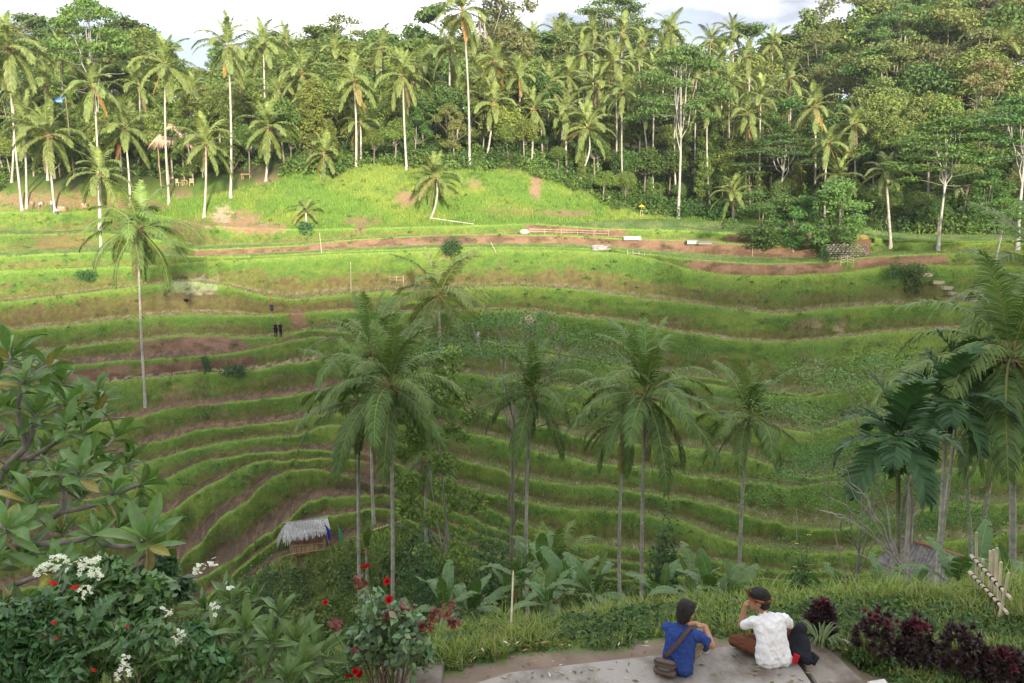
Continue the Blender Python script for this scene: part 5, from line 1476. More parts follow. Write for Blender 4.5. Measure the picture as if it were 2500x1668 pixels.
for f_ in np.linspace(.12, .9, 8):
    for a_, b_r in (((2369, 1356, 8.0), (2466, 1460, 6.75)), ((2366, 1396, 8.0), (2457, 1495, 6.75))):
        A_, B_ = atk(*a_), atk(*b_r); c_ = A_.lerp(B_, f_) - fb0 + Vector((0, -.02, 0)); dd = (B_ - A_).normalized() * .016
        m = MB(); m.tube([(c_ - dd)[:], (c_ + dd)[:]], .034, 7, (.02, .02, .025)); obj('tie', m.mesh('tie', M_plain), bf)
sk = on_z(1245, 1558, -4.03 * K)
t = thing('bamboo_stake', 'single upright bamboo stake in the grass left of the sitting men', 'stake', sk)
cane('cane', (0, 0, -.2), atk(1253, 1395, sk.y) - sk, .016, t, (.38, .31, .20))

# bananas below the bank
BG_ = 'banana plants below the bank'
BANS = [(1330, 1345, 26, 1.05), (1270, 1375, 27, 1.0), (1395, 1395, 24, 1.0), (1450, 1400, 22, .9), (1340, 1420, 21, .8), (1085, 1405, 24, .95), (1140, 1400, 25, .9), (1240, 1310, 32, .9), (1620, 1410, 20, .8), (1690, 1400, 18, .85), (1750, 1410, 16, .8), (1790, 1425, 15, .7), (1560, 1425, 19, .7), (2070, 1420, 14, .7), (2150, 1420, 13, .72), (2240, 1420, 12.5, .75), (2335, 1370, 12, .95), (2400, 1350, 13, .9), (2480, 1390, 10.5, .8), (880, 1305, 52, .8), (960, 1090, 62, .7)]
BL = ['banana plant under the young coconut palm', 'banana plant with a torn leaf left of the young coconut palm', 'banana plant right of the young coconut palm', 'banana plant between the young palm and the two centre palm trunks', 'low banana plant in front of the young coconut palm',
 'banana plant at the foot of the feathery tree', 'banana plant beside the feathery tree, with hanging dry leaves', 'banana plant at the foot of the pale trunked centre palm', 'banana plant under the palm with orange nuts', 'banana plant behind the man in blue, second from the white leaning trunk', 'banana plant next to the white leaning palm trunk', 'low banana plant right behind the white leaning palm trunk', 'low banana plant left of the man in blue',
 'banana plant with a single bright upright leaf left of the areca palm', 'banana plant with broad dark leaves under the bare branches', 'banana plant with broad leaves left of the bamboo frame', 'tall banana plant behind the bamboo frame', 'banana plant directly above the bamboo frame', 'banana plant at the right edge beside the bamboo frame', 'small banana plant beside the green flag', 'small banana plant on the dirt behind the tallest centre palm']
for i, (x, y, Y, s_) in enumerate(BANS):
    if Y < 22: Y = Y * .75 + 6.5
    p = at(x, y, Y); zg = gz(p.x, Y)
    top = p.z - zg
    h = max(.5, top / s_ - .5)
    s_ *= .72 if i > 12 else .85
    h = max(.5, top / s_ - .9)
    make_banana(BL[i], (p.x, Y, zg), s_, 8, i, BG_, min(h, 5.5), dry=2 if i in (1, 6) else 1)
# round bush with yellow flowers, bushes on the terraces
def bush_px(name, label, cx, by, wpx, hpx, col, seed, Y=None, size=.16, leaves=1500, cat='bush'):
    p = ground_at(cx, by, 20) if Y is None else Vector((at(cx, by, Y).x, Y, gz(at(cx, by, Y).x, Y)))
    s_ = 1 / depth_scale(p)
    t = thing(name, label, cat, p)
    h_ = hpx * s_ if Y is None else at(cx, by - hpx, Y).z - p.z
    obj('stem', stems_mesh(seed, wpx * .5 * s_, h_), t)
    f = obj('foliage', bush_mesh(seed, wpx * .55 * s_, h_ * 1.0, leaves, size, col, 14), t); f['kind'] = 'stuff'
    return t, p, s_, h_
yb, yp, ys_, yh = bush_px('flowering_bush', 'round dark bush with yellow flowers left of the bare branches', 1958, 1400, 95, 95, (.050, .105, .028), 21, 24, .10, 3200)
F_YEL = flower_mesh('yellow_flower', 5, .09, .07, (.65, .52, .05), (.5, .4, .05), .4)
for i in range(12):
    obj('flower', F_YEL, yb, (rf.uniform(-.4, .4), rf.uniform(-.5, .1), yh * rf.uniform(.75, 1.02)), (rf.uniform(-1, 0), rf.uniform(-.5, .5), 0), rf.uniform(.7, 1.1))
bush_px('round_bush', 'dark round bush on the rim of the upper terrace, near the centre', 1102, 632, 62, 58, (.050, .095, .028), 22, None, .22, 1600)
bush_px('low_bush', 'dark feathery bush on the left grass slope', 213, 690, 60, 36, (.045, .115, .032), 23, None, .2, 1200)
bush_px('taro_clump', 'clump of broad bluish leaves under the very young palm', 750, 572, 50, 34, (.060, .125, .050), 24, None, .34, 500)
bush_px('cassava_plant', 'small cassava plant on the rim beside the mud pond', 500, 912, 34, 48, (.060, .140, .050), 25, None, .22, 420)
bush_px('cassava_plant', 'low spreading cassava plants right of the mud pond', 570, 918, 74, 30, (.060, .130, .050), 26, None, .2, 800)
bush_px('shrub', 'dark shrub between the two trunks under the palm with orange nuts', 1620, 1400, 110, 150, (.045, .090, .028), 27, 32, .2, 2600)
bush_px('shrub', 'feathery shrub right of the trunk of the feathery tree', 1200, 1400, 170, 130, (.065, .125, .038), 28, 34, .2, 3000)
bush_px('shrub', 'dark green shrub below the terraces at the centre', 1030, 1420, 150, 130, (.050, .100, .030), 29, 36, .2, 3000)
bush_px('shrub', 'pale leaved shrub below the straw hut', 640, 1440, 110, 120, (.075, .125, .055), 30, 44, .2, 1800)
bush_px('shrub', 'leafy shrub on the rim of the upper right wall', 2215, 690, 120, 50, (.060, .125, .035), 31, None, .25, 1600)
bush_px('reed_clump', 'clump of tall reeds hanging over the upper right wall', 2225, 715, 50, 60, (.11, .17, .05), 32, None, .3, 700)
bush_px('shrub', 'low leafy shrub behind the stone wall on the upper terrace', 2010, 640, 30, 40, (.055, .12, .035), 33, None, .2, 600)
for i, (x, y, w_, h_) in enumerate([(1235, 395, 110, 60), (1690, 520, 90, 40), (1760, 525, 70, 40), (820, 420, 60, 40), (1590, 500, 80, 50), (2090, 560, 60, 50)]):
    bush_px('shrub', ['big leafy shrub at the forest edge above the bare earth streak', 'banana like shrub at the back of the rice field', 'low shrub at the back of the rice field beside the small palm', 'leafy shrub beside the short coconut palm on the grass', 'leafy shrub at the foot of the tall white trunked tree', 'leafy shrub right of the biggest round tree'][i], x, y + 10, w_, h_, (.060, .125, .030), 40 + i, None, .4, 900)

# leafless grey branches at the right
p = Vector((at(2215, 1440, 20).x, 20, 0)); p.z = gz(p.x, 20)
t = thing('bare_branched_tree', 'bare grey branches fanning up to the left of the areca palm', 'tree', p)
mb = MB(); r = np.random.default_rng(8)
for (x0, y0, x1, y1) in [(2215, 1400, 2010, 1200), (2190, 1370, 2030, 1130), (2200, 1390, 2110, 1150), (2180, 1350, 2000, 1245), (2210, 1400, 2080, 1350), (2170, 1330, 2060, 1180), (2215, 1390, 2130, 1330), (2100, 1290, 1990, 1240), (2230, 1260, 2340, 1150), (2215, 1350, 2230, 1190), (2225, 1330, 2210, 1060), (2150, 1280, 2040, 1120)]:
    limb(mb, np.array((at(x0, y0, 20) - p)[:]), np.array((at(x1, y1, 20 + r.uniform(-.6, .6)) - p)[:]), .028, .006, np.array((.34, .30, .26)), r, sag=-.06, n=8)
mb.tube([[0, 0, -.3], [.02, 0, 1.5], (at(2222, 1190, 20.1) - p)[:]], [.10, .08, .05], 7, (.34, .30, .25))
obj('trunk', mb.mesh('trunk', M_bark, True), t)

# fallen leaves and bits of straw on the slab and the dirt beside it
r = np.random.default_rng(77); m = MB()
for i in range(150):
    q = on_z(r.uniform(1150, 2080), r.uniform(1560, 1668), ZS + .006)
    if q.y > K * 6.75: continue
    if gz(q.x, q.y) > ZS: q.z = gz(q.x, q.y) + .01
    a = r.uniform(0, 6.28); l = r.uniform(.015, .05); w_ = l * r.uniform(.15, .5)
    d = np.array([math.cos(a), math.sin(a), 0]); s_ = np.array([-math.sin(a), math.cos(a), 0]); p_ = np.array(q[:])
    c_ = [(.30, .22, .10), (.16, .10, .05), (.42, .36, .22), (.10, .12, .04), (.6, .58, .54)][int(r.integers(0, 5))]
    m.add([p_ - d * l, p_ + s_ * w_ + [0, 0, .006], p_ + d * l + [0, 0, .003], p_ - s_ * w_], [[0, 1, 2, 3]], c_)
tag(obj('leaf_litter', m.mesh('leaf_litter', M_petal)), 'dry leaves and straw bits scattered on the concrete slab', None, kind='stuff')
# ---------------------------------------------------------------- built things and small finds
# straw hut in the lower fields
def ball(mb, c, rd, col, sub=2):
    bm = bmesh.new(); bmesh.ops.create_icosphere(bm, subdivisions=sub, radius=1)
    V_ = np.array([v.co[:] for v in bm.verts]); F_ = np.array([[v.index for v in f.verts] for f in bm.faces]); bm.free()
    mb.add(V_ * np.asarray(rd) + np.asarray(c), F_, col)

M_thatch = vcol_mat('dry_thatch', .95, .1, noise_scale=7.0, noise_amt=.35, bump=.8, bump_scale=18.0, stretch=(6, 1, 1))
def thatch(mb, A, B, Cc, D, n, col, r, over=.35, thick=.05):
    """strands running down a roof plane: ridge A-B, eave D-C"""
    A, B, Cc, D = [np.asarray(q, float) for q in (A, B, Cc, D)]
    nrm = unit(np.cross(B - A, D - A)); nrm = nrm if nrm[2] > 0 else -nrm
    mb.add([A, B, Cc, D], [[0, 1, 2, 3]], np.asarray(col) * .7)
    for i in range(n):
        u = r.random(); v0 = r.random() ** .9 * .85; l = r.uniform(.25, .5)
        e0 = A + (B - A) * u; e1 = D + (Cc - D) * (u + r.normal(0, .02))
        p0 = e0 + (e1 - e0) * v0 + nrm * .01
        v1 = v0 + l
        p1 = e0 + (e1 - e0) * v1 + nrm * r.uniform(.01, thick) - (np.array([0, 0, .35]) * max(0, v1 - 1) * np.linalg.norm(e1 - e0))
        w_ = unit(B - A) * r.uniform(.02, .045)
        mb.add([p0 - w_, p0 + w_, p1 + w_ * .4, p1 - w_ * .4], [[0, 1, 2, 3]], np.asarray(col) * r.uniform(.65, 1.3))
hb0 = ground_at(752, 1349, 40) + Vector((0, 0, .35))
hs = 1 / depth_scale(hb0)
RZ = R(20)
hut = thing('straw_hut', 'small field hut with a grey thatched roof and bamboo rails', 'hut', hb0, RZ)
rr_ = np.random.default_rng(2)
Wd, Dp, Hh = 1.4, .75, 1.95
for sx in (-1, 1):
    for sy in (-1, 1):
        cane('post', (sx * Wd, sy * Dp, -1.3), (sx * Wd, sy * Dp, Hh if sy < 0 else Hh + .1), .05, hut, (.34, .25, .16))
mb = MB()
for i in range(34):
    x = -Wd + (2 * Wd) * i / 33
    mb.tube([[x, -Dp, .10], [x, Dp, .10]], .035, 4, np.array((.42, .28, .17)) * rr_.uniform(.7, 1.2))
f = obj('floor', mb.mesh('floor', M_wood), hut); f['kind'] = 'stuff'
mb = MB()
for i in range(60):
    x = -Wd + (2 * Wd) * i / 59
    mb.box((x - .028, Dp - .05, .05), (x + .028, Dp - .02, Hh - .1), np.array((.36, .23, .13)) * rr_.uniform(.7, 1.25))
f = obj('back_wall', mb.mesh('back_wall', M_wood), hut); f['kind'] = 'stuff'
mb = MB()
for i in range(40):
    x = -Wd + Wd * 1.5 * i / 39
    mb.box((x - .03, -Dp + .02, -.25 * rr_.random()), (x + .03, -Dp + .05, .55 + .1 * rr_.random()), np.array((.42, .28, .16)) * rr_.uniform(.6, 1.3))
f = obj('straw_apron', mb.mesh('straw_apron', M_wood), hut); f['kind'] = 'stuff'
cane('rail', (-Wd - .3, -Dp - .05, .12), (Wd + .35, -Dp - .05, .05), .045, hut, (.48, .33, .18))
cane('rail', (-Wd, -Dp - .05, .85), (Wd, -Dp - .05, .62), .04, hut, (.50, .35, .20))
cane('rail', (Wd, -Dp, .5), (Wd, Dp + .4, .5), .035, hut, (.45, .32, .2))
mb = MB()
zr = Hh + .62
thatch(mb, (-Wd - .3, 0.05, zr), (Wd + .3, .05, zr), (Wd + .35, -Dp - .35, Hh - .02), (-Wd - .6, -Dp - .40, Hh - .30), 900, (.46, .45, .43), rr_)
thatch(mb, (-Wd - .3, 0.05, zr), (Wd + .3, .05, zr), (Wd + .35, Dp + .5, Hh), (-Wd - .5, Dp + .5, Hh), 300, (.36, .34, .32), rr_)
thatch(mb, (-Wd - .28, -.25, zr - .1), (-Wd - .28, .25, zr - .1), (-Wd - .95, .5, Hh - .7), (-Wd - .95, -Dp, Hh - .8), 260, (.44, .43, .41), rr_)
rf_ = obj('roof', mb.mesh('roof', M_thatch), hut); rf_['kind'] = 'stuff'
cane('ridge_pole', (-Wd - .5, .05, zr + .04), (Wd + .45, .05, zr + .04), .03, hut, (.46, .42, .36))
cane('eave_pole', (Wd + .4, -Dp - .38, Hh + .02), (Wd + .34, .05, zr + .06), .03, hut, (.52, .48, .36))

def flag(label, bx, by, tx, ty, col, wpx, hpx, Y=None):
    p = ground_at(bx, by, 30)
    t = thing('flag', label, 'flag', p)
    top = at(tx, ty, p.y) - p
    cane('pole', (0, 0, -.3), top + Vector((0, 0, .1)), .02, t, (.40, .33, .22))
    s_ = 1 / depth_scale(p); n = 10; r = np.random.default_rng(int(bx))
    V_ = []; 
    for i in range(n):
        f_ = i / (n - 1); z = top.z - f_ * hpx * s_ * 1.1
        xo = top.x * (1 - f_ * .2)
        ww = wpx * s_ * (.35 + .65 * math.sin(min(1, f_ * 1.4) * 2.2) * (1 - .3 * f_))
        sh = f_ * wpx * s_ * .45
        for q in range(5):
            g_ = q / 4
            V_.append((xo + sh + ww * g_, top.y + .10 * math.sin(g_ * 6 + f_ * 4), z - g_ * .12))
    F_ = [[i * 5 + q, i * 5 + q + 1, (i + 1) * 5 + q + 1, (i + 1) * 5 + q] for i in range(n - 1) for q in range(4)]
    m = MB(); m.add(V_, F_, col); obj('cloth', m.mesh('cloth', M_cloth, True), t)
flag('blue pennant on a thin pole right of the straw hut', 815, 1376, 792, 1278, (.02, .04, .42), 9, 38)
flag('green pennant on a thin pole right of the straw hut', 838, 1340, 823, 1282, (.02, .42, .16), 8, 40)

# grey roofed shelter at the lower right
p = Vector((at(2262, 1400, 30).x, 30, 0)); p.z = gz(p.x, 30)
sh_ = thing('roofed_shelter', 'low shelter with a grey gabled roof and reddish ridge behind the areca trunks', 'shelter', p, R(-48))
zt = at(2262, 1335, 30).z - p.z
for sx in (-1, 1):
    for sy in (-1, 1): cane('post', (sx * .9, sy * .8, -.3), (sx * .9, sy * .8, zt - .7), .06, sh_, (.25, .18, .12))
for s_, nm in ((-1, 'roof'), (1, 'roof')):
    m = MB(); thatch(m, (-1.3, 0, zt), (1.3, 0, zt), (1.5, s_ * 1.3, zt - .85), (-1.5, s_ * 1.3, zt - .85), 500, (.27, .25, .23), rr_, thick=.03)
    o = obj('roof', m.mesh('roof', M_thatch), sh_); o['kind'] = 'stuff'
m = MB(); m.tube([(-1.35, 0, zt + .03), (1.35, 0, zt + .03)], .07, 7, (.34, .16, .13)); obj('ridge_cap', m.mesh('ridge_cap', M_plain), sh_)

# ---- upper terraces
def fence_px(label, pix, h, rails, parent_name='bamboo_fence', rad=.03, n_between=1):
    pts = [ground_at(x, y, 30) for x, y in pix]
    t = thing(parent_name, label, 'fence', pts[0])
    for q in pts: cane('post', q - pts[0] - Vector((0, 0, .2)), q - pts[0] + Vector((0, 0, h * rf.uniform(.9, 1.1))), rad, t, (.50, .42, .30))
    for f_ in rails:
        for a_, b_r in zip(pts[:-1], pts[1:]):
            cane('rail', a_ - pts[0] + Vector((0, -.04, h * f_)), b_r - pts[0] + Vector((0, -.04, h * f_ + rf.uniform(-.04, .04))), rad * .8, t, (.55, .47, .34))
    return t
fence_px('bamboo rail fence on the upper terrace in front of the cut earth wall', [(1293, 571), (1330, 572), (1370, 573), (1410, 574), (1450, 575), (1486, 576)], .75, (.45, .85))
fence_px('short low bamboo fence on the rim right of the stone stack', [(1532, 622), (1545, 622), (1560, 622), (1574, 623)], .55, (.35,))
fence_px('small bamboo rack on the grass at the left of the centre palm', [(952, 690), (968, 690), (985, 690)], .9, (.4, .8))
fence_px('small bamboo gate beside the stone wall', [(2052, 648), (2068, 648), (2082, 650)], 1.0, (.3, .6, .9))
t = thing('bamboo_rails', 'long bamboo poles tied between the round trees on the upper terrace', 'fence', ground_at(1840, 600, 30))
b0 = ground_at(1840, 600, 30)
for a_, b_r in (((1836, 570), (1996, 583)), ((1836, 588), (1996, 591)), ((1930, 597), (2000, 601))):
    cane('rail', at(*a_, b0.y - .3) - b0, at(*b_r, b0.y - .3) - b0, .045, t, (.50, .43, .22))
for x in (1838, 1915, 1990):
    q = at(x, 600, b0.y - .25); cane('post', Vector((q.x, q.y, gz(q.x, q.y) - .2)) - b0, at(x, 568, b0.y - .25) - b0, .05, t, (.38, .32, .2))
def panel(name, label, px, py, w, d, h, col, rz=0., cat='sheet', tilt=0.):
    q = ground_at(px, py, 30); t = thing(name, label, cat, q + Vector((0, 0, .02)), rz)
    m = MB(); nn = 14
    for i in range(nn):
        x0 = -w / 2 + w * i / nn
        m.add([[x0, -d / 2, h + .025 * (i % 2)], [x0 + w / nn, -d / 2, h + .025 * ((i + 1) % 2)], [x0 + w / nn, d / 2, h * .2 + tilt + .025 * ((i + 1) % 2)], [x0, d / 2, h * .2 + tilt + .025 * (i % 2)]], [[0, 1, 2, 3]], np.asarray(col) * rf.uniform(.9, 1.1))
        m.add([[x0, -d / 2, 0], [x0 + w / nn, -d / 2, 0], [x0 + w / nn, -d / 2, h + .025 * ((i + 1) % 2)], [x0, -d / 2, h + .025 * (i % 2)]], [[0, 1, 2, 3]], np.asarray(col) * rf.uniform(.85, 1.05))
    obj('sheet', m.mesh('sheet', M_plain), t)
panel('corrugated_sheet', 'pale grey corrugated sheet on the upper terrace right of the bamboo fence', 1543, 586, 2.2, 1.2, .42, (.55, .56, .56), R(-3), tilt=.3)
panel('corrugated_sheet', 'white sheet beside stacked boards further right on the upper terrace', 1690, 593, 1.4, 1.0, .40, (.55, .56, .55), R(-3), tilt=.3)
bs_ = ground_at(1722, 594, 30); t = thing('board_stack', 'stack of grey boards right of the white sheet', 'boards', bs_)
for i in range(6):
    m = MB(); m.box((-1.0 + rf.uniform(-.2, .2), -.3 + rf.uniform(-.1, .1), .07 * i), (1.0 + rf.uniform(-.2, .3), .1, .07 * i + .055), np.array((.30, .28, .25)) * rf.uniform(.6, 1.3)); obj('board', m.mesh('board', M_wood), t)
ss_ = ground_at(1465, 611, 30); t = thing('stone_stack', 'stack of flat grey stones in front of the cut earth wall', 'stones', ss_)
for i in range(5):
    for k in range(6 - i // 2):
        m = MB(); x = -1.0 + k * .36 + (i % 2) * .15
        m.box((x, -.25, .13 * i), (x + .32, .15 + rf.uniform(-.05, .05), .13 * i + .11), np.array((.36, .35, .33)) * rf.uniform(.65, 1.25)); obj('stone', m.mesh('stone', M_plain), t, None, (0, 0, rf.uniform(-.03, .03)))
q = ground_at(1280, 571, 30); t = thing('rock', 'pale rounded rock at the left end of the bamboo fence', 'rock', q)
m = MB(); ball(m, (0, 0, .25), (.7, .45, .42), (.42, .36, .28)); obj('rock', m.mesh('stone_body', M_plain, True), t)
# stone retaining wall with a straw heap
wp = ground_at(2070, 632, 30); t = thing('stone_wall', 'rough stone retaining wall under the biggest round tree', 'wall', wp)
for i in range(7):
    for k in range(12):
        m = MB(); x = -2.3 + k * .42 + (i % 2) * .2 + rf.uniform(-.04, .04); z = .24 * i
        ball(m, (x, .16 * i + rf.uniform(-.04, .04), z + .1), (.21 * rf.uniform(.7, 1.2), .16, .13 * rf.uniform(.7, 1.2)), np.array((.19, .17, .14)) * rf.uniform(.5, 1.4), 1); obj('stone', m.mesh('stone', M_plain), t)
q = ground_at(2098, 612, 30); t = thing('earth_block', 'bare earth block beside the stone wall, with straw on top', 'earth bank', q)
m = MB(); m.box((-1.0, .3, -1.0), (1.5, 2.6, 1.15), (.15, .088, .055)); obj('earth', m.mesh('earth', M_ground), t)
q2 = q + Vector((.2, 1.2, 1.15)); t = thing('straw_heap', 'golden heap of cut straw on the earth block', 'straw', q2)
m = MB()
for i in range(900):
    a = rf.uniform(0, 6.28); q_ = math.sqrt(rf.random()); x, y = 1.3 * q_ * math.cos(a), .7 * q_ * math.sin(a); z = .5 * (1 - q_ ** 2)
    dx, dy = rf.normal(0, .15, 2); m.add([[x, y, z - .1], [x + .05, y, z - .1], [x + dx, y + dy, z + rf.uniform(.1, .4)]], [[0, 1, 2]], np.array((.48, .36, .14)) * rf.uniform(.6, 1.2))
o = obj('straw', m.mesh('straw', M_grass), t); o['kind'] = 'stuff'
# poles under the biggest tree
q = ground_at(2035, 618, 30); t = thing('bamboo_poles', 'bundle of upright bamboo poles around the biggest round tree', 'poles', q)
for i in range(14): cane('pole', (rf.uniform(-1.6, 1.8), rf.uniform(-1.2, -.4), -.4), (rf.uniform(-1.8, 2.0), rf.uniform(-1.0, 0), rf.uniform(1.8, 3.0)), .04, t, (.28, .20, .14))
# white pipes and sticks
def pole_px(name, label, x0, y0, x1, y1, rad, col, lift=.1, cat='pole', up=False):
    a_ = ground_at(x0, y0, 30); b_r = ground_at(x1, y1, 30) if not up else at(x1, y1, a_.y)
    t = thing(name, label, cat, a_)
    cane('pole', Vector((0, 0, lift if not up else -.2)), b_r - a_ + Vector((0, 0, lift if not up else 0)), rad, t, col, nodes=False)
pole_px('white_pole', 'white pole lying on the ground at the foot of the small leaning palm', 1050, 534, 1156, 549, .07, (.62, .60, .54))
pole_px('thin_pipe', 'thin pale pipe running down the sunlit slope', 880, 392, 938, 458, .035, (.6, .58, .5))
pole_px('bamboo_stick', 'thin upright stick on the terrace left of the centre palms', 857, 718, 856, 640, .04, (.45, .38, .26), up=True)
pole_px('bamboo_stick', 'thin upright stick beside the brown strip on the left', 785, 618, 780, 568, .04, (.48, .42, .3), up=True)
pole_px('bamboo_stick', 'short stick leaning out of the brown wall near the round bush', 1213, 618, 1198, 590, .04, (.5, .45, .35), up=True)
pole_px('bamboo_pole', 'bamboo pole lying across the lower field right of the flags', 908, 1300, 980, 1272, .07, (.46, .36, .24), .15)
# steps
for i, (x, y) in enumerate([(2262, 668), (2290, 686), (2312, 700), (2330, 713), (2350, 722), (2368, 730), (2388, 736)]):
    q = ground_at(x, y, 30)
    if i == 0: st = thing('stone_steps', 'pale stone steps climbing the grass slope at the upper right', 'steps', q); s0 = q
    m = MB(); m.box((-.6, -.3, -.3), (.6, .3, .06), np.array((.42, .36, .29)) * rf.uniform(.8, 1.15)); obj('step', m.mesh('step', M_plain), st, q - s0, (0, 0, rf.uniform(-.2, .2)))
# shrine
q = ground_at(1566, 527, 30); t = thing('offering_shrine', 'small bamboo shrine with a yellow canopy at the back of the rice field', 'shrine', q)
for sx in (-.3, .3):
    for sy in (-.25, .25): cane('post', (sx, sy, -.1), (sx, sy, 1.3), .05, t, (.5, .42, .28))
m = MB(); m.box((-.4, -.35, 1.2), (.4, .35, 1.3), (.42, .34, .22)); obj('shelf', m.mesh('shelf', M_wood), t)
cane('pole', (0, .3, 0), (0, .3, 2.6), .035, t)
m = MB(); n = 12
for i in range(n):
    a, b = i * 6.283 / n, (i + 1) * 6.283 / n
    m.add([[0, .3, 2.75], [.7 * math.cos(a), .3 + .7 * math.sin(a), 2.35], [.7 * math.cos(b), .3 + .7 * math.sin(b), 2.35]], [[0, 1, 2]], (.65, .50, .06)); m.add([[.7 * math.cos(a), .3 + .7 * math.sin(a), 2.35], [.7 * math.cos(b), .3 + .7 * math.sin(b), 2.35], [.72 * math.cos(b), .3 + .72 * math.sin(b), 2.12], [.72 * math.cos(a), .3 + .72 * math.sin(a), 2.12]], [[0, 1, 2, 3]], (.62, .46, .05))
obj('canopy', m.mesh('canopy', M_cloth), t); t.scale = (.7, .7, .7)
# burrow in the wall
q = ground_at(455, 735, 30); t = thing('burrow', 'dark burrow opening in the eroded wall on the left', 'burrow', q)
m = MB(); ball(m, (0, .25, 0), (.42, .4, .33), (.012, .010, .008)); obj('hollow', m.mesh('hollow', M_plain, True), t)  # solid near-black ball paints the darkness inside the hole
m = MB(); th = np.linspace(0, 6.283, 15); m.tube(np.stack([.42 * np.cos(th), 0 * th - .05, .33 * np.sin(th)], -1), .09, 5, (.16, .11, .07)); obj('rim', m.mesh('rim', M_ground, True), t)
# thatched pavilion and furniture on the left hillside
j = int(np.argmin(abs(px_mid - 428))); Yp = YT[j] + 5; pv = Vector((at(428, 400, Yp).x, Yp, 0)); pv.z = gz(pv.x, Yp)
pav = thing('thatched_pavilion', 'open pavilion with a tall straw roof among the palms at the left', 'pavilion', pv)
ztop = at(428, 306, Yp).z - pv.z; zev = at(428, 345, Yp).z - pv.z
for sx in (-1.9, 1.9):
    for sy in (-1.6, 1.6): cane('post', (sx, sy, -.3), (sx, sy, zev + .2), .09, pav, (.30, .2, .13))
m = MB(); apx = [(-.5, 0, ztop), (.5, 0, ztop)]; ev = [(-2.6, -2.2, zev - .2), (2.6, -2.2, zev - .2), (2.6, 2.2, zev - .2), (-2.6, 2.2, zev - .2)]
for a_, b_r, c_, d_ in ((apx[0], apx[1], ev[1], ev[0]), (apx[1], apx[0], ev[3], ev[2]), (apx[0], apx[0], ev[0], ev[3]), (apx[1], (.52, 0, ztop), ev[2], ev[1])):
    thatch(m, a_, (b_r[0] + .01, b_r[1] + .01, b_r[2]), c_, d_, 500, (.52, .38, .26), rr_)
o = obj('roof', m.mesh('roof', M_thatch), pav); o['kind'] = 'stuff'
m = MB(); m.tube([(-.6, 0, ztop + .05), (.6, 0, ztop + .05)], .16, 6, (.36, .22, .14)); obj('ridge_cap', m.mesh('ridge_cap', M_thatch), pav)
def chair(label, px, py, rz):
    q = ground_at(px, py, 30); t = thing('wooden_chair', label, 'chair', q, rz, 'wooden chairs in the yard')
    c_ = (.52, .40, .24)
    for sx in (-.28, .28):
        for sy in (-.25, .25): cane('leg', (sx, sy, -.05), (sx, sy, .5 if sy < 0 else 1.1), .035, t, c_, nodes=False)
    m = MB(); m.box((-.33, -.3, .45), (.33, .28, .52), c_); obj('seat', m.mesh('seat', M_wood), t)
    for k in (-.15, 0, .15): m = MB(); m.box((k - .04, .23, .52), (k + .04, .26, 1.02), c_); obj('back_slat', m.mesh('back_slat', M_wood), t)
    m = MB(); m.box((-.32, .22, 1.0), (.32, .28, 1.09), c_); obj('top_rail', m.mesh('top_rail', M_wood), t)
chair('left one of the pair of pale wooden chairs in the brown yard', 436, 453, R(150)); chair('right one of the pair of pale wooden chairs in the brown yard', 468, 453, R(205))
def table(label, px, py, s=1.):
    q = ground_at(px, py, 30); t = thing('wooden_table', label, 'table', q); c_ = (.40, .26, .15)
    for sx in (-.6, .6):
        for sy in (-.35, .35): cane('leg', (sx * s, sy * s, -.1), (sx * s, sy * s, .72), .05, t, c_, nodes=False)
    m = MB(); m.box((-.75 * s, -.45 * s, .7), (.75 * s, .45 * s, .78), c_); obj('tabletop', m.mesh('tabletop', M_wood), t)
table('low wooden table between the pair of pale chairs', 452, 452, .6); table('wooden table at the right end of the brown yard', 602, 437)
def stump(label, px, py, w=.5):
    q = ground_at(px, py, 30); t = thing('tree_stump', label, 'stump', q); m = MB(); m.tube([[0, 0, -.2], [0, 0, .2], [0.02, 0, .6]], [w * 1.2, w, w * .95], 9, np.array([[.25, .17, .1], [.30, .21, .13], [.42, .33, .22]])); obj('wood', m.mesh('wood', M_bark), t)
stump('thick stump on the left path beside the crouching people', 152, 514, .7); stump('smaller stump on the left path under the palms', 206, 506, .5)
# tarpaulin far in the forest
q = at(143, 240, 142); t = thing('blue_tarpaulin', 'small patch of blue tarpaulin roof in the forest at the left', 'tarpaulin', (q.x, 142, gz(q.x, 142)))
zz_ = q.z - gz(q.x, 142)
for sx in (-1.2, 1.2): cane('post', (sx, 0, -.2), (sx, 0, zz_), .08, t, (.3, .22, .15))
m = MB(); m.add([[-1.1, -.8, zz_ - .45], [1.0, -.8, zz_ - .40], [.9, .8, zz_ + .35], [-.9, .8, zz_ + .25]], [[0, 1, 2, 3]], (.16, .32, .62)); m.add([[-1.1, -.8, zz_ - .45], [1.0, -.8, zz_ - .40], [1.05, -.85, zz_ - .75], [-1.1, -.85, zz_ - .7]], [[0, 1, 2, 3]], (.16, .32, .62)); obj('sheet', m.mesh('sheet', M_cloth), t)
# ---------------------------------------------------------------- people
def capsule(mb, p0, r0, p1, r1, sides=12, rings=4):
    p0 = np.asarray(p0, float); p1 = np.asarray(p1, float)
    d = unit(p1 - p0); pts = []; rad = []
    for i in range(rings + 1):
        a = -math.pi / 2 + (math.pi / 2) * i / rings
        pts.append(p0 + d * r0 * math.sin(a)); rad.append(max(r0 * math.cos(a), .0008))
    for i in range(rings + 1):
        a = (math.pi / 2) * i / rings
        pts.append(p1 + d * r1 * math.sin(a)); rad.append(max(r1 * math.cos(a), .0008))
    mb.tube(np.array(pts), np.array(rad), sides, (1, 1, 1))

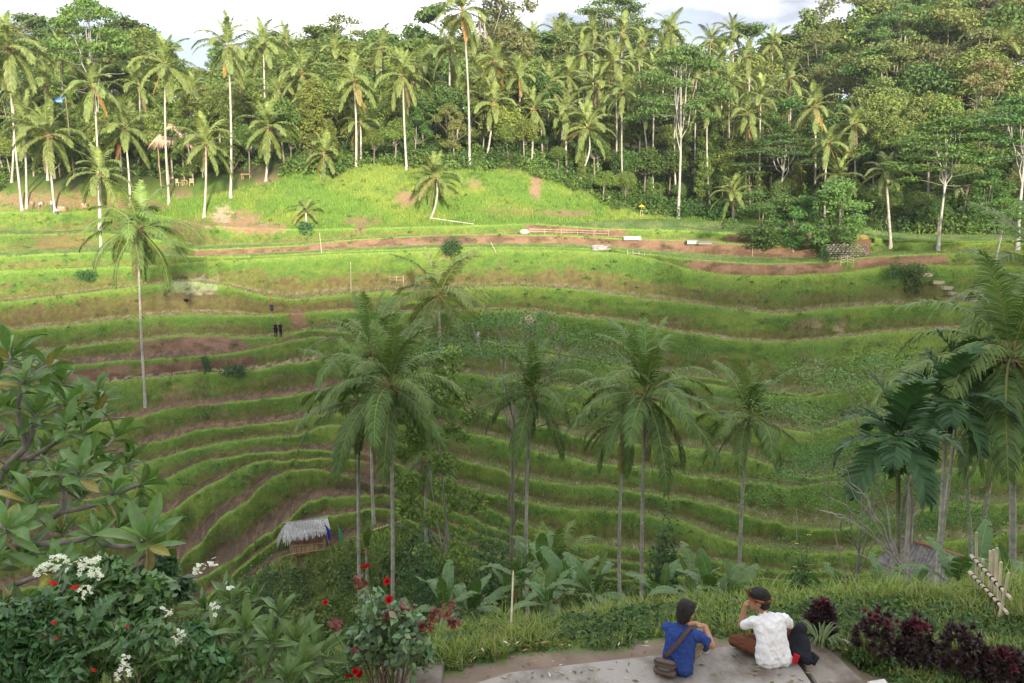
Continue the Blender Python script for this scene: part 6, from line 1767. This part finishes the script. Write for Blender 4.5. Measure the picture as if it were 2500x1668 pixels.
def fuse(name, parts, voxel, col, mat, smooth=6, fold=0.0, fs=(16, 5)):
    """tapered limbs and ellipsoids melted into one continuous surface"""
    mb = MB()
    for q in parts:
        if q[0] == 'c': capsule(mb, *q[1:])
        else:
            _, c, rd, eu = q
            m2 = MB(); ball(m2, (0, 0, 0), rd, (1, 1, 1), 3)
            V_ = m2.V[0] @ np.array(Euler(eu).to_matrix()).T + np.asarray(c)
            mb.add(V_, m2.F3[0])
    me = mb.mesh('tmp', None)
    o = bpy.data.objects.new('tmp', me); COL.objects.link(o)
    md = o.modifiers.new('r', 'REMESH'); md.mode = 'VOXEL'; md.voxel_size = voxel
    ms = o.modifiers.new('s', 'SMOOTH'); ms.factor = .5; ms.iterations = smooth
    dg = bpy.context.evaluated_depsgraph_get()
    out = bpy.data.meshes.new_from_object(o.evaluated_get(dg))
    bpy.data.objects.remove(o); bpy.data.meshes.remove(me)
    out.name = name
    for k in list(out.color_attributes): out.color_attributes.remove(k)
    a = out.color_attributes.new('Col', 'FLOAT_COLOR', 'POINT')
    n = len(out.vertices)
    co = np.empty(n * 3, np.float32); out.vertices.foreach_get('co', co); co = co.reshape(-1, 3)
    if fold > 0:
        no = np.empty(n * 3, np.float32); out.vertices.foreach_get('normal', no); no = no.reshape(-1, 3)
        q = fbm((co[:, 0] + co[:, 1] * .6 + co[:, 2] * .35) * fs[0] + 7, (co[:, 2] - co[:, 0] * .4) * fs[1], 3, 3) - .5
        q2 = np.abs(fbm((co[:, 0] - co[:, 2] * .5) * fs[0] * .7, co[:, 2] * fs[1] * 1.6 + co[:, 1] * 6, 8, 2) - .5)
        co = co + no * (fold * (q * 2 - q2 * 1.6))[:, None]
        out.vertices.foreach_set('co', co.ravel().astype(np.float32))
    cc = np.ones((n, 4), np.float32); cc[:, :3] = col(co) if callable(col) else col
    a.data.foreach_set('color', cc.ravel())
    out.polygons.foreach_set('use_smooth', np.ones(len(out.polygons), bool))
    out.materials.clear(); out.materials.append(mat)
    return out

def hand(wr, d, up, s=1., curl=.6, side=1):
    """palm and five fingers: wrist point, pointing direction, back-of-hand direction"""
    wr = np.asarray(wr, float); d = unit(d); up = unit(np.asarray(up) - d * np.dot(up, d)); x = np.cross(d, up) * side
    P = [('c', wr, .026 * s, wr + d * .045 * s, .030 * s)]
    for i, (o_, l) in enumerate(((-.030, .070), (-.010, .080), (.010, .075), (.029, .058))):
        b = wr + d * .062 * s + x * o_ * s
        P.append(('c', wr + d * .03 * s + x * o_ * .8 * s, .013 * s, b, .0105 * s))
        d1 = unit(d * math.cos(curl) - up * math.sin(curl)); m_ = b + d1 * l * .5 * s
        d2 = unit(d * math.cos(curl * 2.1) - up * math.sin(curl * 2.1)); e = m_ + d2 * l * .5 * s
        P.append(('c', b, .010 * s, m_, .009 * s)); P.append(('c', m_, .009 * s, e, .0075 * s))
    tb = wr + d * .018 * s - x * .030 * s; t1 = tb + (d * .6 - x * .6 - up * .3) * .035 * s; t2 = t1 + (d * .9 - x * .1 - up * .3) * .030 * s
    P += [('c', tb, .014 * s, t1, .011 * s), ('c', t1, .011 * s, t2, .008 * s)]
    return P

SKIN = np.array((.36, .185, .105))
def rot2(v, a):
    return np.array([v[0] * math.cos(a) - v[1] * math.sin(a), v[0] * math.sin(a) + v[1] * math.cos(a), v[2]])
def head_parts(c, yaw, pitch=0.0):
    c = np.asarray(c, float)
    E = Euler((pitch, 0, yaw)).to_matrix()
    HS = 1.17
    f = lambda v: c + np.array((E @ Vector(v))[:]) * HS
    eu = (pitch, 0, yaw)
    P = [('e', f((0, 0, .02)), (.075, .095, .105), eu), ('e', f((0, .03, -.05)), (.058, .062, .065), eu), ('c', f((0, .082, .0)), .010, f((0, .105, -.028)), .015), ('e', f((0, .085, -.062)), (.024, .016, .009), eu), ('e', f((0, .070, -.098)), (.028, .024, .020), eu),
            ('e', f((.078, -.005, -.01)), (.012, .024, .034), eu), ('e', f((-.078, -.005, -.01)), (.012, .024, .034), eu), ('e', f((0, .075, .02)), (.055, .022, .012), eu)]
    P = [(q[0], q[1], tuple(HS * z for z in q[2]), q[3]) if q[0] == 'e' else (q[0], q[1], q[2] * HS, q[3], q[4] * HS) for q in P]
    return P, f, eu
def hair_parts(f, eu, low=-.06):
    P = [('e', f((0, -.022, .040)), (.088, .098, .100), eu), ('e', f((0, -.045, -.015)), (.080, .070, .085), eu), ('e', f((0, -.058, low)), (.058, .045, .055), eu), ('e', f((.035, .005, .080)), (.05, .075, .05), eu), ('e', f((-.035, .005, .080)), (.05, .075, .05), eu)]
    return [(q[0], q[1], tuple(1.17 * z for z in q[2]), q[3]) for q in P]

ZG = ZS
def strands(hair, n, seed, ln=.03):
    r = np.random.default_rng(seed); me = hair.data; nv = len(me.vertices)
    co = np.empty(nv * 3, np.float32); me.vertices.foreach_get('co', co); co = co.reshape(-1, 3)
    no = np.empty(nv * 3, np.float32); me.vertices.foreach_get('normal', no); no = no.reshape(-1, 3)
    k = r.integers(0, nv, n); p = co[k]; nn = no[k]
    c = co.mean(0); flow = unit(np.stack([p[:, 0] - c[0], p[:, 1] - c[1] - .03, -np.ones(n) * .07], -1) * np.array([.5, .5, 1]) + r.normal(size=(n, 3)) * .02)
    flow = unit(flow - nn * np.sum(flow * nn, 1)[:, None])
    s_ = unit(np.cross(flow, nn)) * .0022
    l = (ln * r.uniform(.5, 1.3, n))[:, None]
    V_ = np.stack([p - s_, p + s_, p + flow * l + nn * .006 * r.uniform(.2, 1.6, (n, 1))], 1)
    o = obj('strands', mesh_np('strands', V_.reshape(-1, 3), np.arange(n)[:, None] * 3 + np.arange(3), np.repeat(np.array([[.016, .013, .011]]) * r.uniform(.5, 2.2, (n, 1)), 3, 0), False, M_hair), hair)
    o['kind'] = 'stuff'
# --- man in blue, knees drawn up
mA = Vector(on_z(1655, 1640, ZG)); mA.z = ZG; PS = .87
A = thing('person', 'man in a blue t-shirt and khaki trousers sitting with his arms on his knees', 'person', mA, R(-30), None, PS)
hp, hf, he = head_parts((0.03, .11, .735), R(-12), R(-14))
body = [('c', (0, 0, .13), .11, (0, .03, .32), .095), ('c', (0, .03, .32), .095, (0, .075, .46), .085), ('c', (-.13, .065, .505), .042, (.13, .065, .505), .042), ('c', (0, .075, .56), .055, (.02, .095, .66), .050)] + hp
rE, rW = (.335, .225, .33), (.18, .46, .415)
lE, lW = (-.245, .30, .36), (.05, .49, .40)
body += [('c', (.175, .07, .505), .042, rE, .046), ('c', rE, .045, rW, .030), ('c', (-.175, .07, .505), .042, lE, .046), ('c', lE, .045, lW, .030)]
body += hand(rW, (-.95, .25, -.1), (.1, .2, 1), 1., .5, 1) + hand(lW, (.95, .1, -.15), (0, .3, 1), 1., .7, -1)
for s_, kn, an in ((1, (.15, .44, .345), (.17, .60, .08)), (-1, (-.10, .44, .325), (-.10, .60, .08))):
    body += [('c', (s_ * .09, .04, .12), .075, kn, .055), ('c', kn, .052, an, .036), ('c', an, .036, (an[0], an[1] + .12, .045), .030)]
obj('body', fuse('body', body, .0085, SKIN, M_skin, 4), A)
BLUE = np.array((.030, .060, .215))
sh = [('c', (-.065, -.01, .10), .132, (.065, -.01, .10), .132), ('c', (-.07, .0, .10), .128, (-.075, .02, .30), .118), ('c', (.07, .0, .10), .128, (.075, .02, .30), .118), ('c', (-.075, .02, .30), .118, (-.085, .05, .44), .112), ('c', (.075, .02, .30), .118, (.085, .05, .44), .112), ('c', (-.155, .06, .515), .074, (.155, .06, .515), .074), ('c', (-.05, .05, .50), .095, (.05, .05, .50), .095), ('c', (0, .075, .55), .064, (.01, .085, .585), .056)]
sh += [('c', (-.05, .055, .555), .060, (.05, .06, .555), .060), ('c', (0, -.015, .10), .130, (0, .012, .30), .120), ('c', (0, .012, .30), .120, (0, .048, .47), .115), ('c', (-.11, .055, .50), .075, (.11, .055, .50), .075)]
sh += [('c', (.165, .065, .515), .072, (.285, .160, .405), .066), ('c', (-.165, .065, .515), .072, (-.232, .205, .418), .066)]
obj('shirt', fuse('shirt', sh, .009, BLUE, M_cloth, 5, .020), A)
KHA = np.array((.27, .20, .125))
tr = [('c', (-.06, .03, .115), .125, (.06, .03, .115), .125)]
for s_, kn, an in ((1, (.15, .44, .345), (.17, .585, .15)), (-1, (-.10, .44, .325), (-.10, .585, .15))):
    tr += [('c', (s_ * .09, .04, .13), .110, kn, .076), ('c', kn, .074, an, .068)]
obj('trousers', fuse('trousers', tr, .009, KHA, M_cloth, 4, .022, (22, 12)), A)
strands(obj('hair', fuse('hair', hair_parts(hf, he), .009, (.012, .010, .009), M_hair, 3), A), 2600, 1)
for s_, an in ((1, (.17, .60, .0)), (-1, (-.10, .60, .0))):
    x, y = an[0], an[1]
    so = obj('shoe', fuse('shoe', [('c', (x, y - .05, .060), .042, (x, y + .10, .052), .044), ('c', (x, y + .10, .052), .044, (x, y + .16, .042), .036)], .008, (.055, .055, .075), M_cloth, 3), A)
    obj('sole', fuse('sole', [('c', (x - .012, y - .055, .014), .032, (x - .010, y + .16, .014), .030), ('c', (x + .012, y - .055, .014), .032, (x + .012, y + .16, .014), .030)], .007, (.42, .41, .40), M_plain, 2), so)
# shoulder bag of the man in blue
MA = Matrix.Translation(mA) @ Matrix.Rotation(R(-30), 4, 'Z') @ Matrix.Scale(PS, 4)
bgp = on_z(1622, 1652, ZG)
bag = thing('shoulder_bag', 'brown grey shoulder bag hanging at the hip of the man in blue', 'bag', bgp, R(-25))
def bag_col(co):
    b = np.where((np.abs(co[:, 2] - .17) < .010) | (np.abs(co[:, 2] - .10) < .008), .45, 1.)
    return np.array((.125, .095, .080))[None] * b[:, None]
obj('body', fuse('body', [('c', (-.07, 0, .06), .052, (.07, 0, .06), .052), ('c', (-.075, 0, .15), .046, (.075, 0, .15), .046), ('c', (-.05, -.045, .08), .030, (.05, -.045, .08), .030)], .008, bag_col, M_cloth, 3), bag)
pts = [MA @ Vector(v) for v in [(-.14, -.10, .20), (-.10, -.165, .28), (-.03, -.145, .38), (.05, -.115, .50), (.10, -.045, .588), (.125, .05, .610), (.115, .14, .54)]]
pts = [Matrix.Rotation(R(25), 4, 'Z') @ (q - bgp) for q in pts]
PP = np.array([q[:] for q in pts]); s0_ = np.linspace(0, 1, len(PP)); s1_ = np.linspace(0, 1, 30)
PP = np.stack([np.interp(s1_, s0_, PP[:, k]) for k in range(3)], -1)
for k in range(3): PP[1:-1, k] = gsm(PP[:, k], 1.5)[1:-1]
m = MB(); T_ = np.gradient(PP, axis=0); ctr = np.array((Matrix.Rotation(R(25), 4, 'Z') @ (MA @ Vector((0, .03, .35)) - bgp))[:])
nrm_ = unit(PP - ctr); sd_ = unit(np.cross(T_, nrm_)) * .020
for k in range(29): m.add([PP[k] - sd_[k], PP[k] + sd_[k], PP[k + 1] + sd_[k + 1], PP[k + 1] - sd_[k + 1]], [[0, 1, 2, 3]], (.085, .055, .045)); m.add([PP[k] - sd_[k] + nrm_[k] * .006, PP[k] + sd_[k] + nrm_[k] * .006, PP[k + 1] + sd_[k + 1] + nrm_[k + 1] * .006, PP[k + 1] - sd_[k + 1] + nrm_[k + 1] * .006], [[0, 1, 2, 3]], (.085, .055, .045))
obj('strap', m.mesh('strap', M_cloth, True), bag)

# --- man in white, cross-legged, head turned to the left
mB = Vector(on_z(1886, 1618, ZG)); mB.z = ZG
B = thing('person', 'man in a white t-shirt and headcloth sitting cross legged, hand at his mouth', 'person', mB, R(6), None, PS)
yawB = R(62)
hp, hf, he = head_parts((-.135, .20, .735), yawB, R(-6))
body = [('c', (0, 0, .13), .11, (-.02, .05, .32), .095), ('c', (-.02, .05, .32), .095, (-.05, .115, .46), .085), ('c', (-.19, .115, .495), .042, (.10, .10, .52), .042), ('c', (-.06, .13, .56), .055, (-.12, .175, .66), .052)] + hp
lE, lW = (-.315, .27, .36), (-.275, .285, .585)
rE, rW = (.285, .21, .315), (.16, .40, .27)
body += [('c', (-.22, .12, .495), .042, lE, .046), ('c', lE, .045, lW, .030), ('c', (.15, .095, .52), .042, rE, .046), ('c', rE, .045, rW, .030)]
body += hand(lW, (.25, -.02, .97), (-.9, -.2, .2), .95, .55, 1) + hand(rW, (-.3, .8, -.5), (.2, .2, 1), .95, .5, -1)
for s_ in (1, -1):
    kn, an = (s_ * .36, .32, .13), (-s_ * .06, .40, .07)
    body += [('c', (s_ * .10, .04, .12), .080, kn, .055), ('c', kn, .052, an, .036), ('c', an, .036, (an[0] - s_ * .10, .40, .055), .032)]
obj('body', fuse('body', body, .0085, SKIN * .92, M_skin, 4), B)
WHT = np.array((.74, .74, .75))
sh = [('c', (-.095, -.015, .075), .135, (.10, -.015, .075), .135), ('c', (-.09, -.01, .10), .128, (-.10, .03, .30), .118), ('c', (.09, -.01, .10), .128, (.06, .03, .30), .118), ('c', (-.10, .03, .30), .118, (-.13, .09, .43), .108), ('c', (.06, .03, .30), .118, (.055, .08, .45), .112), ('c', (-.21, .115, .505), .073, (.13, .092, .535), .075), ('c', (-.10, .09, .49), .095, (.03, .085, .50), .098), ('c', (-.06, .125, .545), .064, (-.085, .145, .59), .056)]
sh += [('c', (-.12, .11, .545), .062, (.0, .10, .56), .062), ('c', (0, -.02, .10), .132, (-.02, .022, .30), .122), ('c', (-.02, .022, .30), .122, (-.045, .082, .47), .118), ('c', (-.16, .10, .485), .075, (.09, .085, .51), .078)]
sh += [('c', (-.215, .115, .505), .073, (-.29, .205, .405), .070), ('c', (.145, .09, .535), .074, (.24, .165, .41), .068)]
obj('shirt', fuse('shirt', sh, .009, WHT, M_cloth, 5, .022), B)
BRT = np.array((.120, .050, .028))
tr = [('c', (-.07, .03, .11), .122, (.07, .03, .11), .122)]
for s_ in (1, -1):
    kn, an = (s_ * .36, .32, .13), (-s_ * .02, .39, .08)
    tr += [('c', (s_ * .10, .06, .12), .105, kn, .085), ('c', kn, .082, an, .070)]
obj('trousers', fuse('trousers', tr, .009, BRT, M_cloth, 4, .020, (22, 12)), B)
strands(obj('hair', fuse('hair', hair_parts(hf, he, -.045), .009, (.012, .010, .009), M_hair, 3), B), 2600, 2)
def band_col(co):
    n_ = fbm(co[:, 0] * 90 + co[:, 1] * 60, co[:, 2] * 120, 5, 2)
    return np.where((n_ > .5)[:, None], np.array((.24, .085, .04)), np.array((.07, .025, .02)))
th = np.linspace(0, 2 * math.pi, 28)
m = MB(); P_ = np.array([hf((.090 * math.sin(a), .104 * math.cos(a) - .012, .030 + .016 * math.cos(a))) for a in th])
m.tube(P_, .020, 6, band_col(P_)); 
for k in range(5): capsule(m, hf((.012 * k - .024, .098, .045)), .014, hf((.022 * k - .045, .100 + .01 * (k % 2), .090 + .012 * (k % 3))), .010)
hc_ = m.mesh('headcloth', M_cloth, True)
a = hc_.color_attributes['Col']; n = len(hc_.vertices); co = np.empty(n * 3, np.float32); hc_.vertices.foreach_get('co', co)
cc = np.ones((n, 4), np.float32); cc[:, :3] = band_col(co.reshape(-1, 3)); a.data.foreach_set('color', cc.ravel())
tag(obj('headcloth', hc_, B), 'patterned brown red headcloth with a knotted front')
o = obj('flower', flower_mesh('ear_flower', 5, .028, .024, (.80, .76, .40), (.7, .55, .1), .5), B, Vector(hf((.098, -.045, .015))), (R(60), 0, R(-40))); o['label'] = 'pale yellow flower tucked behind the ear'
for s_ in (1, -1):
    m = MB(); ball(m, hf((s_ * .030, .083, .008)), (.012, .008, .008), (.02, .015, .012), 1); obj('eye', m.mesh('eye', M_plain, True), B)
# backpack at his right side
bp = on_z(1955, 1618, ZG)
bk = thing('backpack', 'black backpack with a red patch lying at the right side of the man in white', 'bag', bp, R(-20))
obj('body', fuse('body', [('c', (-.10, .10, .10), .09, (-.02, .16, .30), .07), ('c', (-.04, .02, .09), .085, (.06, -.02, .075), .07), ('c', (.0, .1, .2), .08, (.02, .04, .12), .08)], .010, (.020, .021, .026), M_cloth, 4), bk)
m = MB(); m.box((-.030, -.018, -.055), (.030, .0, .055), (.42, .02, .03)); obj('red_patch', m.mesh('red_patch', M_cloth), bk, (-.055, -.105, .10), (0, R(12), R(-15)))
m = MB(); m.tube([(.06, -.03, .08), (.13, -.05, .06), (.15, -.02, .10), (.10, .02, .13)], [.03, .035, .035, .02], 7, (.018, .018, .022)); obj('side_pocket', m.mesh('side_pocket', M_cloth, True), bk)

# --- small figures on the far slope
def far_person(label, px, py, shirt, trou, rz=0., pose='stand', h=1.0, sleeve=True, hairc=(.012, .01, .009), Yoff=0):
    q = ground_at(px, py, 30)
    t = thing('person', label, 'person', q, rz); t.scale = (h, h, h)
    if pose == 'stand':
        hip, sho, hd = (0, 0, .92), (0, 0, 1.42), (0, .02, 1.62)
        legs = [((s * .09, 0, .90), (s * .10, .02, .50), (s * .11, -.01, .08)) for s in (1, -1)]
        arms = [((s * .19, 0, 1.38), (s * .25, -.02, 1.10), (s * .20, .10, .92)) for s in (1, -1)]
    elif pose == 'photo':
        hip, sho, hd = (0, 0, .92), (0, 0, 1.42), (0, -.02, 1.62)
        legs = [((s * .09, 0, .90), (s * .10, .02, .50), (s * .11, -.01, .08)) for s in (1, -1)]
        arms = [((s * .19, 0, 1.38), (s * .28, -.15, 1.28), (s * .08, -.24, 1.55)) for s in (1, -1)]
    elif pose == 'bend':
        hip, sho, hd = (0, 0, .85), (0, -.42, 1.10), (0, -.62, 1.10)
        legs = [((s * .10, 0, .84), (s * .11, .05, .46), (s * .12, .02, .08)) for s in (1, -1)]
        arms = [((s * .18, -.42, 1.06), (s * .2, -.5, .78), (s * .12, -.55, .55)) for s in (1, -1)]
    else:
        hip, sho, hd = (0, 0, .16), (0, -.12, .64), (0, -.16, .86)
        legs = [((s * .10, 0, .18), (s * .16, -.40, .42), (s * .14, -.50, .06)) for s in (1, -1)]
        arms = [((s * .18, -.12, .6), (s * .25, -.3, .45), (s * .1, -.45, .45)) for s in (1, -1)]
    b = [('c', hip, .11, sho, .10), ('c', sho, .06, hd, .05), ('e', hd, (.08, .095, .115), (0, 0, 0))]
    for l in legs: b += [('c', l[0], .07, l[1], .05), ('c', l[1], .05, l[2], .035), ('c', l[2], .035, (l[2][0], l[2][1] - .12, .04), .03)]
    for a_ in arms: b += [('c', a_[0], .045, a_[1], .036), ('c', a_[1], .036, a_[2], .028), ('c', a_[2], .03, (a_[2][0], a_[2][1] - .03, a_[2][2] - .06), .02)]
    obj('body', fuse('body', b, .024, SKIN, M_skin, 2), t)
    s_ = [('c', (hip[0], hip[1], hip[2] + .02), .145, sho, .145)] + [('c', a_[0], .07, tuple(np.array(a_[0]) * .35 + np.array(a_[1]) * .65) if sleeve else a_[2], .055) for a_ in arms]
    if not sleeve: s_ += [('c', a_[1], .055, a_[2], .042) for a_ in arms]
    obj('shirt', fuse('shirt', s_, .026, shirt, M_cloth, 2), t)
    obj('trousers', fuse('trousers', [('c', (hip[0] - .05, hip[1], hip[2]), .135, (hip[0] + .05, hip[1], hip[2]), .135)] + [x for l in legs for x in (('c', l[0], .095, l[1], .072), ('c', l[1], .072, l[2], .058))], .026, trou, M_cloth, 2), t)
    obj('hair', fuse('hair', [('e', (hd[0], hd[1] + .02, hd[2] + .035), (.095, .105, .10), (0, 0, 0))], .024, hairc, M_hair, 1), t)
    return t
far_person('man in a black suit jacket, left one of the couple on the terrace path', 674, 824, (.018, .019, .028), (.012, .012, .016), R(10), sleeve=False)
far_person('woman in black, right one of the couple on the terrace path', 686, 823, (.014, .013, .015), (.013, .012, .015), R(-20), h=.97)
far_person('person in a white top raising a camera on the middle terrace', 1167, 842, (.70, .70, .68), (.32, .33, .36), R(0), 'photo', .95)
far_person('person in a white shirt bending over on the left path', 97, 512, (.66, .64, .60), (.25, .20, .17), R(90), 'bend')
far_person('person in a pink top standing at the left end of the path', 80, 513, (.42, .20, .18), (.16, .12, .10), R(30), 'stand', .95)
far_person('person in white standing beside the broad palm on the left path', 127, 514, (.66, .65, .62), (.10, .12, .18), R(-60), 'stand')
far_person('person sitting on the edge of the left path, legs forward', 141, 521, (.45, .42, .40), (.10, .13, .20), R(0), 'sit')
# scarecrow
q = ground_at(664, 763, 30); t = thing('scarecrow', 'dark scarecrow on a red tipped stick at the end of the stubble field', 'scarecrow', q)
cane('stick', (0, 0, -.3), (0, 0, 1.6), .04, t, (.3, .22, .15))
obj('cloth', fuse('cloth', [('c', (0, 0, .35), .2, (0, 0, .85), .16), ('c', (-.3, 0, .85), .06, (.3, 0, .85), .06)], .03, (.03, .035, .05), M_cloth, 2), t)
m = MB(); ball(m, (0, 0, 1.65), (.12, .1, .16), (.45, .04, .03), 1); obj('tip', m.mesh('tip', M_cloth), t)
# ---------------------------------------------------------------- thin air haze over the valley
hm, N_, L_, out_ = new_mat('air_haze')
pv_ = N_.new('ShaderNodeVolumePrincipled')
pv_.inputs['Color'].default_value = (0.92, 0.95, 1.0, 1)
pv_.inputs['Density'].default_value = 0.00015
pv_.inputs['Anisotropy'].default_value = 0.2
L_.new(pv_.outputs['Volume'], out_.inputs['Volume'])
m = MB(); m.box((-900, -200, float(GZ.min()) - 1.5), (900, 520, 75), (1, 1, 1))
hz = obj('haze', m.mesh('haze', hm)); hz['kind'] = 'stuff'; hz['label'] = 'thin pale haze filling the valley air'
